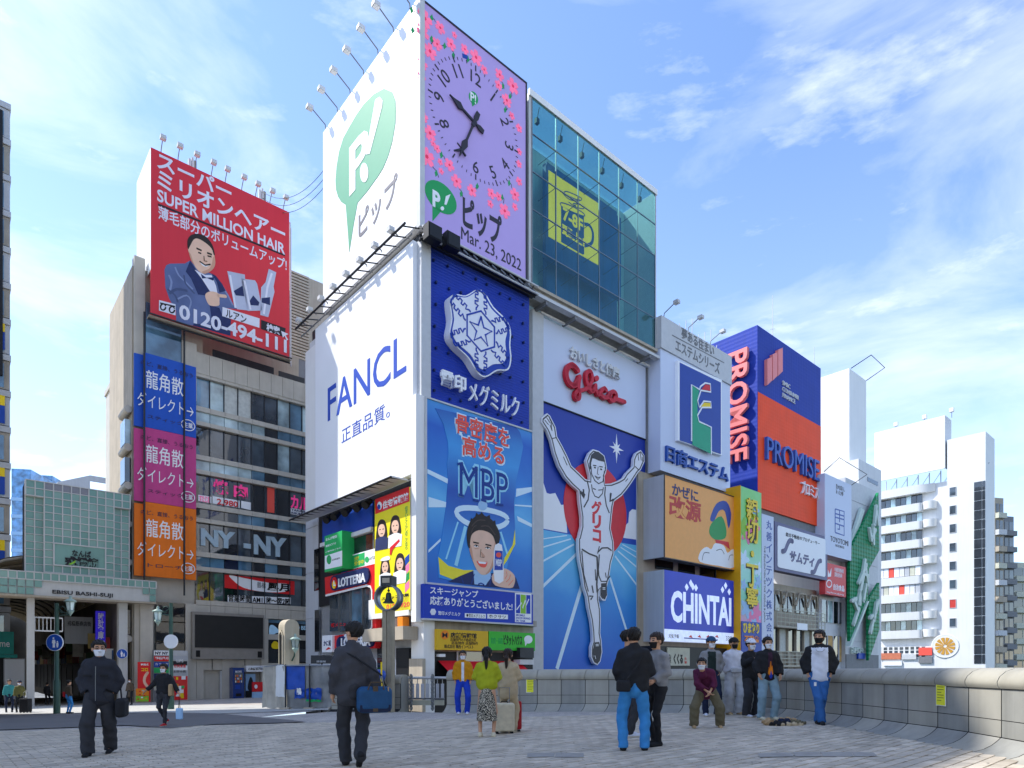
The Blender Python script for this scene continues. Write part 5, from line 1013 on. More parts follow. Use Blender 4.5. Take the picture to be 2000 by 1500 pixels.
q = T('gantry_frame', 'white railing gantry hanging inside the gate', 'gantry', FP, FP.S(90), -.2, 3); a, b = FP.S(61), FP.S(123); mb = MB()
za, zb = FP.Z(90, 1232), FP.Z(90, 1206)
for z in (za, zb): mb.box(a, b, -.25, -.17, z-.04, z+.04, 'white')
for i in range(9): mb.box(a+i*(b-a)/8-.02, a+i*(b-a)/8+.02, -.24, -.18, za, zb, 'white')
q.part('frame', mb)
# =============== sliver building on the edge ================================
EF = Fr((-.985*22.9*.79, 23), UR); e0 = EF.S(20)
EF0 = Fr(((20-1000)/F*23, 23), UR); EF = Fr(((20-1000)/F*44, 44), UR); HS = 44/23
t = T('louvred_edge_building', 'grey fin clad building at the picture edge with yellow and blue panels', 'building', EF, 0, 0, -1)
ez1 = EF.Z(14, 248)
t.box('core', -9.5, -.5, -2.5, -.3, -1.2, ez1, 'grey'); t.box('roof_screen', -9.5, EF.S(5), -2.4, .3, ez1-17, ez1+.8, 'dark')
for i in range(15):
    z = 2.9+i*1.27*HS; t.box('fin_panel', -3, -.02, -.9, .12, z, z+1.0*HS, 'concrete' if i % 2 else 'grey_wall'); t.box('ledge', -8, .03, -.9, .22, z+1.02*HS, z+1.22*HS, 'grey_wall')
    t.box('window', -8, -.35, .12, .14, z+.1, z+.9*HS, 'win_blue')
for i, z in enumerate((12.2, 9.6, 7.1, 4.5)): t.box('yellow_panel', -8, -.3, .15, .2, z*HS+.4, z*HS+1.2, 'yellow'); t.box('blue_panel', -8, -.3, .15, .2, z*HS-.8, z*HS+.38, 'blue')
t.box('lower_wall', -9.4, -.05, -2.3, .0, -1.2, 2.5, 'dark'); t.box('side_pillar', -.3, .0, -1, .05, -1.2, 3.4, 'light_grey')
# unseen taller block along that bank, added to keep the bridge in shade
t = T('unseen_shade_block', 'unseen tall grey block added along the bank to shade the bridge', 'building', EF0, -20, -2, -1); mat('far_wall', '#8c8a86', .7, var=.1, streak=.15)
t.box('core', -60, -1.2, -8, -.5, -2, 44, 'far_wall')
for i in range(12):
    for j in range(11): t.box('window', -59+i*2.5, -57+i*2.5, -.5, -.45, 2+j*3.4, 4.2+j*3.4, 'win_dark')
q = T('teal_shop_sign', 'teal shop sign with white lower case letters', 'sign', EF, EF.S(0, .6), .6, 1); mat('teal', '#1c9c90', .5)
a, z0 = EF.loc(-40, 1277, .6); b, z1 = EF.loc(27, 1234, .6); q.box('sign_board', a, b, .3, .6, z0, z1, 'teal'); q.text('Theme', (-28, 1263), (19, 1250), 'white_print', .6, .02, .01); a2, z2 = EF.loc(34, 1285, .62); q.box('sign_strip', a, a2, .3, .62, z2, z0-.02, 'teal')
q = T('white_hoarding', 'white sheet hoarding beside the teal shop sign', 'hoarding', EF, EF.S(27, -.3), .3, -1); a, z0 = EF.loc(9, 1365, .3); b, z1 = EF.loc(47, 1288, .3); q.box('panel', a, b, .2, .3, z0, z1, 'white_print'); rim(q, 'frame', a, b, z0, z1, .05, .18, .33, 'light_grey')
NB = Fr((-12*-.6574, -12*.7535), UR+math.pi); mat('bank_wall', '#d6cfc0', .7, var=.06)  # unseen row behind the camera, put in to bounce sunlight onto the fronts
for i, (a, b, h_, lbl) in enumerate(((-52, -38, 24, 'unseen cream canal side block furthest down the sunny bank'), (-37, -22, 30, 'unseen taller cream canal side block on the sunny bank behind the bridge'), (-21, -8, 22, 'unseen low cream canal side block next to the bridge end'), (8, 24, 27, 'unseen cream canal side block across the street from the low one'), (25, 45, 32, 'unseen broad cream canal side block at the far end of the sunny bank'))):
    t = T('unseen_bank_building', lbl, 'building', NB, (a+b)/2, 0, BASE); t.box('wall', a, b, -10, 0, BASE, h_, 'bank_wall')
    for j in range(int(h_/4)): t.box('window', a+1, b-1, 0, .05, 1+j*4, 2.4+j*4, 'win_dark')
# far glass towers
glass('tower_glass', '#4f86b8', .1)
for i, (x0, x1, yt, D_, m, lbl) in enumerate(((22, 60, 915, 190, 'tower_glass', 'distant blue glass tower, the taller of two behind the gate'), (40, 102, 926, 230, 'tower_glass', 'distant pale blue slab tower, wider one behind the gate'))):
    fr = Fr(((x0-1000)/F*D_, D_), .2); t = T('glass_tower', lbl, 'tower', fr, 0, 0, -2); a, b = 0, fr.S(x1); z1 = fr.Z(x0+5, yt)
    t.box('core', a, b, -20, -.1, -2, z1, m)
    for j in range(int(z1/5)): t.box('floor_band', a-.05, b+.05, -20, .05, j*5, j*5+1.0, 'pale_blue' if i == 0 else 'white')
fr = Fr(((108-1000)/F*80, 80), UR); t = T('grey_rooftop_block', 'grey sloped rooftop block with open frame behind the gate', 'building', fr, 0, 0, 10)
a, b = fr.S(112), fr.S(222); z1 = fr.Z(175, 928); t.part('wall', MB().prism([(a, 10), (fr.S(176), 10), (fr.S(176), z1), (a, z1-1.5)], -8, 0, 'grey_wall')); t.box('frame_beam', fr.S(176), b, -.3, 0, z1-.7, z1, 'grey_wall'); t.box('wall', fr.S(176), b, -6, 0, 10, z1-3.4, 'grey_wall'); t.box('frame_beam', b-.3, b, -.3, 0, z1-3.4, z1-.7, 'grey_wall')
# =============== the row of fronts right of the runner =======================
dN = .3; N0, N1 = FR.S(1290, dN), FR.S(1426, dN); zN0, zN1 = FR.Z(1290, 918, dN), FR.Z(1290, 617, dN); zNh = FR.Z(1290, 680, dN)
t = T('housing_sign_building', 'narrow off-white building with a grey header and a blue housing emblem', 'building', FR, N0, dN, BASE)
t.box('wall', N0, N1, -9, dN, zN0, zNh, 'glico_white'); t.box('header', N0-.06, N1+.06, -9.1, dN+.12, zNh+.01, zN1, 'light_grey'); t.box('lower_wall', N0-1.2, N1, -9, -.8, BASE, zN0-.02, 'beige')
t.box('side_return', N0-1.25, N0-.02, -9, -.9, BASE, zN0, 'grey_wall')
t.text('夢ある住まい', (1332, 660), (1395, 676), 'grey', dN+.12, .03, .01); t.text('エステムシリーズ', (1320, 684), (1406, 709), 'grey', dN+.12, .03, .01)
mat('est_grey', '#77797d', .5); cb_ = zoomer(1260, 600, 2.083); t.line('rule', [cb_((110, 113), (322, 226))], .06, 'est_grey', dN+.12, .02)
mat('est_blue', '#1a3f9c', .4, var=.04); mat('est_green', '#12a074', .4, var=.04); mat('est_text', '#2450a4', .4, var=0)
t.art('emblem_plate', [(1324,704),(1410,742),(1410,890),(1324,860)], 'white_print', dN, .25); t.art('emblem_ground', [(1328,708),(1408,747),(1408,887),(1328,860)], 'est_blue', dN+.25, .02)
t.line('emblem_outline', [cb_((190,545),(190,315),(222,335),(226,322),(245,308),(266,312),(268,345),(228,338),(214,380),(222,408),(240,382),(268,385),(270,408),(232,408),(214,440),(220,465),(270,488),(270,598))], .12, 'white_print', dN+.27, .05)
t.art('emblem_green', cb_((193,318),(220,340),(212,380),(214,440),(220,468),(267,492),(267,596),(193,560)), 'est_green', dN+.27, .03); t.art('emblem_red', cb_((230,334),(246,314),(264,317),(265,340)), 'red', dN+.27, .04); t.art('emblem_yellow', cb_((228,404),(242,388),(266,390),(266,408)), 'yellow', dN+.27, .04)
t.text('日商エステム', (1303, 900), (1424, 913), 'est_text', dN, .2, .02)
for i in range(3):
    s0 = N0+.8+i*3; t.box('window', s0, s0+2.2, -.8, -.7, FR.Z(1300, 1111, -.7)-.1, FR.Z(1300, 1092, -.7)+.1, 'win_dark')
for i in range(3): arm_lamp('slim white floodlight over the grey housing header, %s from the glass box' % ordn[i], FR, N0+.4+i*3.1, dN, zN1, 1.1, .7, 'floodlights over the housing header')
q = T('roof_antenna_cluster', 'tangle of white aerials and rails on the housing sign roof', 'antennas', FR, N0+7, -2, zN1); mb = MB()
for i in range(7): s = N0+4.2+i*.9; mb.tube([(s, -1, zN1), (s+.1, -1, zN1+1.5+.5*(i % 3))], .035, 'light_grey', 4); mb.tube([(s-.4, -1, zN1+1.1), (s+.5, -1, zN1+1.3)], .025, 'light_grey', 4)
q.part('aerials', mb)
# medicine sign (mascot left out, its white cloud kept)
mat('kaze_orange', '#f6ad5a', .45, var=.04); mat('kaze_navy', '#27356e', .5); mat('kaze_red', '#c8413a', .5)
dK = 1.0; t = T('orange_medicine_sign', 'square orange sign with blue and red brush writing and a white cloud', 'sign', FR, FR.S(1340, dK), .3, 6); s0, s1 = FR.S(1298, dK), FR.S(1436, dK); z0, z1 = FR.Z(1298, 1088, dK), FR.Z(1298, 927, dK)
t.box('sign_board', s0, s1, .3, dK, z0, z1, 'kaze_orange'); t.box('side_box', s0-.12, s0-.005, -.9, dK-.02, z0, z1, 'grey_wall'); rim(t, 'frame', s0, s1, z0, z1, .07, .3, dK+.04, 'dark_steel')
t.text('かぜに', (1313, 966), (1364, 959), 'kaze_navy', dK, .02, .02); t.text('改源', (1307, 1007), (1370, 983), 'kaze_red', dK, .02, .025)
t.art('cloud_print', smooth(cb_((222,1035),(225,995),(250,975),(270,985),(285,960),(320,970),(335,1000),(360,985),(362,1058),(300,1052)), 3, True), 'white_print', dK, .015)
t.line('cloud_line_print', [smooth(cb_((232,1030),(240,1000),(262,1000)), 3), smooth(cb_((290,990),(310,985),(322,1005)), 3), smooth(cb_((340,1030),(345,1010),(358,1008)), 3)], .05, 'ink', dK+.015, .005)
t.art('ribbon_print', [smooth(cb_((265,860),(290,800),(330,790),(350,840),(340,900),(325,830),(300,830),(280,870)), 3, True)], 'est_blue', dK, .012); t.art('ribbon_print', [smooth(cb_((270,880),(310,850),(330,900),(325,940),(285,945),(262,920)), 3, True)], 'green', dK, .014)
t.art('ribbon_print', cb_((285,945),(340,955),(345,985),(320,965),(290,960)), 'red', dK, .018)
# rental sign LED
mat('chin_blue', '#2236a8', .4, var=.12, scale=.4, emit=.15); mat('chin_white', '#cfdcf8', .4, emit=.25)
t = T('rental_led_sign', 'indigo LED sign with tall pale letters over a weather strip', 'sign', FR, FR.S(1350, dK), .3, 1); z0, z1 = FR.Z(1300, 1252, dK), FR.Z(1300, 1113, dK); zs = FR.Z(1300, 1228, dK)
t.box('screen', s0, s1, .3, dK, zs, z1, 'chin_blue'); t.box('weather_strip', s0, s1, .3, dK, z0, zs-.01, 'chin_white'); t.box('side_box', s0-.12, s0-.005, -.9, dK-.02, z0, z1, 'grey_wall')
rtext(t, 'CHINTAI', ((FR.S(1310, dK)+FR.S(1428, dK))/2, (FR.Z(1310, 1215, dK)+FR.Z(1310, 1152, dK))/2), FR.Z(1310, 1152, dK)-FR.Z(1310, 1215, dK), 0, 'chin_white', dK, .02, .03, width=FR.S(1428, dK)-FR.S(1310, dK))
for px, py in ((1341, 1147), (1349, 1139), (1359, 1148), (1353, 1146), (1411, 1152), (1417, 1144), (1424, 1156)):
    s, z = FR.loc(px, py, dK); t.part('diamond_print', MB().prism([(s-.25, z), (s, z-.28), (s+.25, z), (s, z+.28)], dK, dK+.02, 'chin_white'))
t.text('天気予報', (1306, 1246), (1326, 1239), 'ink', dK, .01); t.line('forecast_line', [[(1336, 1246), (1402, 1250)]], .08, 'est_blue', dK, .01); t.text('33%', (1418, 1251), (1430, 1243), 'est_grey', dK, .01)
for i in range(4): t.art('forecast_mark', [(1345+i*17, 1244), (1350+i*17, 1240), (1353+i*17, 1246)], 'coral', dK, .01)
t = T('octopus_shop_front', 'dark shopfront with a white plate of bold brush characters', 'shopfront', FR, N0+3, 0, BASE)
t.box('wall', N0-1.1, N1, -.78, .4, BASE, FR.Z(1298, 1262, .4), 'dark'); a = FR.loc(1302, 1300, .4); b = FR.loc(1345, 1271, .4); t.box('name_plate', a[0], b[0], .4, .5, a[1], b[1]+.2, 'cream'); t.text('くくる', (1316, 1297), (1334, 1277), 'black', .5, .02, .05)
t.text('大阪名代', (1305, 1294), (1311, 1278), 'ink', .5, .02, 0, vertical=True); t.text('たこ家', (1337, 1296), (1342, 1284), 'red', .5, .02, 0, vertical=True)
# tall flowery estate sign
zgrad('flower_print', [(0, '#d85ab8'), (.25, '#ee7ac6'), (.45, '#e06ac0'), (.6, '#6cc8a0'), (.8, '#9fe0d0'), (1, '#7ad25a')], 0, 14, rough=.4)
dH = 1.6; h0, h1 = FR.S(1447, dH), FR.S(1487, dH); z0, z1 = FR.Z(1447, 1300, dH)-3, FR.Z(1447, 949, dH); mat('amber', '#f0b01c', .45, var=.05)
t = T('tall_flower_sign', 'tall vertical sign of flowers with yellow black edged characters and amber side', 'sign', FR, h0, .2, z0)
t.box('face_board', h0, h1, dH-.12, dH, z0, z1, 'flower_print'); t.box('side_board', h0-.06, h0-.004, -.6, dH, z0, z1+.05, 'amber'); t.box('back_board', h0, h1, -.6, dH-.13, z0, z1, 'offwhite')
random.seed(9)
for i in range(16):
    s, z = random.uniform(h0+.3, h1-.3), random.uniform(z0+5, z1-.5); m = random.choice(['pink', 'lime', 'petal', 'pale_blue', 'ray_white'])
    mb = MB(); r = random.uniform(.35, .75)
    mb.prism([(min(h1-.02, max(h0+.02, s+r*(1+.35*math.cos(5*a))*math.cos(a))), z+r*(1+.35*math.cos(5*a))*math.sin(a)) for a in [k*math.pi/15 for k in range(30)]], dH, dH+.006+.001*i, m); t.part('flower_shape', mb)
a = FR.loc(1457, 1196, dH); b = FR.loc(1479, 987, dH)
for bo, m, th in ((.03, 'black', .04), (.0, 'yellow', .06)):
    for k, ch in enumerate('親切・丁寧'):
        zc_ = b[1]-(b[1]-a[1])*(k+.5)/5+.35; rtext(t, ch, ((a[0]+b[0])/2, zc_), (.55 if ch == '・' else 1.9), 0, m, dH+.03, th, bo+.02, width=.5 if ch == '・' else 1.9)
zb1, zb0 = FR.Z(1450, 1213, dH), FR.Z(1450, 1290, dH)-3; t.box('blue_panel', h0+.02, h1-.02, dH+.0, dH+.05, zb0, zb1, 'blue')
t.text('ひまわり', (1452, 1236), (1483, 1218), 'yellow', dH+.05, .03, .04); t.text('不動産', (1454, 1257), (1483, 1242), 'orange', dH+.05, .03, .04)
# white vertical company sign
dV = .9; t = T('white_vertical_sign', 'narrow white vertical sign with a column of blue characters', 'sign', FR, FR.S(1500, dV), .1, -2); s0, s1 = FR.S(1488, dV), FR.S(1511, dV); t.box('sign_board', s0, s1, .1, dV, -4, FR.Z(1488, 1003, dV), 'glico_white')
for k, ch in enumerate('丸善インテック株式会社'):
    a = FR.loc(1496, 1024+k*22.3, dV); b = FR.loc(1508, 1024+k*22.3, dV); rtext(t, ch, ((a[0]+b[0])/2, a[1]), .78, 0, 'est_text', dV, .02, .005, width=1.0)
rtext(t, 'THE FOUNDATION OF THE WORLD & JAPAN', (s0+.45, FR.Z(1491, 1140, dV)), .3, -90, 'est_grey', dV, .02)
# Samty board and the windowed building under it
t = T('fan_window_building', 'weathered tan building with fan topped windows and balcony rails', 'building', FR, FR.S(1512), 0, BASE); a, b = FR.S(1512), FR.S(1606)
t.box('wall', a, b, -9, -.6, BASE, 9, 'beige'); t.box('side_wall', a-6.5, a, -9, -.7, BASE, 10, 'beige'); zf0, zf1 = FR.Z(1512, 1190), FR.Z(1512, 1120)
n = 4; w_ = (b-a)/n
for i in range(n):
    s = a+i*w_; wn = t.box('window', s+.3, s+w_-.5, -.6, -.5, FR.Z(1512, 1190), FR.Z(1512, 1158), 'win_dark'); t.box('mullion', s+w_/2-.15, s+w_/2-.08, -.5, -.44, FR.Z(1512, 1190), FR.Z(1512, 1158), 'light_grey', parent=wn)
    zt = FR.Z(1512, 1150); t.part('fan_moulding', MB().tube([(s+.1, -.4, zt-1.2), (s+.5, -.25, zt), (s+w_-.7, -.25, zt), (s+w_-.2, -.4, zt-1.2)], .12, 'beige', 6))
for i in range(6):
    s = a+i*(b-a)/6; wn = t.box('window', s+.1, s+(b-a)/6-.1, -.6, -.5, FR.Z(1512, 1272), FR.Z(1512, 1226), ['win', 'curtain', 'win_dark'][i % 3])
    t.box('window_post', s-.08, s+.08, -.6, -.3, FR.Z(1512, 1300)-2, FR.Z(1512, 1226), 'beige')
for zp in ((1188, 1222), (1272, 1300)):
    mb = MB(); z0, z1 = FR.Z(1512, zp[1]), FR.Z(1512, zp[0])
    for i in range(14): s = a+i*(b-a)/13; mb.box(s-.025, s+.025, .25, .3, z0, z1, 'cream')
    for j in range(5): z = z0+j*(z1-z0)/4; mb.box(a, b, .25, .3, z-.03, z+.03, 'cream')
    t.part('balcony_rail', mb); t.box('balcony_floor', a, b, -.6, .3, z0-.15, z0-.03, 'beige')
t.box('paper_sign', FR.S(1557, .35), FR.S(1577, .35), .31, .36, FR.Z(1560, 1230, .35), FR.Z(1560, 1217, .35), 'white_print')
cd = zoomer(1480, 980, 4.546); mat('slate', '#5c5a80', .45); dS = .8
t = T('slate_framed_board', 'white board with a thick slate frame and slanted katakana between two hooks', 'sign', FR, FR.S(1560, dS), .1, 7)
_, q = panel_box(t, 'sign_board', (1513, 1113, 1616, 1049), .1, dS, 'slate'); A = smooth([(q[0]+.5, q[2]+.45), (q[0]+.5, q[3]-.45), (q[0]+.7, q[3]-.3), (q[1]-.7, q[3]-.3), (q[1]-.5, q[3]-.45), (q[1]-.5, q[2]+.45), (q[1]-.7, q[2]+.3), (q[0]+.7, q[2]+.3)], 1, True)
t.part('inner_board', MB().prism(A, dS, dS+.03, 'white_print')); t.text('総合不動産のプロデューサー', (1535, 1047), (1601, 1058), 'ink', dS+.03, .02, .0); t.text('サムティ', (1543, 1097), (1591, 1087), 'slate', dS+.03, .03, .04, shear=.15)
t.line('hook_mark', [smooth(cd((220,440),(245,430),(265,380),(285,345),(310,350)), 3), smooth(cd((480,625),(505,620),(525,570),(545,530),(562,525)), 3)], .45, 'slate', dS+.03, .03, round_=1)
t.text('!', (1550, 1000), (1551, 999), 'slate', dS+.03, .01) if 0 else None
# ---- the blue and orange loan tower
ribbed('loan_blue', '#1638a0', .35, grid=.35, depth=.006, rough=.6); ribbed('loan_orange', '#ff4f16', .35, grid=.35, depth=.006, rough=.6, streak=.03); mat('loan_letter', '#3a62b8', .45); mat('loan_pink', '#f08a86', .4, var=.03)
q0, q1 = FR.S(1480), FR.S(1603); zq0, zqm, zq1_ = FR.Z(1480, 990), FR.Z(1480, 765), FR.Z(1480, 635); W_ = 7.5
t = T('loan_tower', 'blue and orange clad tower with raised pink and blue company lettering', 'building', FR, q0, 0, BASE)
t.box('core', q0+.1, q1-.1, -W_, -.15, zq0-1, zq1_-.1, 'grey'); t.box('blue_front', q0, q1, -.14, 0, zqm+.02, zq1_, 'loan_blue'); t.box('orange_front', q0, q1, -.14, .02, zq0, zqm, 'loan_orange'); t.box('blue_side', q0-.06, q0-.004, -W_, .0, zq0-1, zq1_, 'loan_blue')
for k in range(3):
    x = 1499+k*10.5; t.art('mark_bar', [(x, 701-k*9-(0 if k else 0)), (x+9, 697-k*9), (x+9, 743-k*9), (x, 752-k*9)], 'loan_pink', 0, .3)
t.text('SMBC\nCONSUMER\nFINANCE', (1529, 775), (1561, 762), 'offwhite', 0, .1, .005)
t.text('PROMISE', (1499, 897), (1601, 900), 'loan_letter', .02, .3, .0); t.text('プロミス', (1566, 963), (1600, 951), 'white_print', .02, .2, .0)
LS = Fr(FR.w(q0-.06, 0), UL); t2 = T('side_lettering', 'raised salmon capital letters running down the blue side of the tower', 'lettering', LS, -2, 0, 12)
rtext(t2, 'PROMISE', ((LS.S(1421, .3)+LS.S(1462, .3))/2, (LS.Z(1440, 690)+LS.Z(1440, 905))/2), abs(LS.S(1462, .3)-LS.S(1421, .3)), -90, 'loan_pink', .15, .35, .02, width=LS.Z(1440, 690)-LS.Z(1440, 905))
for px, h in ((1509, 7.2), (1590, 5.0)): s = FR.S(px, -3); single('roof_aerial', 'thin lattice aerial, %s one on the blue tower' % ('taller' if h > 6 else 'shorter'), 'aerial', FR, MB().tube([(s, -3, zq1_-.2), (s, -3, zq1_+h)], [.06, .02], 'light_grey', 5).tube([(s-.5, -3, zq1_+h*.5), (s+.5, -3, zq1_+h*.55)], .02, 'light_grey', 4), s, -3, zq1_)
# white lift tower behind
fr = Fr(((1659-1000)/F*76, 76), UR); t = T('white_lift_tower', 'plain white stair tower with blank walls behind the blue tower', 'building', fr, 0, 0, BASE); z1 = fr.Z(1659, 719)
t.box('tower', 0, fr.S(1692), -9, -.02, BASE, z1, 'white'); t.box('lower_block', -1, fr.S(1697), -9, 1.4, BASE, fr.Z(1659, 905), 'offwhite'); t.box('slot_window', 1.5, fr.S(1690), 1.4, 1.43, fr.Z(1659, 880)-3.6, fr.Z(1659, 880)-3.1, 'win_dark')
t.part('roof_rail', MB().tube([(.2, .1, z1), (1.6, 1.8, z1+1.4), (fr.S(1697), 1.8, z1+1.2), (fr.S(1692), 0, z1)], .05, 'dark_steel', 4))
# Toyotomi white sign, red sign and building below
dT2 = .8; t = T('white_square_logo_sign', 'tall white box sign with a small window shaped logo', 'sign', FR, FR.S(1630, dT2), .1, 8); s0, s1 = FR.S(1611, dT2), FR.S(1663, dT2); z0, z1 = FR.Z(1611, 1082, dT2), FR.Z(1611, 924, dT2)
t.box('sign_box', s0, s1, -1.5, dT2, z0, z1, 'glico_white'); t.text('TOYOTOMI', (1622, 1056.5), (1657, 1057), 'ink', dT2, .02, .0); t.text('HOLDINGS', (1632, 1067), (1649, 1067.5), 'est_grey', dT2, .02, 0)
t.line('logo', [[(1631.5,994),(1649,999),(1649,1046),(1631.5,1040)], [(1631.5,1003),(1649,1008)], [(1631.5,1010),(1649,1015)], [(1631.5,1022),(1649,1028)], [(1640,996),(1640,1020)], [(1640,1025),(1640,1034),(1636,1033)]], .13, 'est_text', dT2, .02, closed=False); t.line('logo', [[(1631.5,994),(1631.5,1040)]], .13, 'est_text', dT2, .025)
t.text('豊かな暮らし\nあったか夢', (1633, 964), (1650, 952), 'est_grey', dT2, .02, 0)
t.part('lamp_rail', MB().tube([(s0-.2, dT2, z1+.1), (s0, dT2+1.4, z1+1.2), (s1+.4, dT2+1.4, z1+.9), (s1, dT2, z1)], .04, 'dark_steel', 4))
t = T('red_food_sign', 'red square sign with a small rabbit ear mark and white writing', 'sign', FR, FR.S(1630, .7), .1, 3); mat('food_red', '#e0474a', .5, var=.04)
panel_box(t, 'sign_board', (1612, 1160, 1652, 1108), .1, .7, 'food_red'); t.text('自治食品', (1628, 1152), (1649, 1144), 'white_print', .7, .02, .02); t.text('http://www.jafg.co.jp', (1615, 1158.5), (1648, 1160), 'white_print', .7, .02); t.line('round_mark', [circ(1619.5, 1140, 5, 7)], .12, 'white_print', .7, .02, closed=True); t.art('ear_mark', [(1617,1112),(1620,1122),(1624,1110),(1623,1126),(1617,1127)], 'white_print', .7, .02)
t.text('中華料理材料\n業務用食材', (1630, 1126), (1648, 1112), 'white_print', .7, .02)
t = T('narrow_white_building', 'narrow white building with glazed floors under the red sign', 'building', FR, FR.S(1609), 0, BASE); a, b = FR.S(1608), FR.S(1655); t.box('wall', a, b+1, -9, -.4, BASE, 20, 'offwhite')
for zz in ((1214, 1170), (1292, 1240)):
    for i in range(4):
        s = a+.2+i*(b-a-.4)/4; wn = t.box('window', s+.05, s+(b-a-.4)/4-.05, -.4, -.3, FR.Z(1608, zz[0]), FR.Z(1608, zz[1]), ['win', 'warm', 'win_dark', 'warm'][i] if zz[0] > 1250 else ['win', 'win_pale', 'win_dark', 'win'][i]); t.box('window_post', s-.05, s+.05, -.4, -.22, FR.Z(1608, zz[0]), FR.Z(1608, zz[1]), 'offwhite', parent=wn)
# green mesh sign building
ribbed('mesh_green', '#0f8a54', .45, grid=.45, depth=.08); mat('mesh_white', '#c9d8cf', .5, var=.05); cm = zoomer(1480, 980, 4.546)
t = T('green_mesh_sign_building', 'pale stone building wrapped by slanted green mesh signs with white tube letters', 'building', FR, FR.S(1664), 0, BASE); a, b = FR.S(1655, .3), FR.S(1718, .3)
for i in range(12): t.box('stone_course', a, b, -4, .1, BASE+i*2.2, BASE+(i+1)*2.2-.05, 'light_grey')
t.box('core', a+.02, b-.02, -4, .05, BASE, FR.Z(1664, 940), 'grey_wall')
t.art('green_mesh', [[(1716,962),(1717.5,1075),(1697,1112),(1695,1174),(1660,1262),(1660,1112),(1664,1068),(1702,993)]], 'mesh_green', .5, .3); t.art('green_mesh', [[(1717.5,1138),(1717.5,1230),(1697,1290),(1697,1171)]], 'mesh_green', .5, .3)
t.art('edge_band', [(1695,1174),(1698,1174),(1664,1262),(1660,1262)], 'mesh_white', .5, .5); t.line('edge_letters', [cm((835,370),(930,60)), cm((850,390),(945,70))], [.5, .3], 'mesh_white', .2, .3)
t.line('tube_letters', [cm((845,880),(880,860)), cm((862,875),(895,960)), cm((860,1090),(905,950)), cm((900,905),(960,520)), cm((905,720),(970,560)), cm((915,790),(915,910)), cm((925,770),(950,640),(990,660)), cm((945,880),(968,740)), cm((960,560),(985,740)), cm((1000,240),(1015,340)), cm((1015,330),(1050,250)), cm((1035,210),(1035,370)), cm((1045,200),(1060,40)), cm((1060,60),(1075,200)), cm((1005,1030),(1025,1010)), cm((1010,1160),(1030,1060)), cm((1040,1050),(1060,900)), cm((1055,980),(1075,880))], .42, 'mesh_white', .82, .25, round_=1)
t.text('日本ダンマーク', cm((835, 1350))[0], cm((985, 1295))[0], 'mesh_white', .12, .2, .02); t.box('blue_sign', FR.S(1677, .4), FR.S(1692, .4), .1, .4, FR.Z(1677, 1287), FR.Z(1677, 1276), 'blue'); t.box('base_shop', a, b, .1, .2, BASE, FR.Z(1660, 1278), 'grey')
# =============== white building at far right =================================
RW = Fr(((1925-1000)/F*98, 98), UL); mat('sun_white', '#dfe0de', .55, var=.04, scale=.4, streak=.06)
t = T('white_balcony_building', 'sunlit white building with rounded balconies, a glazed stair strip and a blank rooftop billboard', 'building', RW, 0, 0, BASE)
rz = lambda px, py: RW.Z(px, py); r0, r1 = RW.S(1850), RW.S(1925)
t.box('stair_wall', r0, 0, -5.2, -.0, BASE, rz(1900, 848), 'sun_white'); l0_ = RW.S(1714); t.box('balcony_wing', l0_, r0-.02, -8, -1.2, BASE, rz(1800, 945), 'offwhite')
bz0_, bz1_ = rz(1845, 915), rz(1845, 812); b = T('blank_rooftop_billboard', 'blank white rooftop billboard on the balcony building', 'billboard', RW, RW.S(1780), -1, bz0_); b.box('sign_board', RW.S(1708, .2), RW.S(1845, .2), -.1, .2, bz0_, bz1_, 'white_print'); b.box('return_board', RW.S(1845, .2)+.01, RW.S(1845, .2)+.06, -3, .18, bz0_, bz1_, 'light_grey')
mb = MB(); za, zb = rz(1790, 955), bz0_
for i in range(9): s = l0_+.8+i*1.6; mb.tube([(s, -1.6, za), (s, -1.6, zb+.2)], .09, 'grey_wall', 5); mb.tube([(s, -1.6, za), (s+1.6, -1.6, zb)], .05, 'grey_wall', 4)
b.part('steel_support', mb)
for i, px in enumerate((1748, 1804, 1857)): s = RW.S(px); q = T('roof_floodlight', 'white floodlight on the blank rooftop billboard, %s along its top edge' % ordn[i], 'floodlight', RW, s, -.5, bz1_-.3, group='floodlights on the blank billboard'); q.part('post', MB().tube([(s, -.5, bz1_-.4), (s, -.5, bz1_+.7)], .05, 'steel', 5)); q.box('lamp_head', s-.3, s+.25, -.8, -.3, bz1_+.5, bz1_+1.1, 'white')
ys = [(945, 962), (990, 1010), (1025, 1048), (1062, 1084), (1100, 1120), (1137, 1160), (1173, 1196), (1212, 1232)]
tops = [952, 988, 1022, 1057, 1093, 1129, 1164, 1200, 1237]
zz = [rz(1800, y) for y in (945, 981, 1016, 1052, 1087, 1123, 1158, 1194, 1230)]
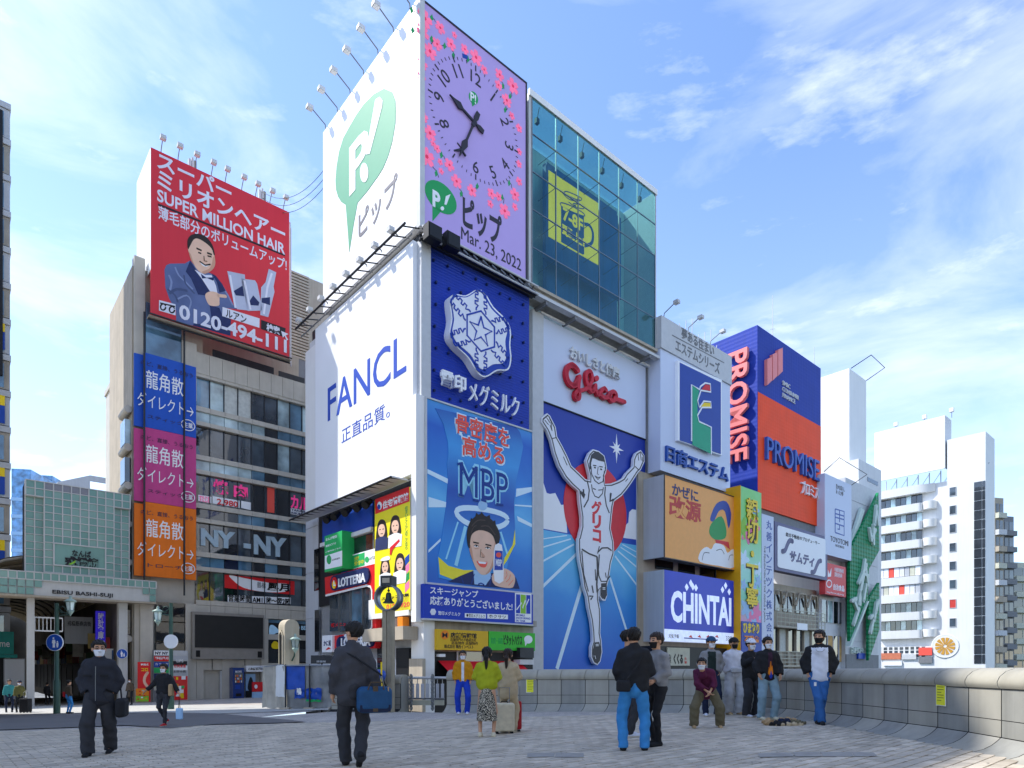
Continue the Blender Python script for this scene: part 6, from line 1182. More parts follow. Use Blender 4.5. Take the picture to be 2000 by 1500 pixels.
for k in range(9):
    ztop = zz[k]; hb = (zz[0]-zz[8])/8
    e = -.3 if k < 1 else -.9
    prof_ = [(l0_, .0), (RW.S(1797)-.3, .0), (RW.S(1797)+.05, -.12), (RW.S(1797)+.2, -.5), (RW.S(1797)+.2, -1.2)] if k else [(l0_, .0), (RW.S(1790), .0), (RW.S(1822), -.9), (RW.S(1822), -1.2)]
    mb = MB(); mb.grid([[(s, d, ztop-hb*.45) for s, d in prof_], [(s, d, ztop) for s, d in prof_]], 'sun_white'); mb.face([(s, d, ztop) for s, d in prof_]+[(l0_, -1.2, ztop)], 'sun_white'); mb.face([(s, d, ztop-hb*.45) for s, d in prof_]+[(l0_, -1.2, ztop-hb*.45)], 'sun_white')
    t.part('balcony_front', mb)
    if k: t.part('round_balcony', MB().lathe([(.95, ztop-hb*.42-ztop), (.98, 0)], (RW.S(1812), -1.0, ztop+.1), 'sun_white', 12))
    if k < 8:
        m_ = 8
        for i in range(m_):
            s = l0_+.1+i*(RW.S(1797)-l0_-.1)/m_; mt = ['win_dark', 'win', 'win_pale'][(i+k) % 3] if k not in (4, 5) else ['white_print', 'cream', 'offwhite', 'coral', 'white_print', 'grey_wall', 'white_print'][(i*3+k) % 7]
            t.box('window', s+.04, s+(RW.S(1797)-l0_)/m_-.06, -1.15, -1.0 if k not in (4, 5) else -.2, ztop-hb*.98, ztop-hb*.47, mt)
mat('c_tan_sign', '#c9785a', .6); t.box('base_wall', l0_, r0, -1.2, -.05, BASE, rz(1800, 1262), 'sun_white')
for i in range(8):
    for j in range(3): t.box('lattice_window', RW.S(1726)+i*.8, RW.S(1726)+i*.8+.5, -.05, -.02, rz(1800, 1284)+.1+j*.6, rz(1800, 1284)+.55+j*.6, 'win')
for i, (x0, x1, y0, y1, m) in enumerate(((1720, 1760, 1288, 1276, 'c_tan_sign'), (1762, 1790, 1288, 1278, 'light_grey'), (1795, 1821, 1280, 1265, 'coral'), (1795, 1821, 1295, 1283, 'grey'), (1726, 1762, 1300, 1292, 'white_print'))): t.box('shop_sign', RW.S(x0), RW.S(x1), 0, .2, rz(x0, y0), rz(x0, y1), m)
for y in (960, 996, 1032, 1069, 1105, 1141, 1179, 1216):
    wn = t.box('window', RW.S(1855), RW.S(1867), -.0, .03, rz(1861, y+8), rz(1861, y-8), 'win' if y != 1179 else 'kaze_red'); rim(t, 'window_frame', RW.S(1855), RW.S(1867), rz(1861, y+8), rz(1861, y-8), .05, -.01, .07, 'light_grey')
n = 19; zt, zb = rz(1902, 942), rz(1902, 1297)
for i in range(n):
    for j in range(2):
        s0, s1 = (RW.S(1902), RW.S(1918)) if j == 0 else (RW.S(1918), RW.S(1931)); t.box('stair_pane', s0+.04, min(s1, -.02)-.04, .0, .06, zb+i*(zt-zb)/n+.06, zb+(i+1)*(zt-zb)/n-.04, 'win_dark')
mb = MB()
for k in range(24): a = k*math.pi/12
c = RW.loc(1846, 1262, 0); t.part('wheel_sign', MB().lathe([(1.9, 0), (1.9, .06), (1.8, .08), (1.7, .05), (1.68, .05)], (c[0], .0, c[1]), 'sun_white', 28, 'd'))
mat('wheel_gold', '#c9963c', .5, var=.1)
for k in range(12):
    a0, a1 = math.radians(k*30+4), math.radians(k*30+26); t.part('wheel_segment', MB().prism([(c[0]+r*math.cos(a), c[1]+r*math.sin(a)) for r, a in ((.25, a0), (1.35, a0), (1.38, (a0+a1)/2), (1.35, a1), (.25, a1))], 0, .1, 'wheel_gold'))
# apartment blocks beyond
for bi, (x0, x1, yt, D_, m, lbl) in enumerate(((1943, 1960, 972, 112, 'beige', 'slim tan apartment block tucked behind the glazed stair strip'), (1960, 1980, 1008, 116, 'grey', 'dark framed apartment block with glazed balconies'), (1978, 2015, 1098, 120, 'cream', 'low cream apartment block with planted terrace'))):
    fr = Fr(((x0-1000)/F*D_, D_), 0.25); t = T('apartment_block', lbl, 'building', fr, 0, 0, BASE); a, b = 0, fr.S(x1); z1 = fr.Z(x0+4, yt); t.box('wall', a, b, -10, 0, BASE, z1, m)
    nf = int((z1+1)/2.9)
    for j in range(nf):
        z = z1-1-j*2.9; wn = t.box('window', a+.25, (a+b)/2-.1, .0, .05, z-1.5, z, 'win_dark'); t.box('window', (a+b)/2+.1, b-.2, .0, .05, z-1.5, z, 'win'); t.box('balcony', a+.05, b-.05, .05, .7, z-2.6, z-1.7, ['cream', 'light_grey', 'beige'][(j+bi) % 3] if bi == 0 else m)
# =============== street furniture ============================================
def spot(px, py): x, y = gpt(px, py); return x, y, gz(x, y)
mat('lamp_green', '#3f5a50', .45, metal=.3, var=.15); mat('lamp_verdigris', '#9db4a8', .5, var=.15); glass('lantern_glass', '#cfe0da', rough=.15); mat('sign_blue', '#1d53b4', .4, var=.04)
def frame_at(px, py, a=0):
    x, y, z = spot(px, py); return Fr((x, y), a), z
def lantern(q, c, k=1.0):
    lt = q.part('lantern', MB().lathe([(.02, .62), (.06, .56), (.05, .5), (.2, .42), (.24, .36), (.2, .34)], c, 'lamp_verdigris', 10).lathe([(.13, -.02), (.15, .0), (.1, -.1), (.03, -.2), (.01, -.26)], c, 'lamp_verdigris', 10))
    q.part('lantern_pane', MB().lathe([(.13, 0), (.185, .34)], c, 'lantern_glass', 6, sm=False), parent=lt)
    rb = MB()
    for i in range(6): a = i*math.pi/3; rb.tube([(c[0]+.135*math.cos(a), c[1]+.135*math.sin(a), c[2]), (c[0]+.19*math.cos(a), c[1]+.19*math.sin(a), c[2]+.34)], .012, 'lamp_green', 4)
    q.part('lantern_rib', rb, parent=lt)
def ped_disc(q, s, z, r, d):
    q.part('disc', MB().lathe([(r, -.02), (r, .02)], (s, d, z), 'white_print', 28, 'd')); q.part('disc_face', MB().lathe([(r*.94, .0), (r*.94, .012)], (s, d+.016, z), 'sign_blue', 28, 'd'))
    f = lambda pts: MB().prism([(s+x*r, z+y*r) for x, y in pts], d+.03, d+.04, 'white_print')
    q.part('figure_print', f([(-.22,.3),(-.05,.34),(.1,.3),(.14,-.1),(.08,-.1),(.08,-.6),(-.18,-.6),(-.18,-.1),(-.27,-.1)])); q.part('figure_print', f([(-.1+.1*math.cos(a), .5+.1*math.sin(a)) for a in [k*.6283 for k in range(10)]]))
    q.part('figure_print', f([(.28,.0),(.46,.0),(.5,-.3),(.42,-.6),(.3,-.6),(.24,-.3)])); q.part('figure_print', f([(.37+.07*math.cos(a), .1+.07*math.sin(a)) for a in [k*.6283 for k in range(10)]]))
for n_, (px, py, top, dx, sgn, lbl) in enumerate(((111, 1394, 1178, 1, 1, 'green lamp post with hanging lantern and a blue round pedestrian sign'), (334, 1386, 1178, -1, 0, 'green lamp post with hanging lantern in front of the glazed corner'))):
    fr, z0 = frame_at(px, py); zt = fr.Z(px, top); q = T('street_lamp', lbl, 'lamp post', fr, 0, 0, z0)
    q.part('pole', MB().lathe([(.13, 0), (.13, 1.4), (.09, 1.45), (.075, zt-z0)], (0, 0, z0), 'lamp_green', 12)); mb = MB(); e = .58*dx
    mb.tube([(0, 0, zt-.55), (e*.5, 0, zt-.5), (e, 0, zt-.5)], .025, 'lamp_green', 5); mb.tube([(0, 0, zt-.15), (e*.35, 0, zt-.35), (e, 0, zt-.5)], .02, 'lamp_green', 5)
    mb.tube([(e*.4+.14*math.cos(a), 0, zt-.28+.14*math.sin(a)) for a in [i*.7 for i in range(8)]], .016, 'lamp_green', 4); q.part('scroll_arm', mb)
    lantern(q, (e, 0, zt-.3 if n_ == 0 else zt-.75))
    if sgn: ped_disc(q, 0, fr.Z(px, 1255), .36, .12)
    else: q.part('round_plate', MB().lathe([(.31, -.02), (.31, .02)], (.05, .1, fr.Z(px, 1253)), 'white_print', 24, 'd'))
fr = Fr(FP.w(FP.S(237), .45), UR-.5); q = T('round_pedestrian_sign', 'small blue round pedestrian sign fixed to the white gate pillar', 'sign', fr, 0, 0, 1.5); ped_disc(q, 0, fr.Z(237, 1277), .32, .1); q.box('bracket', -.03, .03, -.2, .1, fr.Z(237, 1277)-.03, fr.Z(237, 1277)+.03, 'steel')
fr, z0 = frame_at(214, 1372, .1); q = T('folding_notice', 'white cloth notice hung on dark frame under the gate', 'sign', fr, 0, 0, z0); q.box('cloth', -.45, .35, 0, .03, fr.Z(214, 1297), fr.Z(214, 1267), 'offwhite'); q.part('frame', MB().tube([(-.45, 0, z0), (-.45, 0, fr.Z(214, 1266))], .03, 'dark_steel', 5).tube([(.35, 0, z0), (.35, 0, fr.Z(214, 1266))], .03, 'dark_steel', 5))
# tenant boards, fried prawn banner, vending machine
def on_front(px0, y0, px1, y1, d): a = FP.loc(px0, y0, d); b = FP.loc(px1, y1, d); return a[0], b[0], a[1], b[1]
q = T('tenant_sign_board', 'tall tenant board with stacked shop names, black and white heading', 'sign board', FP, FP.S(316, .9), .9, -1.1); s0, s1, z0, z1 = on_front(299, 1372, 333, 1270, .9)
q.box('panel', s0, s1, .7, .9, z0, z1, 'grey'); hh = (z1-z0)/9
for i, m in enumerate(('white_print', 'shop_red', 'blue', 'sign_green', 'navy', 'grey', 'cream')): q.box('name_strip', s0+.05, s1-.05, .9, .93, z1-(i+1)*hh+.03, z1-i*hh-.03, m)
q.text('NY NY', (303, 1278.5), (329, 1273), 'ink', .93, .01, .04); q.text('鶴橋風月', (303, 1288), (329, 1283), 'white_print', .93, .01, .02); q.text('カラオケ', (303, 1299.5), (329, 1295), 'white_print', .93, .01, .01)
q = T('tenant_sign_board', 'tenant board with pale strips above a red menu poster', 'sign board', FP, FP.S(352, .9), .9, -1.1); s0, s1, z0, z1 = on_front(336, 1369, 367, 1271, .9); q.box('panel', s0, s1, .7, .9, z0, z1, 'light_grey'); hh = (z1-z0)/10
for i, m in enumerate(('light_grey', 'grey_wall', 'ink', 'white_print', 'grey_wall')): q.box('name_strip', s0+.05, s1-.05, .9, .93, z1-(i+1)*hh+.03, z1-i*hh-.03, m)
q.box('menu_poster', s0+.03, s1-.03, .9, .93, z0+.05, z1-5.1*hh, 'shop_red'); random.seed(4)
for i in range(22): a = random.uniform(s0+.1, s1-.35); b = random.uniform(z0+.15, z1-5.6*hh); q.box('menu_print', a, a+random.uniform(.12, .3), .93, .937+.0004*i, b, b+random.uniform(.08, .25), random.choice(['white_print', 'orange', 'yellow', 'pip_green', 'mbp_navy']))
q.text('焼肉食道', (340, 1304), (363, 1298), 'shop_red', .93, .01, .02); q.text('LIPS', (345, 1293.5), (358, 1288), 'white_print', .93, .01, .02); q.text('お好み焼', (339, 1314), (363, 1309), 'ink', .93, .01, .01)
fr, z0 = frame_at(282, 1372, .25); q = T('prawn_banner_stand', 'red banner stand with a prawn picture and yellow writing', 'sign', fr, 0, 0, z0); za, zb = z0+.05, fr.Z(282, 1293)
q.box('panel', -.36, .36, 0, .12, za, zb, 'shop_red'); q.text('コロ', (276, 1311), (289, 1305), 'yellow', .12, .01, .03); q.text('韓国式', (275, 1300), (290, 1296), 'white_print', .12, .01, .02); q.line('prawn_print', [smooth([(288,1314),(283,1322),(282,1332),(287,1340)], 3)], .16, 'skin_print', .12, .02, round_=1)
q.box('food_photo', -.45, .3, .12, .16, za+.4, za+.85, 'orange'); q.box('food_photo', -.45, .28, .12, .16, za+.02, za+.38, 'lime')
for i in range(10): a = random.uniform(-.4, .1); b = za+random.uniform(.1, .7); q.box('food_print', a, a+.12, .16, .165+.0004*i, b, b+.08, random.choice(['cream', 'shop_red', 'amber', 'white_print']))
q = T('vending_machine', 'deep blue drinks vending machine against the stone wall', 'vending machine', FP, FP.S(466, .8), .8, -1.1); s0, s1, z0, z1 = on_front(455, 1367, 477, 1304, .8); mat('vend_blue', '#15387e', .3, coat=.4)
q.box('case', s0, s1, .05, .8, z0, z1, 'vend_blue'); q.box('display_window', s0+.1, s1-.1, .8, .83, z0+1.2, z1-.35, 'win'); 
for i in range(3):
    for j in range(6): q.box('drink_can', s0+.14+j*(s1-s0-.3)/6, s0+.14+(j+.7)*(s1-s0-.3)/6, .83, .86, z0+1.22+i*.2, z0+1.36+i*.2, ['white_print', 'orange', 'warm', 'blue', 'shop_red'][(i+j*2) % 5])
q.box('button_panel', s0+.15, s1-.3, .8, .84, z0+.75, z0+1.05, 'blue'); q.text('BOSS', (460, 1315), (472, 1310), 'white_print', .8, .02, .02); q.box('dispense_slot', s0+.2, s1-.2, .8, .82, z0+.25, z0+.45, 'black')
q = T('white_shop_name_sign', 'white lightbox sign above the dark poster window', 'sign', FP, FP.S(500, .6), .6, 0); s0, s1, z0, z1 = on_front(481, 1312, 521, 1300, .6); q.box('sign_box', s0, s1, .1, .6, z0, z1, 'white_print'); q.text('心斎橋 MUTEN', (485, 1309), (514, 1304), 'ink', .6, .01, .02)
q = T('poster_window', 'dark poster of a figure in a shop window by the vending machine', 'poster', FP, FP.S(489, .1), .1, -1); s0, s1, z0, z1 = on_front(480, 1368, 499, 1316, .1); q.box('board', s0, s1, .0, .1, z0, z1, 'pale_blue'); q.art('figure_print', smooth([(484,1345),(486,1330),(490,1322),(494,1330),(496,1346),(490,1350)], 3, True), 'ink', .1, .02); q.box('lower_panel', s0, s1, .1, .14, z0, z0+.7, 'dark')
q = T('red_signboard', 'small red shop stand with pale round mark beside the wrapped fence', 'sign', FP, FP.S(499, 1.6), 1.6, -1.2); s0, s1, z0, z1 = on_front(494, 1376, 505, 1332, 1.6); q.box('panel', s0, s1+.3, 1.4, 1.6, z0+.9, z1, 'shop_red'); q.box('base', s0, s1+.3, 1.4, 1.6, z0, z0+.88, 'pale_blue'); q.art('round_mark', circ(500, 1341, 3, 4), 'white_print', 1.6, .02)
# bell logo and name in the lower glazing
q = T('taco_shop_sign', 'violet bell mark and pale capitals in the dark lower shop window', 'sign', FP, FP.S(560, -.1), -.1, 1); mat('bell_blue', '#8fb7d6', .5, emit=.1); ce = zoomer(500, 1180, 6.82)
q.box('sign_board', FP.S(524, -.1), FP.S(605, -.1), -.18, -.1, FP.Z(524, 1266), FP.Z(524, 1216), 'dark'); q.art('bell_print', smooth(ce((175,400),(180,300),(215,275),(270,310),(315,370),(260,390),(190,430)), 3, True), 'bell_blue', -.1, .02); q.line('bell_line', [smooth(ce((180,425),(230,438),(320,390)), 3)], .08, 'bell_blue', -.1, .03)
q.art('figure_print', smooth(ce((205,545),(240,495),(290,510),(305,560),(295,595),(225,590)), 3, True), 'yellow', -.1, .02); q.text('TACO BELL', (560, 1229), (606, 1223), 'bell_blue', -.1, .03, .01)
# stone monument with lantern
fr, z0 = frame_at(563, 1382, UL+.12); 
mx_, my_ = 563, 1382
x_, y_ = (556-1000)/F*28, 28; z0 = gz(x_, y_); fr = Fr((x_, y_), UL+.1); fr2 = Fr((x_, y_), UR+.1)
q = T('stone_lantern_pillar', 'round topped stone bridge pillar with niche and an iron wall lantern', 'pillar', fr, 0, 0, z0); zt = fr.Z(560, 1208); mat('pillar_stone', '#c0b59e', .75, var=.12, scale=2, bump=.15, streak=.2)
R_ = .42; sc_ = zt-R_
def archp(w_, zc_, zb_, n=12): return [(-w_, zb_)]+[(-w_*math.cos(math.pi*k/n), zc_+w_*math.sin(math.pi*k/n)) for k in range(n+1)]+[(w_, zb_)]
mb = MB()
# arch profile lies in the side plane facing the camera; local s of fr2
q = T.__new__(T); 
bpy.data.objects.remove(bpy.data.objects['stone_lantern_pillar'])
q.__init__('stone_lantern_pillar', 'round topped stone bridge pillar with niche and an iron wall lantern', 'pillar', fr2, 0, 0, z0)
w_ = .34; mb.prism([(s+w_, z) for s, z in archp(w_, zt-w_, z0)[::-1]], -.55, 0, 'pillar_stone'); q.part('shaft', mb)
q.part('niche_moulding', MB().tube([(-.03, -.12, z0+.3), (-.03, -.12, zt-.7), (-.03, -.27, zt-.5), (-.03, -.42, zt-.7), (-.03, -.42, z0+.3)], .035, 'pillar_stone', 6)); q.box('niche', -.012, .0, -.4, -.14, z0+.3, zt-.7, 'dark')
lc = (.34, .28, fr2.Z(578, 1266)); q.part('wall_bracket', MB().tube([(.34, 0, lc[2]-.55), (.34, .2, lc[2]-.35), (.34, .28, lc[2])], .035, 'lamp_green', 6)); lantern(q, lc)
# wrapped fence
mat('sheet', '#b9b2a5', .35, var=.22, scale=2.5, bump=.8, bscale=5); mat('tarp', '#1c4fb0', .4, var=.25, scale=3, bump=.6, bscale=6); mat('clear_film', '#8d8f90', .25, var=.4, scale=1.6, bump=.8, bscale=4)
fx, fy, fz = spot(560, 1386); q = T('wrapped_enclosure', 'low building site enclosure wrapped in crumpled plastic sheet and blue tarpaulin', 'enclosure', Fr((fx, fy), UL+.25), 0, 0, fz); hN = q.fr.Z(560, 1300)-fz
def cloth(fr, s0, s1, d, z0, z1, m, nn=18, amp=.05, seed=0):
    r = np.random.default_rng(seed); rows = []
    ph = r.uniform(0, 6, 4)
    for j in range(9):
        v = j/8; row = []
        for i in range(nn+1):
            u = i/nn; row.append((s0+(s1-s0)*u, d+amp*(math.sin(u*17+ph[0]+v*2)+.6*math.sin(u*31+v*5+ph[1])+.7*math.sin(v*9+u*4+ph[2]))*.6, z0+(z1-z0)*v+(amp*.5*math.sin(u*12+ph[3]) if j in (0, 8) else 0)))
        rows.append(row)
    return MB().grid(rows, m)
q.part('plastic_sheet', cloth(q.fr, -1.55, 0, .03, fz+.03, fz+hN, 'sheet', seed=1)); q.part('sheet_patch', cloth(q.fr, -.6, .02, .07, fz+.5, fz+hN+.02, 'white', 8, .02, 2))
f3 = Fr((fx, fy), -.02); q3 = T('film_side', None, None, f3, .8, 0, fz); q3.o.parent = q.o; q3.o.matrix_parent_inverse = (Matrix.Translation(q.o.location) @ q.o.rotation_euler.to_matrix().to_4x4()).inverted(); q3.part('film', cloth(f3, 0, 1.9, .02, fz+.05, fz+hN, 'clear_film', seed=5)); q3.part('blue_tarp', cloth(f3, -.05, .75, .08, fz+.8, fz+hN, 'tarp', 8, .02, 7))
q3.part('blue_tarp', cloth(f3, .35, .75, .09, fz+.45, fz+.8, 'tarp', 6, .05, 8)); q3.part('blue_tarp', cloth(f3, .8, 1.4, .09, fz+.4, fz+.85, 'tarp', 8, .06, 9)); q3.part('green_net', cloth(f3, .8, 1.4, .1, fz+.32, fz+.4, 'sign_green', 8, .03, 10)); q3.part('white_bag', cloth(f3, .45, .62, .13, fz+.6, fz+.85, 'white', 5, .03, 11))
for s in (0, .95, 1.9): q3.part('post', MB().tube([(s, .12, fz), (s, .12, fz+hN+.05)], .03, 'dark_steel', 6)); q3.box('sandbag', s-.18, s+.18, .0, .3, fz, fz+.1, 'beige')
q3.part('rail', MB().tube([(-.05, .12, fz+hN), (2.3, .12, fz+hN+.02)], .03, 'steel', 6)); q3.part('corner_prop', MB().tube([(-1.5, -.4, fz+hN-.1), (-.2, -.2, fz+hN+.05)], .02, 'steel', 4))
q = T('dark_direction_board', 'dark horizontal board with small pale writing behind the enclosure', 'sign', Fr(((640-1000)/F*26, 26), 0), 0, 0, 1); f_ = q.fr; q.box('board', f_.S(607), f_.S(648), -.1, 0, f_.Z(620, 1296), f_.Z(620, 1280), 'dark_steel'); q.text('道頓堀', (618, 1294), (636, 1290), 'light_grey', 0, .01, .01); q.part('post', MB().tube([(f_.S(628), -.05, f_.Z(620, 1296)), (f_.S(628), -.05, -.8)], .04, 'dark_steel', 6))
# bell column
bx, by = (759-1000)/F*21.5, 21.5; z0 = gz(bx, by); fr = Fr((bx, by), UL+.6); mat('bell_bronze', '#3f4a42', .4, metal=.6, var=.2); mat('column_stone', '#a79d88', .8, var=.2, scale=3, bump=.2, streak=.4)
q = T('bell_column', 'square weathered column topped by a metal ring holding a bronze bell', 'column', fr, 0, 0, z0); zc_ = 1.15+(HY-1168)/F*21.5
q.box('shaft', -.16, -.01, -.15, .15, z0-.4, zc_-.38, 'column_stone'); q.box('shaft', .01, .16, -.15, .15, z0-.4, zc_-.38, 'column_stone'); q.box('cap_box', -.2, .2, -.2, .2, zc_+.38, zc_+.72, 'dark_steel'); q.box('cap_window', -.13, .13, .2, .21, zc_+.48, zc_+.64, 'beige')
q.part('ring', MB().lathe([(.40, -.2), (.44, -.2), (.44, .2), (.40, .2), (.40, -.2)], (0, 0, zc_), 'steel', 32, 'd', caps=False)); q.part('bell', MB().lathe([(.0, .19), (.06, .18), (.09, .12), (.1, .0), (.13, -.1), (.2, -.16), (.19, -.17), (.0, -.15)], (0, 0, zc_), 'bell_bronze', 18).lathe([(.02, .2), (.05, .24), (.02, .29)], (0, 0, zc_), 'bell_bronze', 10).tube([(0, 0, zc_+.26), (0, 0, zc_+.4)], .015, 'bell_bronze', 5))
single('yellow_pole', 'thin yellow pole standing behind the short parapet', 'pole', Fr(((745-1000)/F*20.6, 20.6), 0), MB().tube([(0, 0, -.3), (0, 0, 1.15+10/F*20.6)], .03, 'yellow', 6), 0, 0, -.3)
x, y, z = spot(742, 1386); x, y = (740-1000)/F*21, 21; single('blue_bag', 'blue plastic bag bulging above the short parapet', 'bag', Fr((x, y), 0), MB().lathe([(.05, -.3), (.18, -.2), (.24, 0), (.2, .12), (.1, .17), (.0, .18)], (0, 0, .9), 'tarp', 12), 0, 0, .6)
# =============== people ======================================================
def rc(p, a, b, ra, rb):
    """round cone distance (approximate)"""
    a = np.array(a, np.float32); b = np.array(b, np.float32); ab = b-a; L2 = float(ab@ab)+1e-9; pa = p-a
    t = np.clip(pa@ab/L2, 0, 1); q = pa-t[..., None]*ab; return np.sqrt((q*q).sum(-1))-(ra+(rb-ra)*t)
def el(p, c, r):
    c = np.array(c, np.float32); r = np.array(r, np.float32); q = (p-c)/r; k = np.sqrt((q*q).sum(-1)); return (k-1)*r.min()
def smin(ds, k):
    d = ds[0]
    for e in ds[1:]:
        h = np.clip(.5+.5*(e-d)/k, 0, 1); d = e+(d-e)*h-k*h*(1-h)
    return d
def nets(f, lo, hi, h):
    lo = np.array(lo, np.float32); n = np.maximum(np.ceil((np.array(hi)-lo)/h).astype(int)+1, 3)
    ax = [lo[i]+h*np.arange(n[i], dtype=np.float32) for i in range(3)]; G = np.stack(np.meshgrid(*ax, indexing='ij'), -1); D_ = f(G)
    ins = D_ < 0; cnt = np.zeros(tuple(n-1), np.float32); acc = np.zeros(tuple(n-1)+(3,), np.float32)
    s0 = [slice(0, -1)]*3
    for ax_ in range(3):
        o = [i for i in range(3) if i != ax_]
        for u in (0, 1):
            for v in (0, 1):
                sa = [None]*3; sb = [None]*3
                sa[ax_] = slice(0, -1); sb[ax_] = slice(1, None)
                for k, w in zip(o, (u, v)): sa[k] = sb[k] = slice(1, None) if w else slice(0, -1)
                a, b = D_[tuple(sa)], D_[tuple(sb)]; c = (ins[tuple(sa)] != ins[tuple(sb)]); t = np.where(c, a/(a-b+1e-12), 0)
                P = np.zeros_like(acc); P[..., ax_] = t; P[..., o[0]] = u; P[..., o[1]] = v
                acc += P*c[..., None]; cnt += c
    m = cnt > 0; idx = -np.ones(m.shape, int); idx[m] = np.arange(m.sum()); ii = np.argwhere(m); V = lo+(ii+acc[m]/cnt[m][:, None])*h
    Q = []
    for ax_ in range(3):
        o = [(ax_+1) % 3, (ax_+2) % 3]; sa = [slice(None)]*3; sb = [slice(None)]*3; sa[ax_] = slice(0, -1); sb[ax_] = slice(1, None)
        e = np.argwhere(ins[tuple(sa)] != ins[tuple(sb)]); e = e[(e[:, o[0]] > 0) & (e[:, o[1]] > 0) & (e[:, o[0]] < n[o[0]]-1) & (e[:, o[1]] < n[o[1]]-1)]
        if not len(e): continue
        def g(du, dv): q = e.copy(); q[:, o[0]] -= du; q[:, o[1]] -= dv; return idx[q[:, 0], q[:, 1], q[:, 2]]
        f4 = np.stack([g(1, 1), g(0, 1), g(0, 0), g(1, 0)], 1); flip = ~ins[e[:, 0], e[:, 1], e[:, 2]]; f4[flip] = f4[flip][:, ::-1]; Q.append(f4)
    return V, np.concatenate(Q) if Q else np.zeros((0, 4), int)
def mk(name, parent, V, Q, mats, pick=None, label=None):
    me = bpy.data.meshes.new(name); me.vertices.add(len(V)); me.vertices.foreach_set('co', V.astype(np.float32).ravel()); me.loops.add(len(Q)*4); me.loops.foreach_set('vertex_index', Q.ravel().astype(np.int32))
    me.polygons.add(len(Q)); me.polygons.foreach_set('loop_start', np.arange(0, len(Q)*4, 4, dtype=np.int32))
    for m in mats: me.materials.append(MT[m])
    if pick is not None: me.polygons.foreach_set('material_index', pick(V[Q].mean(1)).astype(np.int32))
    me.polygons.foreach_set('use_smooth', np.ones(len(Q), bool)); me.update(); me.validate()
    ob = bpy.data.objects.new(name, me); COL.objects.link(ob); ob.parent = parent
    if label: ob['label'] = label
    return ob
mat('skin', '#c99a7c', .5, var=.06, scale=8); mat('eye_dark', '#1c1512', .4, var=0); mat('lip', '#a8605a', .5, var=0); mat('hair', '#17120f', .45, var=.3, scale=30, bump=.5, bscale=120); mat('hair_brown', '#2c1f17', .45, var=.3, scale=30, bump=.5, bscale=120)
mat('mask_white', '#dfe3ea', .7, var=.03); mat('mask_black', '#131417', .7, var=.05)
def M_(name, col, r=.85, **k): k.setdefault('var', .14); k.setdefault('scale', 9); return mat(name, col, r, bump=k.pop('bump', .25), bscale=k.pop('bscale', 70), **k)
for a in (('c_black', '#212226'), ('c_charcoal', '#34353a'), ('c_blackj', '#2b2d35'), ('c_suit', '#404147'), ('c_mustard', '#c2860f'), ('c_royal', '#1a3fb4'), ('c_lime', '#a3ab22'), ('c_beige', '#bba98a'), ('c_denim', '#3a86c4'), ('c_denim2', '#86a2b0'), ('c_denim3', '#3568a8'), ('c_greyj', '#8a8b8e'),
          ('c_plum', '#571c3c'), ('c_olive', '#6d6650'), ('c_dgreen', '#1f2c2a'), ('c_navy', '#1d2740'), ('c_white', '#d4d8e4'), ('c_lgrey', '#b8bcc2'), ('c_teal', '#3f9496'), ('c_camo', '#6d6a3c'), ('c_brown', '#574a3c'), ('c_red', '#b81f2a'), ('c_pink', '#d8a8a8'), ('c_cream', '#d6cdb4'), ('c_tan', '#b09470')): M_(*a)
sk = mat('c_skirt', '#1d1c1a', .85, var=0); t_ = sk.node_tree; b_s = t_.nodes['Principled BSDF']; tcn = N(t_, 'ShaderNodeTexCoord'); vo = N(t_, 'ShaderNodeTexNoise'); vo.inputs['Scale'].default_value = 62; vo.inputs['Detail'].default_value = 1
cr = N(t_, 'ShaderNodeValToRGB'); cr.color_ramp.elements[0].position = .5; cr.color_ramp.elements[0].color = lin('#1a1917'); cr.color_ramp.elements[1].position = .56; cr.color_ramp.elements[1].color = lin('#c9c1ae')
t_.links.new(tcn.outputs['Object'], vo.inputs[0]); t_.links.new(vo.outputs[0], cr.inputs[0]); t_.links.new(cr.outputs[0], b_s.inputs['Base Color'])
FACTS = []
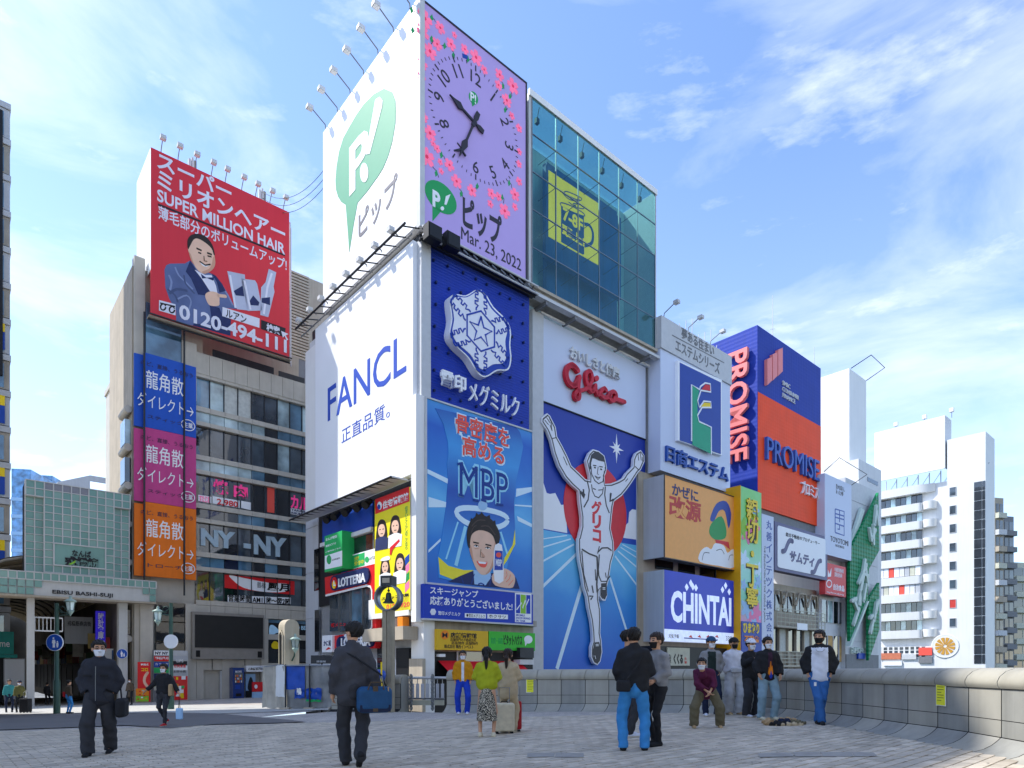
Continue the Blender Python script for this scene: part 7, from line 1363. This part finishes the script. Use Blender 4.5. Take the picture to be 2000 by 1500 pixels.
def person(label, px, py, hpx, face, P=None, group=None, top='c_black', bot='c_black', shoe='c_black', hair='hair', mask='mask_white', head_turn=0, stance=.12, stride=0, wide=.0, loose=.02, hem=.78, arms=None, lean=(0, 0), skirt=None, hairlen=0, cap=None,
           pony=False, vest=None, bag=None, glasses=False, collar=None, crouch=0, feet=None, foldk=1.0, coat=None, patch=None, glove=True):
    x, y = gpt(px, py); Hm = hpx*y/F; k = Hm/1.72; near = y < 13; h = (.0125 if y < 10 else .015 if y < 15 else .018 if y < 21 else .03)
    root = bpy.data.objects.new('person', None); COL.objects.link(root); root.location = (x, y, gz(x, y)+.012); root.rotation_euler = (0, 0, math.radians(face)); root.scale = (k, k, k); root['label'] = label; root['category'] = 'person'
    if group: root['group'] = group
    pel = np.array((0, 0, .93-crouch)); lx, ly = lean
    ch = pel+np.array((lx*.5, -ly*.5, .40-abs(ly)*.28)); nk = pel+np.array((lx*.85, -ly*.9, .555-abs(ly)*.42)); hd = nk+np.array((lx*.2, -.02-ly*.18, .135-abs(ly)*.03))
    if feet is None: feet = ((-stance, stride*.5, 0), (stance, -stride*.5, 0))      # right, left (y negative = forward)
    hips = [pel+np.array((-.09, 0, -.03)), pel+np.array((.09, 0, -.03))]; ank = []; kne = []
    for hp, ft in zip(hips, feet):
        a = np.array((ft[0], ft[1], .085+ft[2])); d = a-hp; L_ = np.linalg.norm(d); s_ = .84; bend = math.sqrt(max(0, (s_/2)**2-(min(L_, s_)/2)**2)); ou = (ft[0]-hp[0])
        kn = (hp+a)/2+np.array((ou*.15+np.sign(hp[0])*bend*.35, -bend*.95-.01, 0)); ank.append(a); kne.append(kn)
    sh = [ch+np.array((-.155, 0, .055)), ch+np.array((.155, 0, .055))]; loose *= .72
    if arms is None: arms = (((-.24, .02, -.24), (-.25, -.04, -.48)), ((.24, .02, -.24), (.25, -.04, -.48)))
    el_, wr = [], []
    for i in (0, 1):
        c0 = np.array((ch[0], ch[1], ch[2]+.065)); e = c0+np.array(arms[i][0])*(.9, 1, 1); w = c0+np.array(arms[i][1])*(.95, 1, 1); el_.append(e); wr.append(w)
    # ---- body: one surface
    def body(p):
        d = [rc(p, pel, ch, .085, .085), rc(p, ch+np.array((-.09, 0, .03)), ch+np.array((.09, 0, .03)), .06, .06), rc(p, nk-np.array((0, 0, .06)), hd, .058, .052)]
        for i in (0, 1):
            d += [rc(p, hips[i], kne[i], .08, .052), rc(p, kne[i], ank[i], .05, .035), rc(p, ank[i]-np.array((0,0,.02)), ank[i]+np.array((0, -.11, -.05)), .026, .022), rc(p, sh[i], el_[i], .042, .036), rc(p, el_[i], wr[i], .036, .025)]
        return smin(d, .03)
    lo = np.array((-.75, -.75, -.02)); hi = np.array((.75, .75, 1.6))
    allp = np.array([pel, ch, nk, *kne, *ank, *el_, *wr]); lo = allp.min(0)-.17; hi = allp.max(0)+.17; lo[2] = min(lo[2], -.02)
    V, Q = nets(body, lo, hi, max(h*1.3, .02)); VS, QS = [V], [Q]; off = len(V); MI = [np.zeros(len(Q))]
    # ---- head
    ct, st = math.cos(math.radians(head_turn)), math.sin(math.radians(head_turn))
    def loc(p):
        q = p-hd.astype(np.float32); X = q[..., 0]*ct+q[..., 1]*st; Y = -q[..., 0]*st+q[..., 1]*ct; return np.stack([X, Y, q[..., 2]], -1)/1.09
    def skull(q):
        d = smin([el(q, (0, .012, .03), (.077, .093, .088)), el(q, (0, -.025, -.03), (.058, .062, .082)), rc(q, (0, -.045, -.085), (0, -.03, -.075), .026, .03)], .03)
        return d
    def headf(p):
        q = loc(p); d = smin([skull(q), rc(q, (0, -.088, .012), (0, -.104, -.02), .008, .0135)], .012)
        for sx in (-1, 1):
            d = np.minimum(d, el(q, (sx*.078, .008, -.003), (.012, .02, .03))); d = np.maximum(d, -el(q, (sx*.03, -.098, .012), (.018, .016, .011)))
        return smin([d, rc(p, nk-np.array((0, 0, .05)), hd-np.array((0, -.02, .05)), .055, .05)], .02)
    hh = (.007 if near else .01 if y < 20 else .016)
    V, Q = nets(headf, hd-.16, hd+.16, hh)
    def pickh(c):
        q = loc(c); m = np.zeros(len(c)); ax_ = np.abs(q[:, 0]); fr_ = q[:, 1] < -.05
        m[(np.abs(ax_-.031) < .0145) & (np.abs(q[:, 2]-.012) < .0065) & fr_] = 1; m[(np.abs(ax_-.031) < .019) & (np.abs(q[:, 2]-.036) < .005) & fr_] = 1
        m[(ax_ < .022) & (np.abs(q[:, 2]+.052) < .0065) & fr_] = 2
        return m
    MI.append(pickh(V[Q].mean(1))); VS.append(V); QS.append(Q+off); off += len(V)
    # ---- hands with five fingers
    for i in (0, 1):
        if y > 24: break
        w = wr[i]; dr = w-el_[i]; dr = dr/np.linalg.norm(dr); side = np.cross(dr, (0, 1., 0)); side = side/(np.linalg.norm(side)+1e-6); fw = np.cross(side, dr)
        if fw[1] > 0: fw = -fw
        sg = 1 if i else -1; side = side*np.sign(side[0] if abs(side[0]) > 1e-3 else 1)
        pa = w+dr*.055
        # palm faces the body: fingers spread along fw, curl towards the body centre
        inn = -side*sg
        def hf(p):
            d = [rc(p, w-dr*.02, pa, .025, .03), rc(p, w+dr*.03+fw*.02, pa+dr*.025+fw*.022, .014, .013), rc(p, w+dr*.03-fw*.02, pa+dr*.02-fw*.024, .014, .013)]
            d = smin(d, .015)
            for j, (o, ln) in enumerate(((.028, .036), (.010, .041), (-.009, .038), (-.027, .03))):
                b0 = pa+dr*.025+fw*o; b1 = b0+dr*ln+inn*.008; b2 = b1+dr*ln*.6+inn*.026; d = np.minimum(d, np.minimum(rc(p, b0, b1, .0095, .0088), rc(p, b1, b2, .0088, .0072)))
            t0 = w+dr*.025+fw*.026; t1 = t0+dr*.028+fw*.026+inn*.006; t2 = t1+dr*.03+fw*.004+inn*.01; return np.minimum(d, np.minimum(rc(p, t0, t1, .013, .011), rc(p, t1, t2, .011, .008)))
        V, Q = nets(hf, np.minimum(w, w+dr*.17)-.07, np.maximum(w, w+dr*.17)+.07, .0055 if near else .008)
        VS.append(V); QS.append(Q+off); off += len(V); MI.append(np.zeros(len(Q)))
    mi = np.concatenate(MI); mk('body', root, np.concatenate(VS), np.concatenate(QS), ['skin', 'eye_dark', 'lip'], lambda c: mi)
    # ---- trousers or skirt
    sd = abs(hash(label)) % 97 if 0 else sum(map(ord, label)) % 97
    def fold(p, a, fz_=1.0): return a*foldk*(np.sin(p[..., 2]*46*fz_+p[..., 0]*21+sd)*.5+np.sin(p[..., 2]*23*fz_-p[..., 1]*33+p[..., 0]*13+sd*2)*.6+np.sin(p[..., 0]*60+p[..., 2]*9+sd)*.35)
    w1, w2, w3 = .086+wide*.2, .06+wide*.75, .046+wide*.9
    if skirt is None or skirt >= .45:
        def tr(p):
            ds = [rc(p, pel+np.array((0, .005, .02)), pel+np.array((0, .012, -.05)), .135, .13)]
            for i in (0, 1): ds.append(smin([rc(p, hips[i], kne[i], w1+.012, w2), rc(p, kne[i], ank[i]+np.array((0, .01, -.03)), w2, w3)], .02))
            d = smin(ds, .025)+fold(p, .0065); return np.maximum(d, .045-p[..., 2]+0*d)
        V, Q = nets(tr, np.array((lo[0], lo[1], .0)), np.array((hi[0], hi[1], pel[2]+.16)), h); mk('trousers', root, V, Q, [bot])
    if skirt:
        def skf(p):
            q = p*np.array((1, 1.25, 1), np.float32); an = np.arctan2(p[..., 1], p[..., 0]); d = rc(q, pel+np.array((0, 0, .06)), np.array((0, 0, skirt)), .13, .205); d = d+.008*np.sin(an*14+p[..., 2]*4)*np.clip((pel[2]-p[..., 2])*2, 0, 1); return np.maximum(d, skirt+.02-p[..., 2])
        V, Q = nets(skf, np.array((-.3, -.3, skirt-.05)), np.array((.3, .3, pel[2]+.25)), h); mk('skirt' if skirt < .45 else 'coat_skirt', root, V, Q, [coat or bot])
    # ---- top
    L = loose
    def tp(p):
        a0 = pel+np.array((-.07, 0, hem-.93+.12)); a1 = pel+np.array((.07, 0, hem-.93+.12)); q = p.copy(); 
        ay = ch[1]*np.clip((p[..., 2]-pel[2])/(ch[2]-pel[2]+1e-3), 0, 1.2); q[..., 1] = (p[..., 1]-ay)*1.18+ay
        ds = [rc(q, a0, ch+np.array((-.07, 0, .0)), .108+L*1.1, .1+L), rc(q, a1, ch+np.array((.07, 0, .0)), .108+L*1.1, .1+L), rc(q, (a0+a1)/2, ch, .12+L, .118+L), rc(q, ch+np.array((-.1, 0, .04)), ch+np.array((.1, 0, .04)), .068+L*.6, .068+L*.6), rc(p, nk-np.array((0, 0, .1)), nk-np.array((0, .01, .035)), .085, .062+L*.3)]
        if collar: ds.append(rc(p, nk-np.array((0, 0, .03)), nk+np.array((0, -.005, .012)), .074, .07))
        d = smin(ds, .05)
        for i in (0, 1): d = smin([d, smin([rc(p, sh[i], el_[i], .06+L*.6, .05+L*.75), rc(p, el_[i], wr[i]-(wr[i]-el_[i])*.06, .05+L*.75, .042+L*.75)], .02)], .03)
        d = d+fold(p, .007); d = np.maximum(d, hem-p[..., 2]+(ch[1]*0)) if abs(ly) < .3 else d
        for i in (0, 1):
            dr = wr[i]-el_[i]; dr = dr/np.linalg.norm(dr); near_w = np.sqrt(((p-wr[i])**2).sum(-1)) < .14; cut = ((p-wr[i])@dr.astype(np.float32))+.012; d = np.where(near_w, np.maximum(d, cut), d)
        return d
    names = {'c_suit': 'suit_jacket', 'c_mustard': 'cardigan', 'c_lime': 'sweater', 'c_plum': 'sweater', 'c_white': 'track_top'}
    mats_ = [top]; pk = None
    if vest or patch:
        mats_.append(vest or patch[0])
        def pk(c):
            m = np.zeros(len(c)); f = c[:, 1] < ch[1]-.03*0
            if vest: m[(np.abs(c[:, 0]-ch[0]) < (patch[1] if patch else .085)) & (c[:, 1] < -.045) & (c[:, 2] < ch[2]+.1)] = 1
            else: m[patch[2](c)] = 1
            return m
    V, Q = nets(tp, lo-np.array((.03, .03, 0)), hi+np.array((.03, .03, 0)), h); mk(names.get(top, 'jacket' if L > .025 else 'top'), root, V, Q, mats_, pk)
    if collar and collar != True:
        def cf(p): return np.maximum(rc(p, nk-np.array((0, 0, .02)), nk+np.array((0, -.003, .022)), .077, .066), -(rc(p, nk-np.array((0, 0, .03)), nk+np.array((0, -.003, .06)), .058, .058)))
        V, Q = nets(cf, nk-.12, nk+.12, .009); mk('collar', root, V, Q, [collar])
    # ---- hair, mask, cap, glasses
    if hair:
        def hf2(p):
            q = loc(p); nz = .004*np.sin(q[..., 0]*160+q[..., 2]*60)+.004*np.sin(q[..., 1]*130+q[..., 0]*70); d = np.minimum(skull(q), el(q, (0, .02, .045), (.082, .1, .083)))-.012-nz
            ff = np.maximum(q[..., 1]+.045+.0*q[..., 0], q[..., 2]-(.062 if hairlen < 2 else .05)); d = np.maximum(d, -np.maximum(ff, -(q[..., 2]+.3)))
            low = -.045 if hairlen == 0 else -.09 if hairlen == 1 else -.2; d = np.maximum(d, low-q[..., 2]); side = np.maximum(np.maximum(-(q[..., 1]+.0)*1-.012+0*q[..., 0], q[..., 2]-.0), .055-np.abs(q[..., 0]))
            if hairlen == 0: d = np.maximum(d, -np.maximum(np.maximum(q[..., 1]-.03, q[..., 2]-.018), -.5))
            else: d = np.maximum(d, -np.maximum(q[..., 1]+.02, q[..., 2]-.02)) if hairlen == 1 else d
            if pony: d = smin([d, rc(q, (0, .11, .02), (0, .14, -.06), .035, .04), rc(q, (0, .14, -.06), (0, .12, -.27), .04, .02)], .02)
            if hairlen >= 2: d = smin([d, rc(q, (-.05, .04, 0), (-.06, .06, -.17), .05, .035), rc(q, (.05, .04, 0), (.06, .06, -.17), .05, .035)], .02)
            return d
        V, Q = nets(hf2, hd-np.array((.2, .2, .38 if pony or hairlen > 1 else .16)), hd+np.array((.2, .22, .2)), hh); mk('hair', root, V, Q, [hair])
    if mask:
        def mf(p): q = loc(p); d = smin([skull(q), rc(q, (0, -.09, .0), (0, -.108, -.02), .01, .016)], .02)-.007; return np.maximum(np.maximum(d, q[..., 2]+.008), np.maximum(-.098-q[..., 2], q[..., 1]+.035))
        V, Q = nets(mf, hd-.15, hd+.15, hh*.9); mk('face_mask', root, V, Q, [mask])
        if near:
            V, Q = nets(lambda p: np.minimum(rc(loc(p), (-.068, -.04, -.02), (-.082, .01, -.002), .0035, .0035), rc(loc(p), (.068, -.04, -.02), (.082, .01, -.002), .0035, .0035)), hd-.12, hd+.12, .005); mk('mask_loop', root, V, Q, [mask])
    if glasses:
        mb = MB()
        for sx in (-1, 1): mb.tube([(sx*.034+.026*math.cos(a), .104, .012+.019*math.sin(a)) for a in [i*math.pi/6 for i in range(13)]], .0028, 'dark', 5); mb.tube([(sx*.06, .1, .016), (sx*.082, 0, .012)], .0028, 'dark', 4)
        ob = bpy.data.objects.new('glasses', mb.mesh((0, 0, 0), 'glasses')); COL.objects.link(ob); ob.parent = root; ob.location = hd; ob.rotation_euler = (0, 0, math.radians(head_turn))
    if cap:
        def cf(p): q = loc(p); d = np.maximum(np.minimum(skull(q), el(q, (0, .015, .045), (.08, .096, .08)))-.018, .04-q[..., 2]); br = np.maximum(np.maximum(el(q, (0, -.1, .045), (.075, .085, .02)), -.05-(-q[..., 1])), np.abs(q[..., 2]-.043)-.006); return np.minimum(d, br)
        V, Q = nets(cf, hd-.2, hd+.2, hh); mk('cap', root, V, Q, [cap])
    # ---- shoes
    for i in (0, 1):
        a = ank[i]; ft = feet[i]; tilt = ft[3] if len(ft) > 3 else 0
        def sf(p):
            q = p-a.astype(np.float32); c_, s_ = math.cos(tilt), math.sin(tilt); Y = q[..., 1]*c_-q[..., 2]*s_; Z = q[..., 1]*s_+q[..., 2]*c_; q = np.stack([q[..., 0], Y, Z], -1)
            d = smin([rc(q, (0, .03, -.045), (0, -.165, -.055), .045, .038), rc(q, (0, .01, -.05), (0, .0, -.01), .04, .04)], .03); return np.maximum(np.maximum(d, -.083-q[..., 2]), q[..., 2]-.02)
        V, Q = nets(sf, a-.24, a+.2, .012 if near else .016); mk('shoe', root, V, Q, [shoe, 'c_cream'], lambda c: (c[:, 2] < a[2]-.062).astype(int) if shoe not in ('c_black',) else np.zeros(len(c)))
    FACTS.append((label, round(Hm, 2), round(y, 1)))
    return root, dict(ch=ch, pel=pel, nk=nk, hd=hd, wr=wr, el=el_, k=k)
def add_part(root, name, mb, label=None):
    """mb in (x, -y, z) body units"""
    ob = bpy.data.objects.new(name, mb.mesh((0, 0, 0), name)); COL.objects.link(ob); ob.parent = root
    if label: ob['label'] = label
    return ob
def soft_box(p, c, r, e=.02):
    q = np.abs(p-np.array(c, np.float32))-np.array(r, np.float32)+e; return np.sqrt((np.maximum(q, 0)**2).sum(-1))+np.minimum(q.max(-1), 0)-e
def held_bag(name, label, cat, root, fn, lo, hi, m, h=.012, strap=None, sm='c_black'):
    o = bpy.data.objects.new(name, None); COL.objects.link(o); o.matrix_world = root.matrix_world; o.location = root.location; o.rotation_euler = root.rotation_euler; o.scale = root.scale; o['label'] = label; o['category'] = cat
    V, Q = nets(fn, lo, hi, h); mk('bag_body', o, V, Q, [m])
    if strap: add_part(o, 'strap', MB().tube([(x, -y, z) for x, y, z in strap], .012, sm, 5))
    return o
pk_ = ((-.27, .06, -.24), (-.17, -.01, -.44)), ((.27, .06, -.24), (.17, -.01, -.44))       # hands in pockets
# 1 walking man in black jacket
r, J = person('man in black padded jacket and wide black trousers striding with hands in pockets', 194, 1476, 219, 18, top='c_blackj', bot='c_charcoal', stride=.42, stance=.1, wide=.05, loose=.055, hem=.76, arms=(((-.28, .07, -.25), (-.18, -.0, -.45)), ((.28, .06, -.25), (.18, -.0, -.45))), glasses=True, collar=True, head_turn=22, feet=((-.11, -.16, 0), (.1, .22, .02, -.15)))
add_part(r, 'zip', MB().tube([(0, .2, .84), (0, .2, 1.1), (0, .19, 1.36)], .004, 'steel', 4)); add_part(r, 'pocket_flap', MB().box(-.17, -.06, .165, .19, 1.2, 1.235, 'c_black')); add_part(r, 'pocket_flap', MB().box(.06, .17, .165, .19, 1.2, 1.235, 'c_black'))
held_bag('shoulder_bag', 'black slouchy shoulder bag at the hip of the man in the padded jacket', 'bag', r, lambda p: soft_box(p, (.3, .02, .72), (.07, .17, .15), .06), (.15, -.25, .5), (.45, .3, .95), 'c_black', strap=[(.3, .0, .85), (.27, .02, 1.2), (.13, .0, 1.44)])
# 2 hurrying woman
r, J = person('woman in black jacket hurrying forward with arms spread and a lilac mask', 320, 1419, 119, 0, top='c_black', bot='c_charcoal', shoe='c_red', stride=.3, stance=.07, loose=.035, hem=.86, hairlen=1, hair='hair', arms=(((-.3, .0, -.2), (-.46, -.1, -.38)), ((.3, .0, -.2), (.42, .0, -.42))), feet=((-.06, .25, .08, -.5), (.07, -.1, 0)))
held_bag('blue_carrier_bag', 'small pale blue carrier bag swinging from the hurrying woman hand', 'bag', r, lambda p: soft_box(p, (.45, -.02, .35), (.09, .05, .16), .03), (.3, -.15, .1), (.62, .1, .6), 'pale_blue', strap=[(.42, -.02, .5), (.43, 0, .8), (.47, -.02, .5)])
held_bag('brown_tote', 'brown patterned tote over the hurrying woman shoulder', 'bag', r, lambda p: soft_box(p, (.24, -.06, 1.02), (.05, .1, .17), .04), (.1, -.25, .8), (.4, .15, 1.3), 'c_tan', strap=[(.24, -.05, 1.15), (.2, -.02, 1.45), (.24, .03, 1.15)])
# 3 office worker from behind
r, J = person('office worker in dark grey suit walking away with a navy shoulder bag', 690, 1499, 276, -158, top='c_suit', bot='c_charcoal', loose=.032, hem=.74, collar='c_white', stance=.06, head_turn=38, arms=(((-.26, .05, -.27), (-.3, .06, -.5)), ((.25, .04, -.26), (.24, -.1, -.5))), feet=((-.05, .2, .1, -.75), (.07, -.16, 0)), wide=.03)
o = held_bag('briefcase_bag', 'navy and brown two handled bag hanging behind the office worker hip', 'bag', r, lambda p: soft_box(p, (-.22, .2, .82), (.21, .085, .16), .075), (-.48, .05, .6), (.05, .36, 1.05), 'c_bagblue' if 'c_bagblue' in MT else M_('c_bagblue', '#1a4a74', .6) and 'c_bagblue', .01, strap=[(-.36, .22, .97), (-.3, .18, 1.12), (.0, .15, 1.33), (.16, .05, 1.42)])
add_part(o, 'leather_band', MB().box(-.25, -.19, -.283, -.115, .68, .98, 'c_brown')); add_part(o, 'leather_band', MB().box(-.38, -.365, -.28, -.12, .68, .97, 'c_tan')); add_part(o, 'lower_panel', MB().box(-.4, -.04, -.282, -.12, .675, .76, 'c_navy')); add_part(o, 'handle', MB().tube([(-.32, -.28, .94), (-.3, -.29, 1.03), (-.16, -.29, 1.03), (-.13, -.28, .94)], .009, 'c_brown', 5)); add_part(o, 'buckle', MB().tube([(-.33, -.2, 1.0), (-.3, -.21, 1.1)], .012, 'steel', 5))
# 4 cardigan
r, J = person('person in mustard cardigan and royal blue trousers standing against the parapet', 904, 1396, 122, 4, top='c_mustard', bot='c_royal', shoe='c_white', hairlen=1, loose=.045, hem=.86, wide=.03, vest='c_white', patch=(None, .03), arms=(((-.25, .0, -.25), (-.22, -.02, -.46)), ((.25, -.0, -.25), (.22, -.02, -.46))))
# 5 6 two women seen from behind with suitcases
r, J = person('woman with ponytail in lime sweater and long patterned skirt, seen from behind', 951, 1441, 172, 176, top='c_lime', bot='c_skirt', coat='c_skirt', shoe='c_cream', skirt=.3, pony=True, loose=.04, hem=.92, mask=None, hairlen=1, arms=(((-.25, -.04, -.22), (-.12, -.16, -.32)), ((.25, -.04, -.22), (.12, -.16, -.32))), stance=.13)
r, J = person('woman in loose beige blouse with hair tied low, behind the suitcases', 992, 1432, 160, 165, top='c_beige', bot='c_beige', shoe='c_cream', pony=True, loose=.05, hem=.7, mask=None, hair='hair_brown', hairlen=1, wide=.03, arms=(((-.25, -.04, -.22), (-.1, -.18, -.28)), ((.25, -.04, -.22), (.26, -.1, -.4))))
def suitcase(px, py, w_, h_, d_, m, lbl, rot):
    fr, z0 = frame_at(px, py, rot); q = T('suitcase', lbl, 'suitcase', fr, 0, 0, z0)
    V, Q = nets(lambda p: soft_box(p, (0, 0, h_/2+.06), (w_/2, d_/2, h_/2), .035), (-w_/2-.05, -d_/2-.05, 0), (w_/2+.05, d_/2+.05, h_+.15), .014); mk('shell', q.o, V, Q, [m])
    for sx in (-1, 1):
        for sy in (-1, 1): q.part('wheel', MB().lathe([(.03, -.012), (.03, .012)], (sx*(w_/2-.05), sy*(d_/2-.05), z0+.03), 'dark', 10, 'd'))
    q.part('handle', MB().tube([(-.1, 0, z0+h_+.05), (-.1, 0, z0+h_+.35), (.1, 0, z0+h_+.35), (.1, 0, z0+h_+.05)], .01, 'steel', 5))
    for i in range(4): q.box('rib', -w_/2+.06+i*(w_-.12)/3-.006, -w_/2+.06+i*(w_-.12)/3+.006, d_/2-.01, d_/2+.004, z0+.12, z0+h_, m)
    q.part('grab_handle', MB().tube([(-.07, .0, z0+h_+.06), (-.05, .0, z0+h_+.09), (.05, .0, z0+h_+.09), (.07, 0, z0+h_+.06)], .012, 'dark', 5))
suitcase(985, 1434, .38, .54, .24, 'c_cream', 'cream hard suitcase standing beside the patterned skirt', .1); mat('case_red', '#a81620', .3, coat=.3); suitcase(1006, 1430, .2, .56, .3, 'case_red', 'glossy red suitcase behind the cream one', .3)
# 7 group by the runner sign
r, J = person('young man in white and navy jacket half hidden behind the black sweatshirt', 1226, 1440, 203, 95, top='c_navy', bot='c_charcoal', shoe='c_white', loose=.035, wide=.02)
r, J = person('young man in grey hoodie and tight black trousers with black mask', 1283, 1458, 216, -60, top='c_greyj', bot='c_black', mask='mask_black', hair='hair_brown', loose=.035, hem=.88, feet=((-.08, .02, 0), (.1, -.06, 0)), arms=(((-.22, .02, -.25), (-.08, -.2, -.34)), ((.22, .02, -.25), (.12, -.16, -.38))))
r, J = person('young man from behind in black sweatshirt and bright blue jeans', 1238, 1468, 235, 174, top='c_black', bot='c_denim', mask=None, loose=.05, hem=.82, collar='c_white', wide=.025, stance=.15, arms=(((-.26, -.02, -.25), (-.16, -.18, -.36)), ((.26, -.02, -.25), (.2, -.14, -.38))))
held_bag('crossbody_pouch', 'small black pouch slung across the back of the black sweatshirt', 'bag', r, lambda p: soft_box(p, (.16, .2, .93), (.1, .04, .08), .03), (0, .08, .78), (.32, .3, 1.08), 'c_black', strap=[(.12, .2, 1.0), (-.05, .18, 1.25), (-.14, .06, 1.43)])
# 8 bending man
r, J = person('young man in plum sweater and baggy olive cargo trousers crouching forward', 1379, 1423, 154, -12, top='c_plum', bot='c_olive', shoe='c_tan', crouch=.05, lean=(-.12, .42), wide=.06, loose=.04, hem=.7, feet=((-.26, -.08, 0), (.3, .05, 0)), arms=(((-.16, -.16, -.26), (.06, -.22, -.42)), ((.22, -.06, -.27), (.1, -.22, -.44))), head_turn=-8)
# 9 the row at the parapet
r, J = person('young man in blue cap and grey open jacket over dark top at the parapet', 1389, 1400, 152, -8, top='c_greyj', vest='c_dgreen', bot='c_navy', shoe='c_white', cap='c_bagblue', hairlen=0, hair='hair_brown', arms=pk_, wide=.02, head_turn=15)
r, J = person('young man in white track top and baggy pale grey trousers with black cap', 1433, 1397, 147, 6, top='c_white', bot='c_lgrey', shoe='c_tan', cap='c_black', mask='mask_black', wide=.075, loose=.05, hem=.84, stance=.13, arms=pk_)
held_bag('waist_bag', 'white waist bag worn across the white track top', 'bag', r, lambda p: soft_box(p, (-.02, -.19, 1.02), (.13, .04, .06), .03), (-.2, -.3, .9), (.2, -.1, 1.15), 'c_lgrey', strap=[(.1, -.19, 1.04), (.16, -.12, 1.3), (.12, 0, 1.45)])
r, J = person('young man all in black with white cap holding a small camera', 1466, 1402, 150, 20, top='c_black', bot='c_charcoal', shoe='c_white', cap='c_white', mask='mask_white', wide=.05, loose=.04, arms=(((-.24, -.04, -.2), (-.08, -.24, -.08)), ((.22, .02, -.25), (.2, -.06, -.46))))
r, J = person('young man in black work jacket with flame print shirt and faded jeans', 1499, 1407, 158, 2, top='c_black', bot='c_denim2', shoe='c_cream', hairlen=1, loose=.055, hem=.82, wide=.035, stance=.14, vest='c_flame' if 'c_flame' in MT else M_('c_flame', '#3a2236') and 'c_flame', patch=(None, .045), arms=(((-.28, .0, -.24), (-.24, -.1, -.42)), ((.28, .0, -.24), (.24, -.1, -.44))))
add_part(r, 'flame_print', MB().prism([(-.05, .98), (-.035, 1.12), (-.02, 1.06), (0, 1.24), (.015, 1.08), (.03, 1.15), (.045, .98), (0, .92)], .13, .175, 'orange')); add_part(r, 'flame_print', MB().prism([(-.03, .93), (0, 1.05), (.03, .93), (0, .88)], .13, .182, 'banner_blue'))
r, J = person('young man in white sweatshirt and open black puffer leaning on the parapet', 1600, 1416, 180, -20, top='c_black', vest='c_white', patch=(None, .14), bot='c_denim3', shoe='c_black', mask='mask_black', hairlen=1, loose=.065, hem=.8, wide=.03, arms=(((-.28, .06, -.24), (-.2, -.0, -.45)), ((.28, .06, -.24), (.2, -.0, -.45))), feet=((.04, -.12, 0), (-.02, .08, 0)), head_turn=-25)
add_part(r, 'necklace', MB().tube([(.07*math.cos(a), .175, 1.4+.05*math.sin(a)) for a in [math.pi+i*math.pi/8 for i in range(9)]], .004, 'steel', 4)); add_part(r, 'key_fob', MB().box(-.1, -.06, .13, .16, .72, .79, 'white'))
x, y, z = spot(1533, 1418); root = bpy.data.objects.new('clothes_heap', None); COL.objects.link(root); root.location = (x, y, z); root['label'] = 'heap of tan, black and olive jackets dropped on the paving by the parapet'; root['category'] = 'clothes'
for i, (cx_, cy_, r_, m) in enumerate((((-.28, .1, .06), 0, (.1, .1, .08), 'c_tan'), ((-.12, -.05, .04), 0, (.16, .1, .06), 'c_black'), ((.0, .02, .08), 0, (.14, .09, .06), 'c_navy'), ((.18, .06, .05), 0, (.2, .12, .06), 'c_olive'), ((.06, -.12, .03), 0, (.2, .08, .04), 'c_beige'), ((.1, .14, .07), 0, (.2, .1, .08), 'c_tan'))):
    V, Q = nets(lambda p: el(p, cx_, r_)+.014*np.sin(p[..., 0]*50+i)+.012*np.sin(p[..., 1]*61+p[..., 2]*40), np.array(cx_)-.3, np.array(cx_)+.3, .013); mk('garment', root, V, Q, [m])
# 10 far pedestrians
person('distant person in teal top by the white hoarding', 18, 1392, 63, 40, top='c_teal', bot='c_navy', mask=None, hairlen=1)
r, J = person('distant person in camouflage jacket and cap with a black suitcase', 38, 1392, 61, 30, top='c_camo', bot='c_black', cap='c_navy'); suitcase(50, 1393, .4, .6, .3, 'c_black', 'black suitcase with a yellow bag beside the camouflage jacket', 0)
person('distant dark figure walking inside the arcade', 92, 1377, 43, 180, top='c_black', bot='c_black', mask=None); 
r, J = person('distant person in grey striped jacket and blue jeans with a red bag', 134, 1394, 64, 150, top='c_brown', bot='c_denim', mask=None); held_bag('red_shoulder_bag', 'red shoulder bag on the distant person in jeans', 'bag', r, lambda p: soft_box(p, (.3, 0, 1.0), (.1, .12, .14), .04), (.1, -.2, .8), (.5, .2, 1.25), 'c_red', .03)
person('distant person in long brown coat beside the white pillar', 254, 1377, 50, 0, top='c_brown', bot='c_black', skirt=.5, coat='c_brown', hairlen=1)
finish_texts(); finish_rtexts()
